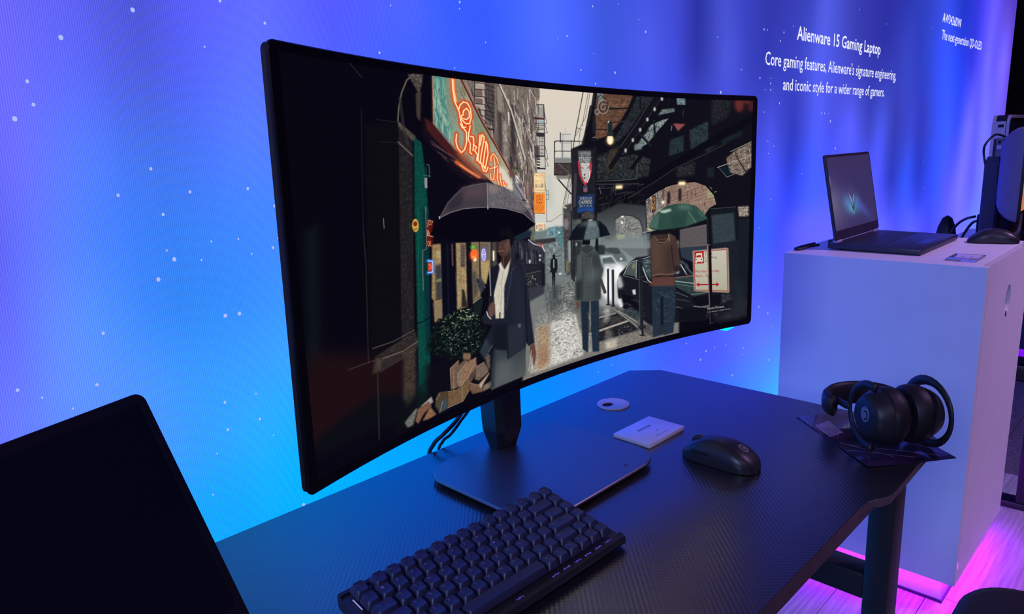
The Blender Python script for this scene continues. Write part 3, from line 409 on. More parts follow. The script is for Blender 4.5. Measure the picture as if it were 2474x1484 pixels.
ART = [
('P',[(142,6046),(356,6197),(212,2831),(24,2745)],(12,22,27),.8,6,0),
('P',[(21,3251),(1757,2142),(1787,879),(687,1205),(-47,838)],(30,14,16),.9,14,0),
('P',[(944,1471),(1953,1020),(1690,445),(1,582),(87,1036)],(9,11,17),.9,6,0),
('P',[(1164,8561),(1735,8720),(1528,2572),(994,2558)],(11,10,15),1,3,.08),
('P',[(1735,8720),(1965,8297),(1792,2857),(1547,2669)],(36,33,35),.9,1,.2),
('K',[(1735,8720),(1965,8297),(1792,2857),(1547,2669)],160,[(0,1),(.2,1)],(18,72),(6,12),[(80,72,66),(25,22,25)],.5),
('L',[(1136,8944),(1077,7531),(1027,5859)],10.8,(42,38,36),.7),
('L',[(1027,5859),(1029,5001),(977,3264),(953,2435)],16.7,(62,54,44),.6),
('L',[(987,10024),(1177,9695)],10.4,(90,95,90),.5),
('L',[(1371,6140),(1374,5875)],11.4,(170,170,165),.7),
('P',[(1720,8697),(2025,8300),(2011,8119),(1728,8546)],(84,77,70),.9,1,.2),
('L',[(1711,8131),(1945,7780)],29.3,(98,88,78),.9),
('L',[(1357,8693),(1718,8653)],11.2,(46,40,38),.7),
('L',[(1381,8129),(1696,8120)],11.3,(46,40,38),.7),
('L',[(1727,8697),(1754,9024),(1821,9433),(1921,9775),(2044,9963)],23.1,(112,102,92),.9),
('P',[(1949,9943),(2216,9999),(2200,9774),(2128,9450),(2074,9596),(2015,9760)],(84,76,70),.95,1,.3),
('P',[(2070,9474),(2168,9523),(2123,8700),(2061,8840)],(72,60,52),.9,1,0),
('L',[(1786,9287),(1820,8509),(1875,8070)],52.4,(52,46,46),.7),
('P',[(1063,2518),(1808,2849),(1863,2453),(1785,2250),(1135,2037)],(48,41,40),.95,1,.2),
('L',[(1038,2759),(1400,2759),(1794,2892)],14.9,(105,96,84),.8),
('L',[(1201,2391),(1566,2395),(1875,2546)],18.2,(120,108,94),.85),
('L',[(624,2437),(1023,2427),(1152,2420)],11.3,(98,86,72),.7),
('P',[(1059,2429),(1180,2404),(1137,2093),(1006,2060)],(84,74,62),.6,2,0),
('P',[(1565,2372),(1798,2390),(1741,936),(1583,712),(1512,1071)],(66,57,48),.85,3,.2),
('L',[(1092,2063),(1040,226)],29.1,(52,49,42),.6),
('P',[(1994,8276),(2124,8134),(2169,7272),(2188,6095),(2149,3927),(2049,1405),(1814,1175),(1877,4028),(1928,6368)],(10,68,60),1,1,.12),
('P',[(2073,6348),(2203,6092),(2125,2819),(2053,1974),(1974,2019)],(5,42,50),.8,2,0),
('L',[(1800,3047),(1949,3051),(2104,3141)],18.9,(2,12,20),1),
('L',[(1996,6359),(1895,3295)],12.3,(20,110,95),.5),
('P',[(1831,1603),(2053,1974),(1976,749),(1752,399)],(8,50,46),.8,5,0),
('E',[(1927,5846)],60.5,185.1,(205,160,62),1,0),
('E',[(1925,5893)],37.8,69.4,(120,40,30),1,0),
('L',[(1896,5736),(1950,5748)],12.2,(40,20,20),1),
('P',[(2143,8645),(2838,7729),(3577,6537),(3899,4709),(3755,2490),(2993,1452),(2049,1405),(2188,6095),(2163,7964)],(9,7,18),1,1,0),
('L',[(2193,7526),(2239,7513),(2242,7174)],12.3,(60,110,110),1),
('L',[(2136,7227),(2243,7198)],24.6,(45,92,92),1),
('P',[(2141,7157),(2195,7154),(2184,6851),(2139,6878)],(140,140,142),1,0,0),
('L',[(2183,7457),(2182,7224)],18.4,(20,60,62),1),
('L',[(2133,6339),(2123,5743),(2108,5142),(2036,5108),(2017,4682),(2002,3980)],13.7,(128,118,116),.9),
('P',[(2216,5238),(2388,5221),(2344,2983),(2182,2930),(2189,3584),(2151,3674)],(150,124,84),1,1,.12),
('P',[(2285,5048),(2374,5000),(2363,4778),(2287,4849)],(172,160,120),.8,1,0),
('P',[(2250,4612),(2381,4623),(2353,3570),(2233,3592)],(40,46,58),.85,2,0),
('P',[(2254,4187),(2363,4200),(2363,4099),(2261,4109)],(150,150,90),.7,1,0),
('P',[(2170,3516),(2351,3519),(2344,2983),(2208,2892)],(128,112,88),.7,2,0),
('L',[(2233,3592),(2346,3598)],26,(60,52,44),1),
('P',[(2392,5319),(2684,5201),(2637,3090),(2493,2995),(2349,2981)],(8,8,22),1,1,0),
('L',[(2516,5190),(2465,3060)],32.9,(20,20,38),.8),
('L',[(2606,5143),(2597,4508)],33,(150,120,90),.5),
('P',[(2680,5176),(2890,5127),(2860,3130),(2642,3101)],(158,134,96),1,1,.1),
('K',[(2658,4490),(2868,4427),(2860,3130),(2642,3101)],60,[(.02,1)],(68,238),(6.8,17),[(110,88,60),(190,170,130)],.5),
('P',[(2776,5128),(2871,5079),(2846,4381),(2754,4422)],(66,56,60),.9,1,0),
('L',[(2774,5064),(2863,5060)],10.8,(150,135,120),.6),
('L',[(2772,4995),(2861,4991)],10.8,(150,135,120),.6),
('L',[(2770,4926),(2859,4921)],10.8,(150,135,120),.6),
('L',[(2768,4856),(2857,4851)],10.8,(150,135,120),.6),
('L',[(2766,4787),(2855,4782)],10.8,(150,135,120),.6),
('L',[(2764,4718),(2853,4712)],10.8,(150,135,120),.6),
('L',[(2761,4649),(2851,4642)],10.8,(150,135,120),.6),
('L',[(2759,4579),(2848,4572)],10.8,(150,135,120),.6),
('L',[(2757,4510),(2846,4502)],10.8,(150,135,120),.6),
('P',[(2760,3727),(2807,3683),(2860,3130),(2735,3155)],(26,26,28),.9,1,0),
('P',[(2892,5191),(2994,5149),(2972,3192),(2859,3090)],(14,12,20),1,1,0),
('P',[(2990,5135),(3168,5093),(3153,3911),(3152,3367),(2977,3190)],(128,108,84),1,1,.1),
('P',[(2980,4182),(3069,4207),(3103,3549),(2997,3264)],(70,66,62),.8,2,0),
('P',[(3175,5092),(3399,5021),(3365,4226),(3269,3681),(3167,3906)],(172,148,100),1,1,.08),
('P',[(3168,5101),(3399,5021),(3371,4443),(3157,4503)],(94,82,78),.85,3,0),
('P',[(3398,5008),(3532,5059),(3526,4455),(3539,4230),(3382,4166)],(72,66,62),1,2,0),
('L',[(3169,5114),(3141,3888)],20.9,(50,36,36),1),
('P',[(3064,3935),(3172,3946),(3252,3591),(3153,3416)],(52,52,60),1,1,.3),
('L',[(3064,3935),(3172,3946),(3252,3591)],11.3,(90,88,92),1),
('L',[(3153,3421),(3129,2883)],17.7,(20,20,24),1),
('P',[(2968,3180),(3151,3327),(3203,3265),(3116,2723),(2993,2831)],(22,28,30),1,1,0),
('L',[(2979,3190),(3151,3318)],16.9,(165,150,130),1),
('N',[(3039,4709),(3043,4668)],82.7,(255,90,30),.9,48.3),
('E',[(3042,4748)],73.3,156,(255,110,45),1,1),
('L',[(2993,4629),(3033,4671),(3088,4589)],13.8,(255,190,120),1),
('E',[(3057,4552)],30.3,58.7,(255,240,200),1,1),
('N',[(3003,4969),(3058,4950)],34.3,(40,160,40),.6,27.5),
('T',[(2987,4907),(3074,4898),(3074,4999),(2990,5004)],'OPEN',(150,240,90),1),
('N',[(3249,4801),(3242,4533)],63.2,(120,110,210),.6,35.1),
('E',[(3245,4662)],47.5,198.6,(205,205,255),1,0),
('E',[(3245,4662)],28.2,158.9,(150,150,225),1,0),
('L',[(3221,4674),(3270,4666)],14,(235,235,255),1),
('N',[(3456,4694),(3454,4475)],21.5,(220,200,150),.6,28.6),
('L',[(3456,4721),(3452,4420)],24.3,(250,245,235),1),
('N',[(2195,5874),(2170,5273)],50.2,(150,22,8),.6,37.7),
('T',[(2144,5763),(2233,5734),(2267,5922),(2155,5977)],'JOY',(255,190,140),1),
('T',[(2131,5500),(2271,5433),(2260,5545),(2141,5679)],'Bar',(255,180,130),1),
('T',[(2127,5211),(2205,5162),(2205,5350),(2132,5367)],'OK',(255,170,115),1),
('N',[(2124,4785),(2209,4748),(2198,4435),(2115,4442)],12.7,(60,130,255),.9,28.5),
('L',[(2124,4785),(2209,4748),(2198,4435),(2115,4442)],15.2,(190,225,255),1),
('N',[(2152,4666),(2153,4530)],38,(220,40,20),.9,25.3),
('T',[(2117,4517),(2184,4503),(2191,4691),(2125,4718)],'ON',(255,150,100),1),
('G',[(4428,10091),(5977,10057),(5904,7060),(5660,2692),(4442,3104),(4399,6024)],(222,209,193),(196,205,200),1,0,0,False),
('P',[(4714,7098),(4811,7063),(4854,5960),(4686,5984)],(196,199,190),.8,3,0),
('P',[(4967,8248),(5041,7958),(5094,5927),(4933,5949)],(216,215,204),.6,5,0),
('P',[(2894,10066),(4593,10007),(4588,9694),(4525,9333),(4525,8262),(4476,7146),(4425,6446),(4383,5169),(4117,5222),(3676,6927),(3205,8851)],(116,104,96),1,1,.12),
('K',[(2894,10066),(4593,10007),(4588,9694),(4525,9333),(4525,8262),(4476,7146),(4425,6446),(4383,5169),(4117,5222),(3676,6927),(3205,8851)],420,[(.02,1),(.06,1),(.12,1)],(73,399),(8.7,29),[(198,188,176),(60,50,52),(150,138,128),(38,33,38),(128,112,104),(215,208,198),(88,70,66)],.75),
('K',[(2894,10066),(4593,10007),(4588,9694),(4525,9333),(4525,8262),(4476,7146),(4425,6446),(4383,5169),(4117,5222),(3676,6927),(3205,8851)],70,[(.42,1),(.5,1)],(145,653),(10.9,32.6),[(205,198,186),(50,44,46),(160,150,140)],.85),
('K',[(3972,10020),(4593,10007),(4486,7146),(4399,6024),(4046,7171)],130,[(.05,1),(-0.04,1)],(88,441),(7.3,17.6),[(225,220,210),(52,46,48),(120,104,98)],.8),
('P',[(3541,10060),(3645,10027),(3885,7279),(3597,8084),(3557,8604)],(96,84,80),.5,3,0),
('P',[(3660,9901),(3775,9919),(3755,9087),(3660,9207)],(150,138,126),.8,1,0),
('P',[(3660,9181),(3755,9087),(3722,7688),(3646,7927)],(64,52,54),.85,2,0),
('P',[(3934,9420),(4024,9377),(3997,7329),(3907,7414)],(52,44,48),.8,2,0),
('P',[(3753,8982),(3847,8779),(3841,7336),(3757,7661)],(158,144,134),.8,2,.2),
('P',[(4089,9010),(4158,8799),(4184,7320),(4096,7599)],(168,158,146),.7,2,.2),
('L',[(3715,10013),(3948,9236),(4228,7651)],35.5,(200,194,182),.9),
('L',[(3700,9972),(3928,9182),(4208,7569)],14.2,(42,38,40),.9),
('P',[(3205,9976),(3419,9988),(3400,9155),(3376,9051),(3294,9194),(3194,9283)],(176,160,146),1,1,.06),
('P',[(3216,9769),(3353,9773),(3352,9552),(3210,9538)],(92,70,68),1,0,0),
('P',[(3209,9495),(3350,9489),(3346,9338),(3209,9334)],(92,70,68),1,0,0),
('L',[(3224,9733),(3347,9737)],8,(180,164,150),.7),
('L',[(3217,9477),(3339,9475)],6.7,(180,164,150),.7),
('L',[(3223,9703),(3346,9707)],8,(180,164,150),.7),
('L',[(3216,9454),(3339,9453)],6.7,(180,164,150),.7),
('L',[(3222,9673),(3345,9676)],8,(180,164,150),.7),
('L',[(3215,9432),(3338,9430)],6.7,(180,164,150),.7),
('L',[(3221,9643),(3344,9646)],8,(180,164,150),.7),
('L',[(3215,9409),(3338,9407)],6.7,(180,164,150),.7),
('L',[(3220,9613),(3343,9616)],8,(180,164,150),.7),
('L',[(3214,9387),(3337,9385)],6.7,(180,164,150),.7),
('L',[(3220,9584),(3342,9586)],8,(180,164,150),.7),
('L',[(3213,9364),(3336,9362)],6.7,(180,164,150),.7),
('L',[(3219,9554),(3342,9556)],8,(180,164,150),.7),
('L',[(3213,9342),(3336,9339)],6.7,(180,164,150),.7),
('L',[(3205,9951),(3401,9960),(3437,9891)],14.7,(24,22,28),1),
('L',[(3199,9766),(3396,9772),(3432,9702)],14.7,(24,22,28),1),
('L',[(3193,9555),(3390,9558),(3426,9487)],14.7,(24,22,28),1),
('L',[(3187,9331),(3384,9330),(3420,9258)],14.8,(24,22,28),1),
('L',[(3242,9163),(3379,9153),(3415,9080)],14.8,(24,22,28),1),
('L',[(3297,8993),(3374,8975),(3410,8902)],14.9,(24,22,28),1),
('L',[(3337,8870),(3371,8848),(3407,8774)],14.9,(24,22,28),1),
('L',[(3376,8747),(3367,8720),(3403,8646)],14.9,(24,22,28),1),
('L',[(3405,8659),(3365,8631),(3401,8557)],15,(24,22,28),1),
('L',[(3419,10013),(3398,8952)],10.1,(34,30,36),.9),
('L',[(3438,10007),(3416,8918)],10.1,(34,30,36),.9),
('L',[(3457,10000),(3434,8883)],10.1,(34,30,36),.9),
('L',[(3476,9993),(3452,8849)],10.2,(34,30,36),.9),
('L',[(3494,9986),(3471,8815)],10.2,(34,30,36),.9),
('L',[(3513,9979),(3489,8780)],10.2,(34,30,36),.9),
('L',[(3532,9972),(3507,8745)],10.2,(34,30,36),.9),
('L',[(3551,9965),(3526,8711)],10.2,(34,30,36),.9),
('L',[(3570,9958),(3544,8676)],10.3,(34,30,36),.9),
('L',[(3589,9951),(3563,8641)],10.3,(34,30,36),.9),
('L',[(3423,9914),(3610,9868)],12.2,(28,26,32),.9),
('L',[(3420,9788),(3607,9740)],12.2,(28,26,32),.9),
('L',[(3417,9662),(3603,9612)],12.2,(28,26,32),.9),
('L',[(3413,9536),(3600,9484)],12.2,(28,26,32),.9),
('L',[(3410,9409),(3597,9355)],12.2,(28,26,32),.9),
('L',[(3407,9282),(3594,9226)],12.3,(28,26,32),.9),
('L',[(3403,9155),(3590,9097)],12.3,(28,26,32),.9),
('L',[(3400,9028),(3587,8968)],12.3,(28,26,32),.9),
('L',[(3396,8901),(3584,8839)],12.3,(28,26,32),.9),
('L',[(3393,8773),(3580,8709)],12.3,(28,26,32),.9),
('L',[(3389,8645),(3577,8579)],12.3,(28,26,32),.9),
('L',[(3206,10001),(3187,9282)],15.9,(30,26,30),1),
('L',[(3631,9999),(3608,8555)],20.6,(120,108,100),1),
('L',[(3416,8596),(3556,8562)],20.6,(30,26,30),1),
('G',[(2391,10011),(2965,10006),(3288,8992),(3902,7211),(3944,6619),(3600,6787),(3444,6985),(2768,7923),(2367,8670)],(96,140,128),(190,170,140),1,0,.05,False),
('P',[(2399,10013),(2618,10010),(2646,9169),(2714,8553),(2651,8116),(2367,8670)],(84,138,130),.95,3,.1),
('K',[(2399,10013),(2618,10010),(2646,9169),(2714,8553),(2651,8116),(2367,8670)],150,[(.25,1),(.12,1),(-0.1,1)],(75,282),(9.4,31.3),[(150,190,165),(60,110,108),(188,205,175),(100,150,140)],.5),
('P',[(2657,9995),(2948,10003),(3159,9229),(2943,9301),(2784,9449),(2706,8553),(2652,9122)],(142,134,114),.8,4,.1),
('K',[(2883,9990),(2964,9981),(3254,8989),(3144,8730),(2899,9465)],60,[(.4,1)],(65,261),(6.5,26.1),[(120,115,90),(190,180,150),(105,80,60)],.6),
('P',[(3154,9079),(3314,8691),(3475,8186),(3370,8184),(3171,8481)],(122,130,100),.8,5,.1),
('P',[(3582,7506),(3759,7339),(3948,6784),(3935,6620),(3619,6812)],(226,214,198),.9,3,0),
('P',[(2195,8840),(2367,8670),(2768,7923),(3444,6985),(3234,7052),(2756,7554),(2228,8475)],(66,26,27),1,2,.1),
('P',[(2751,7923),(2982,7824),(3417,6992),(3235,7078),(2843,7676)],(150,92,70),.85,4,0),
('P',[(2149,8835),(2228,8475),(2772,7529),(3234,7052),(3442,6919),(3157,6799),(2667,7336),(2175,8287)],(20,12,22),1,2,0),
('K',[(2182,8472),(2372,8155),(2807,7578),(3234,7052),(2994,7094),(2514,7632)],60,[(1,.75)],(97,386),(6.4,16.1),[(88,66,74),(60,40,46),(120,98,104)],.6),
('N',[(2774,7578),(2968,7348),(3201,7119)],13.3,(255,110,50),.8,33.3),
('L',[(2838,7502),(3001,7321),(3235,7091)],20,(255,170,110),.9),
('L',[(2308,8106),(2729,7727),(3235,7078)],13,(130,96,100),.7),
('L',[(2935,10010),(3099,9493),(3286,8904),(3646,7927),(3902,7211)],37.2,(104,38,30),1),
('L',[(2965,10006),(3312,8919),(3920,7210)],10.9,(190,130,110),.8),
('L',[(2394,10012),(2365,8670)],11,(230,160,110),.7),
('L',[(2365,8670),(2759,7910)],10.1,(190,150,140),.7),
('L',[(2385,10010),(2352,8692)],12.2,(120,40,30),.9),
('N',[(2772,9970),(2771,9661),(2796,9331),(2873,9050),(2892,8809),(2938,8592),(2998,8472),(2993,8174),(2944,7949),(2874,7862),(2807,7997),(2780,8192),(2800,8400)],45.4,(226,66,20),.85,29.2),
('N',[(2865,9122),(2892,9246),(2961,9352),(3044,9326),(3098,9173),(3108,8926),(3068,8724),(2992,8719),(2912,8835),(2916,8957)],45.7,(226,66,20),.85,29.4),
('N',[(2943,8960),(2953,9083),(3023,9176),(3070,9071),(3069,8923),(3013,8844),(2946,8862)],45.8,(226,66,20),.85,29.4),
('N',[(2884,8711),(2921,8591),(2989,8620)],45.7,(226,66,20),.85,29.4),
('N',[(3081,8663),(3042,8425),(3028,8250),(3067,8126),(3051,7874),(3084,7824)],46.4,(226,66,20),.85,29.9),
('N',[(3074,8351),(3133,8328),(3135,8102),(3112,7925)],46.7,(226,66,20),.85,30),
('N',[(3126,8102),(3192,8027),(3147,7925),(3203,7798),(3181,7620)],47.1,(226,66,20),.85,30.3),
('N',[(3271,8385),(3233,7926),(3207,7619),(3248,7541),(3282,7823),(3357,8337),(3315,8412),(3263,8079)],47.4,(226,66,20),.85,30.5),
('N',[(3397,8210),(3341,7772),(3307,7488),(3348,7357),(3422,7823),(3412,8133),(3370,8184)],47.9,(226,66,20),.85,30.8),
('N',[(3266,7567),(3311,7307),(3372,7278),(3411,7407)],48,(226,66,20),.85,30.9),
('N',[(3477,7587),(3485,7744),(3537,7822),(3605,7690),(3637,7531)],24.4,(226,66,20),.85,20.9),
('N',[(3543,7717),(3561,7506),(3539,7217),(3516,7006),(3463,7036),(3459,7221)],24.4,(226,66,20),.85,20.9),
('N',[(3445,7353),(3616,7425)],24.4,(226,66,20),.85,20.9),
('N',[(3614,7346),(3598,7054),(3637,6810)],24.7,(226,66,20),.85,21.1),
('N',[(3663,7157),(3667,6942),(3700,6791)],24.8,(226,66,20),.85,21.3),
('N',[(3722,6938),(3745,6774),(3783,6825)],25,(226,66,20),.85,21.4),
('N',[(2772,9970),(2778,9662),(2805,9356)],44.5,(248,110,50),.9,25.4),
('L',[(2772,9970),(2771,9661),(2796,9331),(2873,9050),(2892,8809),(2938,8592),(2998,8472),(2993,8174),(2944,7949),(2874,7862),(2807,7997),(2780,8192),(2800,8400)],27.2,(255,186,100),1),
('L',[(2865,9122),(2892,9246),(2961,9352),(3044,9326),(3098,9173),(3108,8926),(3068,8724),(2992,8719),(2912,8835),(2916,8957)],27.4,(255,186,100),1),
('L',[(2943,8960),(2953,9083),(3023,9176),(3070,9071),(3069,8923),(3013,8844),(2946,8862)],27.5,(255,186,100),1),
('L',[(2884,8711),(2921,8591),(2989,8620)],27.4,(255,186,100),1),
('L',[(3081,8663),(3042,8425),(3028,8250),(3067,8126),(3051,7874),(3084,7824)],27.9,(255,186,100),1),
('L',[(3074,8351),(3133,8328),(3135,8102),(3112,7925)],28,(255,186,100),1),
('L',[(3126,8102),(3192,8027),(3147,7925),(3203,7798),(3181,7620)],28.2,(255,186,100),1),
('L',[(3271,8385),(3233,7926),(3207,7619),(3248,7541),(3282,7823),(3357,8337),(3315,8412),(3263,8079)],28.5,(255,186,100),1),
('L',[(3397,8210),(3341,7772),(3307,7488),(3348,7357),(3422,7823),(3412,8133),(3370,8184)],28.8,(255,186,100),1),
('L',[(3266,7567),(3311,7307),(3372,7278),(3411,7407)],28.8,(255,186,100),1),
('L',[(3477,7587),(3485,7744),(3537,7822),(3605,7690),(3637,7531)],20.9,(255,186,100),1),
('L',[(3543,7717),(3561,7506),(3539,7217),(3516,7006),(3463,7036),(3459,7221)],20.9,(255,186,100),1),
('L',[(3445,7353),(3616,7425)],20.9,(255,186,100),1),
('L',[(3614,7346),(3598,7054),(3637,6810)],21.1,(255,186,100),1),
('L',[(3663,7157),(3667,6942),(3700,6791)],21.3,(255,186,100),1),
('L',[(3722,6938),(3745,6774),(3783,6825)],21.4,(255,186,100),1),
('L',[(2777,9947),(2782,9639),(2814,9357)],38.2,(255,200,130),1),
('L',[(2772,9970),(2771,9661),(2796,9331),(2873,9050),(2892,8809),(2938,8592),(2998,8472),(2993,8174),(2944,7949),(2874,7862),(2807,7997),(2780,8192),(2800,8400)],13,(255,250,220),1),
('L',[(2865,9122),(2892,9246),(2961,9352),(3044,9326),(3098,9173),(3108,8926),(3068,8724),(2992,8719),(2912,8835),(2916,8957)],13,(255,250,220),1),
('L',[(2943,8960),(2953,9083),(3023,9176),(3070,9071),(3069,8923),(3013,8844),(2946,8862)],13.1,(255,250,220),1),
('L',[(2884,8711),(2921,8591),(2989,8620)],13,(255,250,220),1),
('L',[(3081,8663),(3042,8425),(3028,8250),(3067,8126),(3051,7874),(3084,7824)],13.3,(255,250,220),1),
('L',[(3074,8351),(3133,8328),(3135,8102),(3112,7925)],13.3,(255,250,220),1),
('L',[(3126,8102),(3192,8027),(3147,7925),(3203,7798),(3181,7620)],13.4,(255,250,220),1),
('L',[(3271,8385),(3233,7926),(3207,7619),(3248,7541),(3282,7823),(3357,8337),(3315,8412),(3263,8079)],13.5,(255,250,220),1),
('L',[(3397,8210),(3341,7772),(3307,7488),(3348,7357),(3422,7823),(3412,8133),(3370,8184)],13.7,(255,250,220),1),
('L',[(3266,7567),(3311,7307),(3372,7278),(3411,7407)],13.7,(255,250,220),1),
('L',[(3477,7587),(3485,7744),(3537,7822),(3605,7690),(3637,7531)],9.7,(255,250,220),1),
('L',[(3543,7717),(3561,7506),(3539,7217),(3516,7006),(3463,7036),(3459,7221)],9.8,(255,250,220),1),
('L',[(3445,7353),(3616,7425)],9.8,(255,250,220),1),
('L',[(3614,7346),(3598,7054),(3637,6810)],9.9,(255,250,220),1),
('L',[(3663,7157),(3667,6942),(3700,6791)],9.9,(255,250,220),1),
('L',[(3722,6938),(3745,6774),(3783,6825)],10,(255,250,220),1),
('L',[(3127,8828),(3159,8531)],9.3,(255,190,160),.8),
('K',[(3908,7468),(4073,7408),(4086,7132),(3920,7196)],60,[(1,.4),(-1,.6),(.2,1)],(22,65),(7.2,14.5),[(60,70,45),(30,40,30),(110,110,80),(120,60,50)],.9),
('P',[(3838,7241),(3994,7192),(4018,6998),(3880,7035)],(98,72,72),.9,1,0),
('P',[(3993,7137),(4066,7078),(4078,6772),(4007,6916)],(225,228,232),.9,1,0),
('K',[(3881,7117),(4102,6992),(4185,6471),(3979,6494),(3928,6730)],60,[(.5,1)],(73,292),(7.3,18.2),[(150,150,160),(80,78,90),(210,210,215),(60,50,60)],.8),
('P',[(3948,6906),(4056,6731),(4216,6238),(4269,6004),(4178,6215),(4012,6403),(3940,6522)],(120,122,130),.9,1,0),
('L',[(3948,6879),(4179,6285)],29.4,(90,92,104),1),
('L',[(3985,6903),(4217,6295)],14.7,(190,190,196),1),
('L',[(4141,6290),(4207,6262)],29.7,(28,26,32),1),
('K',[(4135,6892),(4400,6871),(4390,5786),(4402,4855),(4294,5341),(4216,6238)],110,[(0,1),(.05,1)],(90,376),(9,26.3),[(150,120,116),(60,50,62),(205,196,190),(110,70,66),(80,74,90)],.8),
('K',[(4112,6251),(4215,6182),(4210,5956),(4099,6056)],20,[(1,.5),(-1,.5)],(22,59),(7.4,14.9),[(80,80,50),(40,40,30)],.9),
('P',[(4465,9346),(4684,9367),(4662,7274),(4465,7283)],(180,174,166),.35,1,0),
('L',[(4524,9456),(4534,8965)],8.8,(60,56,58),.9),
('L',[(4546,9459),(4557,8967)],8.9,(60,56,58),.9),
('L',[(4569,9461),(4580,8969)],8.9,(60,56,58),.9),
('L',[(4592,9463),(4603,8970)],8.9,(60,56,58),.9),
('L',[(4615,9466),(4625,8972)],8.9,(60,56,58),.9),
('L',[(4638,9468),(4648,8973)],8.9,(60,56,58),.9),
('L',[(4661,9470),(4671,8975)],8.9,(60,56,58),.9),
('L',[(4684,9473),(4694,8977)],8.9,(60,56,58),.9),
('L',[(4514,9461),(4680,9464),(4681,8413),(4678,7287)],16.4,(30,30,34),1),
('L',[(4562,9460),(4543,8409)],8.9,(70,66,66),1),
('P',[(4450,9042),(4678,9017),(4677,8961),(4454,8960)],(70,42,44),1,0,0),
('P',[(4552,8925),(4676,8925),(4669,8849),(4555,8847)],(135,175,185),1,0,0),
('L',[(4465,8823),(4680,8824)],13.4,(46,44,48),1),
('L',[(4464,8762),(4679,8762)],13.4,(46,44,48),1),
('L',[(4462,8684),(4678,8684)],13.4,(46,44,48),1),
('L',[(4461,8628),(4677,8627)],13.4,(46,44,48),1),
('L',[(4459,8517),(4675,8514)],13.4,(46,44,48),1),
('P',[(4488,8519),(4683,8509),(4687,8385),(4495,8393)],(50,46,50),1,0,0),
('K',[(4478,8796),(4559,8773),(4555,8549),(4488,8546)],30,[(1,1),(-1,1)],(22,67),(8.9,17.8),[(30,30,30),(90,85,80),(200,190,180)],.9),
('L',[(4552,8353),(4676,8345)],10.5,(44,44,48),1),
('L',[(4549,8227),(4674,8218)],10.5,(44,44,48),1),
('L',[(4547,8100),(4672,8090)],10.5,(44,44,48),1),
('L',[(4545,7974),(4670,7962)],10.5,(44,44,48),1),
('L',[(4543,7847),(4668,7834)],10.5,(44,44,48),1),
('L',[(4565,8381),(4561,7705)],9,(60,60,64),1),
('L',[(4600,8382),(4596,7704)],9,(60,60,64),1),
('L',[(4635,8383),(4631,7704)],9,(60,60,64),1),
('L',[(4669,8384),(4666,7703)],9,(60,60,64),1),
('P',[(4434,8085),(4547,8086),(4553,7663),(4457,7679)],(64,56,62),.9,1,0),
('P',[(4478,7763),(4670,7754),(4670,7714),(4483,7721)],(36,34,38),1,0,0),
('P',[(4484,7664),(4564,7648),(4567,7606),(4491,7616)],(34,32,36),1,0,0),
('P',[(4482,7568),(4562,7552),(4566,7509),(4489,7520)],(34,32,36),1,0,0),
('P',[(4480,7472),(4561,7455),(4564,7413),(4487,7424)],(34,32,36),1,0,0),
('P',[(4479,7376),(4559,7359),(4562,7316),(4485,7328)],(34,32,36),1,0,0),
('P',[(4490,7345),(4687,7330),(4686,7284),(4493,7299)],(30,28,32),1,0,0),
('L',[(4680,9283),(4742,8839),(4692,8830)],9.7,(52,50,52),1),
('L',[(4696,8808),(4753,8523),(4699,8527)],9.8,(52,50,52),1),
('L',[(4691,8073),(4746,7630),(4684,7640)],9.9,(60,58,58),1),
('L',[(4692,7674),(4750,7391),(4690,7399)],9.9,(60,58,58),1),
('L',[(4667,6850),(4688,6500),(4683,5445)],13.8,(120,118,116),1),
('L',[(4674,6574),(4744,6524),(4739,6232),(4680,6233)],10.8,(90,90,90),1),
('L',[(4671,6415),(4742,6389)],9.2,(90,90,90),1),
('P',[(4412,7173),(4672,7158),(4653,6481),(4399,6516)],(240,212,160),1,0,.05),
('L',[(4412,7173),(4672,7158),(4653,6481),(4399,6516),(4412,7173)],9.1,(150,110,70),1),
('T',[(4426,7045),(4650,7022),(4652,7108),(4428,7138)],'Candy Bar',(205,130,90),1),
('T',[(4442,6859),(4612,6840),(4613,6918),(4444,6939)],'Grocery',(220,165,110),1),
('T',[(4435,6666),(4621,6655),(4623,6802),(4437,6808)],'K=8',(80,80,86),1),
('L',[(4426,6590),(4631,6564)],11.4,(170,140,110),1),
('P',[(4407,6486),(4658,6460),(4645,5752),(4394,5808)],(242,140,48),1,0,.04),
('T',[(4454,6128),(4590,6110),(4595,6400),(4459,6415)],'DELI',(176,62,34),1),
('T',[(4413,5892),(4627,5854),(4630,6047),(4416,6081)],'GROCERY',(196,92,40),1),
('L',[(4394,5808),(4645,5752)],12.2,(120,60,30),1),
('P',[(4417,5478),(4679,5417),(4670,5110),(4415,5167)],(238,218,184),1,0,.04),
('T',[(4478,5306),(4601,5277),(4603,5383),(4480,5411)],'DINER',(200,70,50),1),
('T',[(4490,5193),(4588,5171),(4589,5256),(4491,5280)],'BAR',(80,84,84),1),
('L',[(4446,5371),(4446,5254)],15.3,(70,70,70),1),
('L',[(4639,5394),(4637,5158)],15.5,(70,70,70),.8),
('P',[(5079,8540),(5304,8553),(5285,7675),(5077,7680)],(205,203,196),1,1,0),
('P',[(5079,8511),(5128,8513),(5125,7679),(5077,7680)],(180,180,174),.8,1,0),
('L',[(5078,8488),(5303,8494)],10.9,(90,90,90),1),
('L',[(5084,8186),(5303,8188)],10.1,(120,118,114),1),
('L',[(5050,8539),(5045,8206)],23.1,(30,28,34),1),
('L',[(5174,8674),(5172,8543)],23.2,(190,188,182),1),
('L',[(4907,8189),(4937,8253),(5304,8253),(5566,8250)],20.2,(34,32,38),1),
('L',[(4906,7872),(4942,7906),(5300,7898),(5425,7890)],18.7,(34,32,38),1),
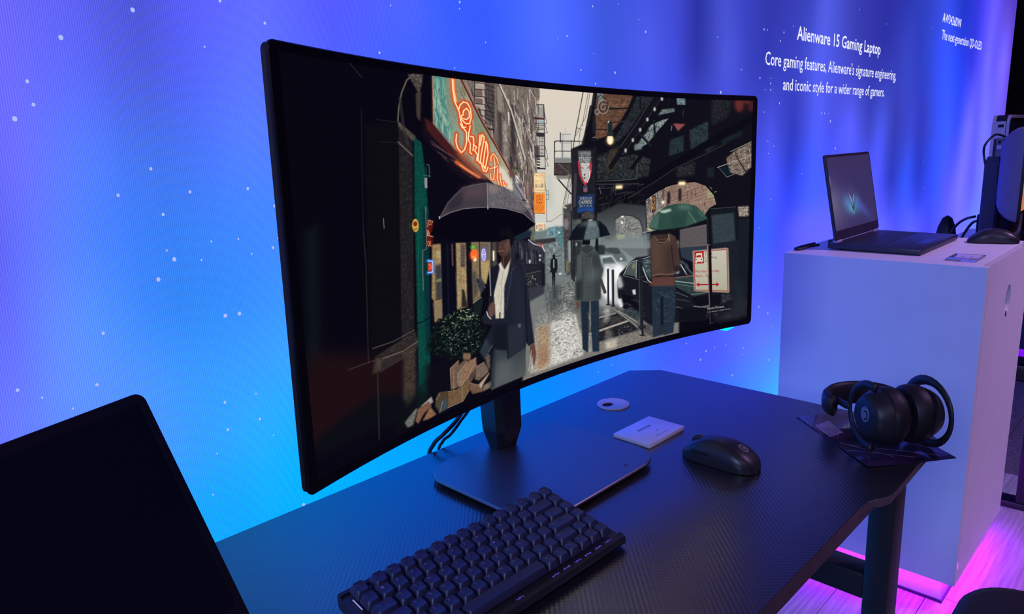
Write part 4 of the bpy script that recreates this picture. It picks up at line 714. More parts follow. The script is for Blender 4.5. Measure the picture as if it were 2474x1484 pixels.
('L',[(4908,8233),(4890,7076)],23.1,(30,28,34),1),
('L',[(5085,8279),(5081,7665)],15.5,(40,38,44),1),
('L',[(5305,8282),(5301,7660)],15.7,(40,38,44),1),
('P',[(4903,7675),(5301,7666),(5307,7475),(4905,7495)],(128,132,130),1,1,0),
('P',[(4897,7495),(5307,7475),(5310,7055),(4890,7076)],(66,55,52),1,1,.15),
('P',[(4926,7073),(5310,7061),(5308,6911),(4932,6938)],(128,126,120),1,1,0),
('L',[(4896,7481),(5307,7466)],18.7,(30,28,32),1),
('L',[(4985,7463),(5290,7062)],18.8,(100,94,92),1),
('L',[(4887,7082),(5189,7057)],23.4,(30,28,32),1),
('L',[(4977,6920),(5104,6687),(5282,6369)],31.5,(40,40,42),1),
('L',[(5615,10040),(5375,8283)],20.4,(44,42,46),1),
('L',[(5375,8283),(5293,7302)],17.3,(44,42,46),1),
('L',[(5293,7302),(5087,6030)],13.4,(44,42,46),1),
('L',[(5735,10040),(5572,8795)],10.3,(44,42,46),1),
('L',[(5782,10045),(5656,9097)],9.5,(44,42,46),1),
('L',[(5656,9097),(5407,8432)],9.5,(44,42,46),1),
('L',[(5312,7241),(5119,6026)],9.5,(44,42,46),1),
('L',[(5343,7239),(5176,6019)],9.5,(44,42,46),1),
('L',[(5530,8674),(5485,8255),(5524,8076)],11.1,(60,58,62),1),
('L',[(5450,8730),(5571,8675)],11,(50,50,54),1),
('P',[(5886,10017),(9978,9928),(10011,40),(9311,-73),(7177,2207),(6203,4812),(5300,4987),(5306,7983),(5547,8130),(5768,9177)],(13,13,19),1,1,0),
('P',[(5941,10004),(6845,10019),(6696,9469),(6517,9018),(6221,8483),(5900,8306),(5876,8987)],(96,68,52),1,1,.15),
('K',[(6114,10002),(6845,10019),(6577,9285),(6340,8792),(5929,8392),(5934,8990)],60,[(-0.55,1),(1,.05)],(114,409),(9.8,24.5),[(140,104,80),(60,42,36),(160,120,92)],.6),
('L',[(5874,8689),(6193,8700)],24.3,(30,26,28),1),
('L',[(6197,9455),(6696,9513)],41.1,(26,22,24),1),
('L',[(6107,8913),(6635,9023)],32.9,(50,40,36),1),
('P',[(6934,9975),(7338,10033),(7113,9496),(6694,8581),(6515,8311),(6278,8134),(6486,8665),(6755,9340)],(34,38,42),1,1,.35),
('P',[(5924,7703),(6336,7958),(7298,7571),(7237,6918),(6811,6764),(5918,6833)],(36,40,42),1,2,.45),
('K',[(5924,7616),(6513,7866),(7267,7572),(7238,6824),(5918,6833)],140,[(0,1),(.3,1)],(34,135),(8.4,20.3),[(88,92,92),(20,22,26),(62,66,66)],.5),
('P',[(6186,7432),(6277,7958),(6514,8134),(6392,7245),(6154,7036)],(70,55,40),.6,4,0),
('P',[(7961,10051),(8182,10067),(8197,9737),(7979,9724)],(104,124,128),1,1,.25),
('P',[(7597,9525),(7903,9588),(7919,9449),(7476,9288)],(100,112,108),1,1,.2),
('P',[(7356,9053),(7874,9202),(7418,8500),(7175,8130),(6903,7950),(7023,8314),(7205,8636)],(104,116,112),1,1,.4),
('P',[(6873,8132),(7114,8222),(7054,7947),(6872,7905)],(120,134,130),.9,2,0),
('K',[(7356,9053),(7874,9202),(7418,8500),(6903,7950),(7023,8314)],50,[(-1,1)],(52,189),(8.6,17.2),[(170,178,172),(60,66,66)],.6),
('L',[(7474,10021),(6993,8903),(6633,8133),(6274,7295)],126.7,(17,16,22),1),
('L',[(7368,10031),(6933,8946),(6514,8045)],15.2,(74,72,74),.9),
('L',[(7535,9912),(7114,8907),(6632,7864)],25.5,(40,38,40),1),
('L',[(8026,9548),(7448,8500),(6811,7223)],95.3,(12,12,17),1),
('L',[(8149,9554),(7114,8816)],60.6,(14,14,20),1),
('L',[(6963,8631),(7297,8083)],60,(26,26,32),1),
('L',[(7386,8916),(7418,8314)],43.2,(16,16,22),1),
('L',[(7506,9657),(8179,9698)],52.1,(12,12,18),1),
('L',[(6513,7687),(7205,7945)],51.1,(12,12,18),1),
('L',[(7023,9983),(7023,9490)],33.7,(16,16,20),1),
('L',[(7778,10000),(7719,9578)],26,(20,22,26),1),
('E',[(7581,9938)],32.2,81.1,(200,205,200),.9,1),
('E',[(7394,9522)],32.1,80.8,(200,205,200),.9,1),
('E',[(7207,9111)],32,80.5,(200,205,200),.9,1),
('E',[(7020,8705)],31.9,80.2,(200,205,200),.9,1),
('E',[(6834,8304)],31.8,79.8,(200,205,200),.9,1),
('E',[(6647,7909)],31.7,79.4,(200,205,200),.9,1),
('L',[(7845,8881),(7831,8692)],17.5,(150,150,150),.8),
('L',[(8149,9554),(8136,9269)],13.2,(70,66,66),.8),
('P',[(7875,8976),(8203,8965),(8007,8666)],(140,72,74),1,1,0),
('P',[(7802,8314),(8157,8504),(8161,7853),(7765,7649)],(34,46,50),1,2,.3),
('P',[(8310,8698),(8799,9095),(8814,8306),(8348,7921)],(38,50,54),1,2,.3),
('P',[(8889,10027),(9450,10107),(9336,9305),(8902,8900)],(32,34,38),.9,4,.3),
('K',[(8310,8698),(8799,9095),(8814,8306),(8348,7921)],40,[(.4,1),(0,1)],(36,108),(9,18),[(70,84,86),(20,28,32)],.5),
('P',[(9387,10154),(10013,10206),(10055,9627),(9554,9461)],(38,18,22),.9,7,0),
('E',[(9626,9866)],122,354.7,(112,48,42),.8,4),
('E',[(9828,10051)],88.8,178.3,(112,58,46),.8,4),
('E',[(9942,9776)],66.7,251.5,(84,30,34),.8,4),
('L',[(10092,9320),(8972,8304),(7978,7351),(7115,6553),(6385,5664)],197.1,(8,8,13),1),
('L',[(9289,8149),(8758,7711),(7948,7160),(7392,6623),(6688,6038)],16.1,(80,74,64),.7),
('P',[(9161,8302),(9724,8703),(9727,8498),(9195,8100)],(26,38,42),.8,3,0),
('P',[(8724,7911),(9069,8103),(8789,7760)],(34,50,54),.8,2,0),
('P',[(7979,7158),(8478,7425),(8451,6832),(7981,6769)],(44,42,44),.8,3,.5),
('P',[(8796,7109),(8986,7149),(8991,6692),(8800,6706)],(28,36,42),.8,2,0),
('K',[(5916,6614),(7115,6599),(7116,5371),(5908,5553)],120,[(1,-0.2),(0,1),(1,-0.6)],(51,256),(8.5,22.2),[(46,46,50),(20,20,24),(66,66,68)],.6),
('L',[(5903,6781),(6509,6765),(6932,6801),(6948,7399)],13.6,(110,112,112),.8),
('L',[(5917,6666),(6993,6587)],20.3,(62,60,62),1),
('L',[(5915,6504),(6329,6496)],11.7,(90,90,90),.8),
('L',[(5974,6564),(6017,6295)],16.6,(130,128,124),.7),
('P',[(9314,7528),(9610,7885),(9980,8185),(9999,7087),(9756,6711),(9370,6894)],(108,96,86),1,1,.3),
('K',[(9314,7528),(9610,7885),(9980,8185),(9999,7087),(9756,6711),(9370,6894)],80,[(1,-0.4),(.1,1),(1,-0.6)],(56,243),(9.3,28),[(160,148,132),(60,50,48),(140,104,90),(190,184,172)],.7),
('L',[(9081,7118),(9990,7612)],22.4,(160,152,140),1),
('L',[(9129,7089),(9341,6675),(9999,7087)],16.8,(130,126,118),1),
('P',[(9129,7089),(9365,7229),(9435,6812),(9334,6717)],(10,26,38),.95,1,0),
('L',[(9583,7578),(9849,6887)],28.1,(24,22,26),1),
('L',[(9979,8210),(9421,7789)],18.6,(150,146,136),1),
('P',[(7171,5958),(7424,6191),(7733,6425),(8077,6526),(8486,6541),(8772,6355),(9000,5924),(9075,5528),(8879,5373),(8754,5081),(7209,4830)],(140,114,100),1,0,.12),
('P',[(7171,5958),(7609,6341),(7612,5493),(7209,4830)],(128,124,118),1,1,.25),
('K',[(7171,5958),(7424,6191),(7733,6425),(8077,6526),(8486,6541),(8772,6355),(9000,5924),(9075,5528),(8879,5373),(8754,5081),(7209,4830)],130,[(1,-0.42),(1,-0.36)],(128,547),(7.3,14.6),[(84,62,56),(176,150,132),(100,80,72)],.7),
('K',[(7171,5958),(7424,6191),(7733,6425),(8077,6526),(8486,6541),(8772,6355),(9000,5924),(9075,5528),(8879,5373),(8754,5081),(7209,4830)],40,[(0,1)],(73,237),(12.8,41.1),[(60,44,44),(176,160,146),(100,84,78)],.7),
('P',[(7735,6159),(7790,6226),(7822,6101),(7818,5710),(7737,5672)],(44,36,40),1,1,0),
('P',[(8031,6251),(8087,6319),(8120,6192),(8116,5797),(8034,5757)],(44,36,40),1,1,0),
('P',[(8805,6301),(8916,6265),(9001,5821),(8810,5791)],(150,150,110),.9,1,0),
('L',[(8334,5746),(9062,6072)],18.5,(190,170,150),.8),
('L',[(8052,5532),(9072,5751)],18.5,(180,160,140),.7),
('P',[(7316,6060),(7433,6095),(7426,5413),(7317,5342)],(70,52,50),1,0,0),
('L',[(7306,6061),(7308,5343)],19.5,(230,222,205),1),
('T',[(7338,5866),(7412,5876),(7412,6011),(7337,6000)],'Q',(232,168,92),1),
('T',[(7338,5694),(7413,5703),(7412,5838),(7338,5828)],'U',(232,168,92),1),
('T',[(7338,5521),(7413,5530),(7413,5665),(7338,5656)],'E',(232,168,92),1),
('L',[(7193,5765),(7294,5919),(7295,5393)],26.5,(80,78,78),1),
('E',[(7624,5783)],39.7,78.9,(245,240,225),1,1),
('L',[(7622,6267),(7624,5832)],17.9,(40,40,44),1),
('L',[(7563,6225),(7622,6339),(7688,6212)],13.4,(40,40,44),1),
('L',[(7171,5972),(7424,6215),(7733,6450),(8076,6556),(8485,6571),(8779,6384),(9019,5932),(9095,5500)],54.6,(9,9,14),1),
('P',[(9088,6069),(9382,6039),(9461,4980),(8945,5157),(9101,5499)],(12,13,18),1,3,0),
('G',[(5908,5553),(6506,5876),(7177,5696),(7179,4256),(8061,4078),(8063,3754),(6077,4193),(5846,5073)],(44,46,50),(128,138,138),1,2,0,False),
('P',[(6384,5275),(6565,5384),(6809,5314),(6999,5104),(7079,4757),(7070,4374),(6396,4511)],(126,128,124),1,1,.15),
('K',[(6384,5275),(6565,5384),(6999,5104),(7070,4374),(6396,4511)],60,[(1,-0.2),(0,1)],(43,209),(8.7,21.7),[(60,64,66),(190,192,184),(96,88,84)],.7),
('L',[(6353,5257),(6550,5419),(6824,5349),(7023,5124),(7104,4752),(7092,4466)],39.3,(58,58,62),1),
('E',[(6549,5109)],27.9,59,(255,255,245),1,1),
('E',[(6559,5339)],36.4,36,(255,250,235),1,1),
('P',[(6405,4625),(6624,4605),(6618,4466),(6441,4455)],(222,222,130),.9,2,0),
('P',[(7209,4830),(7349,4829),(7350,4611),(7194,4664)],(250,232,180),.8,2,0),
('L',[(7101,4609),(7459,4664)],23.2,(150,160,158),1),
('L',[(7116,4558),(7132,3955)],26.7,(60,66,68),1),
('P',[(7132,4555),(7303,4571),(7273,3944),(7148,3952)],(86,94,96),.7,2,0),
('N',[(6443,6521),(6515,6514)],42.4,(255,220,150),.55,50.9),
('P',[(6395,6562),(6557,6556),(6550,6447),(6401,6457)],(255,238,190),1,1,0),
('N',[(8089,6525),(8165,6519)],45.2,(255,220,150),.55,54.2),
('P',[(8039,6569),(8208,6564),(8203,6446),(8046,6455)],(255,238,190),1,1,0),
('P',[(8082,4548),(8852,4674),(8858,3685),(8088,3752)],(98,92,93),1,1,0),
('L',[(8088,4475),(8849,4545)],9.3,(58,54,60),.9),
('L',[(8088,4428),(8850,4489)],9.3,(58,54,60),.9),
('L',[(8088,4381),(8850,4433)],9.3,(58,54,60),.9),
('L',[(8088,4334),(8851,4377)],9.3,(58,54,60),.9),
('L',[(8089,4287),(8851,4321)],9.3,(58,54,60),.9),
('L',[(8089,4240),(8852,4265)],9.3,(58,54,60),.9),
('L',[(8089,4193),(8853,4210)],9.3,(58,54,60),.9),
('L',[(8090,4146),(8853,4154)],9.3,(58,54,60),.9),
('L',[(8090,4099),(8854,4097)],9.3,(58,54,60),.9),
('L',[(8090,4052),(8854,4041)],9.3,(58,54,60),.9),
('L',[(8091,4005),(8855,3985)],9.4,(58,54,60),.9),
('L',[(8091,3958),(8856,3929)],9.4,(58,54,60),.9),
('L',[(8091,3911),(8856,3873)],9.4,(58,54,60),.9),
('L',[(8092,3864),(8857,3817)],9.4,(58,54,60),.9),
('L',[(8092,3817),(8858,3760)],9.4,(58,54,60),.9),
('L',[(8092,3769),(8858,3704)],9.4,(58,54,60),.9),
('P',[(8088,3752),(8858,3685),(8877,2796),(8459,3044),(8136,3341)],(44,54,68),1,1,0),
('L',[(8828,4826),(8869,3552)],56.6,(18,26,32),1),
('P',[(8912,5324),(9615,5325),(9736,2639),(8988,2622)],(16,22,28),1,1,0),
('P',[(8938,5047),(9550,5072),(9616,3759),(8998,3744)],(50,60,66),1,2,.1),
('L',[(8912,5324),(9592,5328)],15.1,(70,74,76),1),
('P',[(9660,5320),(9956,5320),(9964,4864),(9702,4863)],(150,138,128),1,2,.3),
('L',[(9646,4758),(9988,4784)],38.4,(16,18,24),1),
('P',[(9669,4754),(9989,4746),(9998,104),(9785,269)],(20,27,33),1,2,0),
('G',[(8998,3744),(9718,3797),(9776,73),(9132,281)],(24,30,38),(22,26,32),1,2,0,False),
('G',[(4383,5169),(5303,5216),(6202,4489),(8080,1934),(8094,-340),(5849,-164),(4009,3),(4192,2308)],(112,124,124),(120,118,112),1,2,.05,False),
('P',[(4673,5210),(5288,5216),(5268,3475),(4978,3406),(4616,3578)],(112,124,126),1,2,.15),
('K',[(4675,5328),(5289,5278),(5268,3538),(4618,3669)],150,[(0,1),(1,-0.1),(.8,-0.5)],(40,191),(8,23.9),[(70,84,88),(170,182,182),(50,60,66),(130,140,138),(120,100,92)],.6),
('P',[(4700,5250),(4883,5230),(4877,4870),(4698,4878)],(104,150,158),.85,2,.25),
('P',[(4883,5215),(5064,5227),(5098,4424),(5023,4473),(4916,4741)],(84,124,132),.95,2,.2),
('E',[(4970,5017)],29.9,37.4,(235,240,240),.9,1),
('P',[(4392,4886),(4877,4855),(4895,4715),(4595,4693),(4390,4740)],(48,44,46),.9,1,0),
('L',[(4599,4929),(4878,4885)],15.7,(160,160,156),.8),
('L',[(4687,5474),(4786,5457),(5050,5683)],9.4,(70,70,70),1),
('L',[(4634,4624),(4830,4367)],10.2,(60,64,66),1),
('P',[(5074,5921),(5298,6042),(5268,3475),(5142,3356),(5077,4706)],(58,58,62),.85,2,.3),
('P',[(5090,5617),(5227,5595),(5203,4925),(5159,4688),(5092,5008)],(70,60,66),1,1,.3),
('E',[(5150,5303)],60.3,210.9,(140,134,134),.8,2),
('P',[(5090,5979),(5277,6015),(5272,5588),(5092,5828)],(64,64,66),.9,2,0),
('P',[(5074,5966),(5174,5892),(5153,5849),(5077,5905)],(240,225,180),.9,1,0),
('P',[(5179,4683),(5251,4668),(5247,3858),(5179,3877)],(176,186,180),.75,2,0),
('P',[(5119,3955),(5201,3933),(5201,3495),(5113,3521)],(120,118,84),.8,2,0),
('L',[(5107,5127),(5103,3524)],28.2,(70,66,60),1),
('L',[(5274,5740),(5265,3224)],32.5,(28,28,34),1),
('L',[(5346,6675),(5310,3146)],40.6,(24,24,30),1),
('P',[(5303,6497),(5468,6603),(5497,5428),(5530,4639),(5282,4692)],(30,30,36),.95,2,.2),
('P',[(5291,5431),(5528,5423),(5509,4643),(5282,4692)],(90,96,94),.8,2,.2),
('P',[(5292,4690),(5551,4603),(5390,3280),(5245,3324)],(38,40,44),.9,3,.2),
('E',[(5387,4497)],20.5,69.5,(200,205,200),.8,1),
('P',[(5301,7957),(5463,8016),(5481,5874),(5296,5899)],(32,32,38),1,1,.2),
('P',[(5401,7926),(5882,7983),(5886,5818),(5440,5880)],(28,29,36),1,1,.1),
('L',[(5372,7118),(5329,5895)],9.6,(90,90,94),.7),
('L',[(5388,7117),(5345,5893)],9.6,(90,90,94),.7),
('L',[(5404,7116),(5362,5890)],9.6,(90,90,94),.7),
('L',[(5420,7115),(5378,5888)],9.6,(90,90,94),.7),
('P',[(5461,7911),(5778,7917),(5781,7524),(5729,7034),(5629,6672),(5514,7079),(5474,7535)],(96,98,100),1,1,.25),
('L',[(5483,8031),(5441,7926)],23.8,(26,26,32),1),
('L',[(5540,8031),(5498,7926)],23.9,(26,26,32),1),
('L',[(5597,8030),(5555,7925)],23.9,(26,26,32),1),
('L',[(5654,8030),(5612,7925)],24,(26,26,32),1),
('L',[(5711,8030),(5669,7924)],24.1,(26,26,32),1),
('L',[(5769,8030),(5727,7923)],24.2,(26,26,32),1),
('L',[(5501,7835),(5767,7837)],24,(150,150,152),.6),
('T',[(5482,7520),(5781,7509),(5782,7678),(5483,7685)],'STREET',(176,178,180),1),
('T',[(5520,7715),(5756,7709),(5757,7816),(5521,7820)],'CITY',(150,152,154),1),
('P',[(5518,7473),(5743,7480),(5736,7096),(5675,6791),(5613,6735),(5554,6985)],(190,188,182),1,1,.06),
('L',[(5473,7475),(5494,7110),(5552,6862),(5629,6666),(5717,6881),(5772,7155),(5784,7401)],40.4,(186,44,62),1),
('L',[(5468,7535),(5516,7291)],24,(186,44,62),1),
('L',[(5732,7311),(5785,7494)],24.3,(186,44,62),1),
('L',[(5751,7187),(5728,6942),(5675,6761)],24.4,(235,225,215),1),
('E',[(5616,7036)],20.3,30.3,(30,30,34),1,0),
('E',[(5615,6925)],26.5,24.3,(60,40,44),1,0),
('L',[(5553,7320),(5581,7258)],16.1,(60,56,60),1),
('L',[(5680,7268),(5711,7318)],16.2,(60,56,60),1),
('P',[(5581,6630),(5684,6630),(5680,6420),(5626,6388),(5581,6430)],(60,70,104),1,0,0),
('L',[(5595,6536),(5593,6422)],9.7,(200,110,90),1),
('L',[(5617,6534),(5616,6420)],9.7,(200,110,90),1),
('L',[(5640,6532),(5639,6418)],9.8,(200,110,90),1),
('L',[(5663,6530),(5662,6415)],9.8,(200,110,90),1),
('P',[(5427,6277),(5848,6318),(5836,5578),(5665,5698),(5427,5656)],(30,50,92),1,1,.12),
('T',[(5494,6125),(5783,6099),(5784,6206),(5495,6233)],'BOROUGH',(178,180,170),1),
('T',[(5465,5965),(5788,5942),(5790,6086),(5467,6107)],'CHAMPIONS',(222,216,178),1),
('T',[(5476,5865),(5783,5835),(5784,5911),(5477,5945)],'2017 2018',(168,172,170),1),
('P',[(5428,5810),(5833,5816),(5836,5578),(5665,5698),(5427,5650)],(38,78,150),.7,3,0),
('P',[(5523,5610),(5665,5689),(5852,5560),(5851,5370),(5517,5425)],(66,64,62),1,1,.2),
('L',[(5888,10043),(5877,9171)],31.9,(26,26,32),1),
('L',[(5782,9524),(5586,8136)],35.8,(34,34,38),1),
('L',[(5867,9981),(5801,9406),(5694,8800)],39.8,(40,40,44),1),
('L',[(5880,7706),(5886,5818)],24.6,(22,22,28),1),
('L',[(5893,6752),(5893,5299)],28.1,(22,22,28),1),
('P',[(5781,8258),(5946,8260),(5926,8382),(5813,8380)],(22,22,28),1,0,0),
('P',[(5818,7769),(5932,7761),(5914,8075),(5841,8075)],(24,24,30),1,0,0),
('P',[(5830,9168),(5901,9173),(5907,8565),(5825,8563)],(28,28,34),1,0,0),
('L',[(5834,8396),(5906,8406)],16.1,(170,170,170),.8),
('L',[(5859,5891),(5931,5882)],33.2,(16,16,22),1),
('L',[(5864,5685),(5929,5676)],33.2,(16,16,22),1),
('P',[(5949,10020),(6113,10038),(6069,9640),(5987,9632)],(110,116,116),1,1,.15),
('L',[(5927,9807),(6030,9938),(6153,9830),(6214,9622),(6192,9405)],16.1,(30,30,34),1),
('L',[(6223,9530),(6211,9425),(6179,9336),(6133,9279),(6080,9263),(6029,9290),(5989,9357),(5967,9451),(5967,9556),(5987,9655),(6026,9732),(6076,9773),(6129,9771),(6176,9726)],17.8,(150,150,148),.9),
('L',[(6185,9527),(6177,9453),(6154,9390),(6121,9349),(6084,9337),(6048,9357),(6019,9404),(6004,9471),(6003,9546),(6018,9616),(6046,9670),(6081,9699),(6119,9698),(6152,9666)],17.8,(40,40,44),.9),
('L',[(6147,9524),(6142,9480),(6129,9443),(6110,9419),(6087,9412),(6066,9424),(6049,9452),(6040,9491),(6040,9535),(6049,9577),(6065,9609),(6086,9626),(6108,9625),(6128,9606)],17.8,(150,150,148),.9),
('L',[(5993,9330),(5984,9274),(5958,9236),(5926,9230),(5899,9258),(5886,9309),(5891,9366),(5914,9409),(5945,9424),(5974,9404)],17.7,(160,158,156),.9),
('N',[(6259,8293),(6258,8262)],82.4,(255,190,110),.55,65.9),
('E',[(6259,8324)],78.9,193.3,(255,228,176),1,1),
('E',[(6259,8293)],46.7,123.7,(255,246,220),1,1),
('P',[(6170,8448),(6183,8603),(6334,8613),(6346,8451)],(40,44,44),1,0,0),
('P',[(6204,8604),(6210,8945),(6252,9008),(6310,8949),(6313,8607)],(22,42,42),1,0,0),
('L',[(6210,8945),(6231,9001)],24.5,(200,205,200),1),
('L',[(6257,9194),(6256,9009)],13.1,(60,56,54),1),
('P',[(3683,5043),(4095,4980),(4613,4540),(4612,3911),(4610,3186),(4174,3185),(4076,4065),(3780,4433)],(36,37,47),1,2,.12),
('K',[(3906,4994),(4613,4540),(4614,4031),(4076,4065)],70,[(0,1)],(92,382),(9.2,30.6),[(62,64,76),(22,22,30),(90,92,104)],.7),
('P',[(4228,4922),(4478,4749),(4613,4540),(4614,4390),(4473,4485),(4241,4600)],(54,52,62),1,1,0),
('L',[(4247,4918),(4361,4747),(4535,4633),(4612,4481)],23.1,(190,190,198),1),
('P',[(4405,4810),(4556,4717),(4616,4509),(4534,4603)],(158,70,70),.9,1,0),
('L',[(4565,4641),(4615,4420)],19.5,(225,205,200),1),
('E',[(4505,4299)],21.4,43.9,(240,240,236),1,1),
('E',[(4499,4152)],21.4,43.9,(240,240,236),1,1),
('E',[(4260,4158)],21.1,72,(240,240,236),1,1),
('P',[(4284,5286),(4382,5354),(4372,4861),(4285,4880)],(112,112,100),.9,1,0),
('P',[(3797,5157),(4216,5299),(4330,5161),(4288,4996),(4018,4954)],(24,38,52),1,1,0),
('P',[(4140,5313),(4322,5249),(4330,5161),(4272,5173)],(44,62,74),.9,1,0),
('L',[(4173,4095),(4170,3746)],8.4,(20,20,26),1),
('L',[(4206,4080),(4203,3735)],8.4,(20,20,26),1),
('L',[(4239,4065),(4236,3725)],8.4,(20,20,26),1),
('L',[(4271,4050),(4269,3715)],8.4,(20,20,26),1),
('L',[(4304,4034),(4302,3705)],8.5,(20,20,26),1),
('L',[(4337,4019),(4335,3695)],8.5,(20,20,26),1),
('L',[(4370,4004),(4368,3684)],8.5,(20,20,26),1),
('L',[(4403,3989),(4402,3674)],8.5,(20,20,26),1),
('L',[(4437,3973),(4435,3664)],8.5,(20,20,26),1),
('L',[(4470,3958),(4468,3654)],8.6,(20,20,26),1),
('L',[(4503,3942),(4502,3643)],8.6,(20,20,26),1),
('L',[(4537,3927),(4536,3633)],8.6,(20,20,26),1),
('L',[(4173,4081),(4582,3920)],15.4,(20,20,26),1),
('L',[(4166,3747),(4520,3758)],19.3,(130,122,90),.6),
('K',[(4166,3718),(4429,3666),(4451,3239),(4197,3325)],80,[(1,1),(-1,1),(0,1)],(15,54),(7.7,15.4),[(150,156,140),(60,66,60),(20,22,24)],.8),
('P',[(4176,3244),(4590,3223),(4589,2919),(4225,2752)],(52,54,66),1,2,0),
('P',[(4525,4056),(4607,3973),(4598,3190),(4520,3186)],(24,24,30),.95,1,0),
('E',[(3978,4408)],56.2,126.6,(20,18,22),1,1),
('G',[(4427,2271),(4607,2420),(5354,2854),(5345,2086),(5478,1853),(5512,171),(4389,127),(4196,174),(4302,1521)],(104,108,106),(190,186,178),1,3,.18,False),
('P',[(4693,1740),(5209,1958),(5410,1801),(5504,228),(4718,212)],(205,202,196),.85,6,.2),
('P',[(4385,1727),(4662,1804),(4691,1089),(4636,206),(4341,167)],(160,134,100),.8,5,.2),
('P',[(4405,1028),(4632,967),(4638,357),(4391,239)],(150,104,86),.6,6,.2),
('K',[(4594,2621),(5354,2854),(5443,1788),(5496,232),(4886,278),(4740,1570)],300,[(1,-0.25),(.6,.3)],(25,132),(8.3,28.2),[(80,84,84),(232,230,224),(120,122,118),(60,64,66)],.45),
('K',[(4604,3203),(5357,3109),(5347,2266),(4620,2218)],150,[(1,-0.15),(0,1)],(49,211),(8.1,24.4),[(70,76,78),(180,184,182),(50,54,58)],.5),
('P',[(4620,3198),(4976,3130),(4960,2031),(4651,2180)],(62,68,70),.55,8,0),
('P',[(4791,3126),(4872,3099),(4875,2632),(4800,2659)],(48,52,52),.8,3,0),
('E',[(4831,4191)],33.8,71.9,(20,22,26),1,0),
('P',[(4755,4098),(4806,4145),(4866,4130),(4910,4042),(4918,3764),(4883,3574),(4748,3630),(4738,3876)],(22,26,30),1,0,0),
('P',[(4774,3622),(4859,3597),(4847,3123),(4827,3129),(4820,3485),(4807,3136),(4783,3144)],(18,22,26),1,0,0),
('L',[(4829,4063),(4825,3790)],27.1,(150,158,160),1),
('E',[(4975,3515)],36.3,39.7,(235,238,235),.9,1),
('P',[(5237,2629),(5383,2643),(5423,2403),(5297,2416)],(90,100,98),1,1,0),
('L',[(5195,2612),(5383,2611),(5401,2346)],13.3,(190,192,190),.8),
('G',[(6135,4281),(6439,4680),(7229,4527),(7275,3542),(6741,3329),(6130,3492)],(120,130,130),(150,160,162),.75,6,0,False),
('P',[(5995,3843),(6111,4164),(6399,4165),(6601,3828),(6688,3535),(5993,3581)],(96,106,108),1,2,0),
('P',[(5953,3941),(6282,3882),(6454,3459),(5993,3581)],(190,200,202),1,2,0),
('P',[(6038,3811),(6267,3810),(6396,3497),(6050,3575)],(82,94,96),1,1,0),
('P',[(5828,4316),(5998,4321),(6111,4164),(6081,3953),(5882,4002)],(30,34,40),1,2,0),
('P',[(6111,4164),(6226,4182),(6457,4108),(6514,3893),(6398,3876),(6139,4049)],(64,72,76),1,1,0),
('P',[(5993,3581),(6455,3504),(6570,3202),(6507,1759),(6040,1927)],(205,212,210),.85,5,0),
('N',[(6077,3162),(6099,2175)],259.4,(255,255,255),.8,86.5),
('N',[(6454,3234),(6496,2906)],122.8,(255,255,255),.85,105.2),
('E',[(6519,3667)],28.1,43.4,(255,255,255),1,1),
('P',[(5192,2410),(5985,2393),(6507,1667),(7286,571),(7347,108),(6088,272),(5347,1317)],(70,72,72),.5,6,0),
('P',[(6408,2796),(6482,3091),(6629,3277),(6791,3509),(6924,3622),(7281,3621),(8157,3273),(8500,2497),(9126,1825),(9572,1180),(9594,751),(9523,241),(8675,364),(8022,493),(7316,608),(6893,1246),(6566,1646),(6435,2151)],(21,23,30),1,1,0),
('P',[(6614,3008),(6688,3307),(6835,3452),(6924,3475),(6909,2833)],(74,84,80),1,1,0),
('E',[(6850,3287)],43.9,136.4,(150,160,110),.6,2),
('L',[(6584,2994),(6688,3330),(6821,3478),(6954,3505),(7281,3565)],17.8,(170,180,184),1),
('L',[(6584,2971),(6894,2744),(7222,2508)],14.3,(110,118,122),1),
('L',[(6924,3475),(6912,2786)],23.2,(150,156,160),1),
('P',[(7043,3492),(7296,3500),(7312,2577),(7162,2949)],(60,76,82),1,1,0),
('L',[(7028,3449),(7162,2855),(7237,2575),(7343,2426)],27.2,(176,188,190),1),
('K',[(7072,3485),(7296,3500),(7312,2814),(7192,2941)],20,[(1,1),(1,.2)],(36,108),(9,21.7),[(160,175,178),(30,40,46)],.7),
('P',[(6804,2307),(6894,2317),(6908,2088),(6834,2112)],(205,212,218),1,1,0),
('N',[(6452,2873),(6495,2588)],44,(235,240,240),.7,61.6),
('P',[(7237,2504),(7343,2450),(7343,2283),(7283,2325)],(94,44,42),.9,1,0),
('P',[(6538,2209),(6834,2065),(6983,1592),(6923,1330),(6566,1646)],(12,12,18),1,2,0),
('K',[(6481,2592),(6983,1875),(7315,996),(6983,1213),(6507,1759)],50,[(1,.6)],(72,325),(9,18.1),[(60,64,70),(100,106,110),(36,38,44)],.6),
('P',[(7964,2540),(8501,2397),(8568,1776),(9005,1601),(8509,1490),(7982,2045)],(44,60,60),1,2,.2),
('L',[(7979,2487),(8501,2447)],37.7,(110,92,84),1),
('L',[(7980,2340),(8488,2100)],28.3,(140,160,158),1),
('L',[(7981,2217),(8490,1949)],18.9,(90,112,110),1),
('L',[(7997,2041),(8385,1578)],28.4,(4,6,10),1),
('L',[(7998,1843),(8323,1546)],18.9,(90,110,110),.8),
('L',[(8015,1542),(8356,1335)],28.5,(60,72,74),.8),
('L',[(8002,1199),(8203,1057)],19,(120,130,130),1),
('L',[(8158,3175),(8345,2736),(8469,2505)],37.7,(66,76,88),1),
('L',[(8113,3039),(8285,2553)],28.1,(180,190,196),1),
('K',[(8066,3245),(8280,3146),(8469,2505),(8285,2504)],22,[(.5,1)],(56,188),(9.4,22.6),[(110,122,132),(50,60,70)],.7),
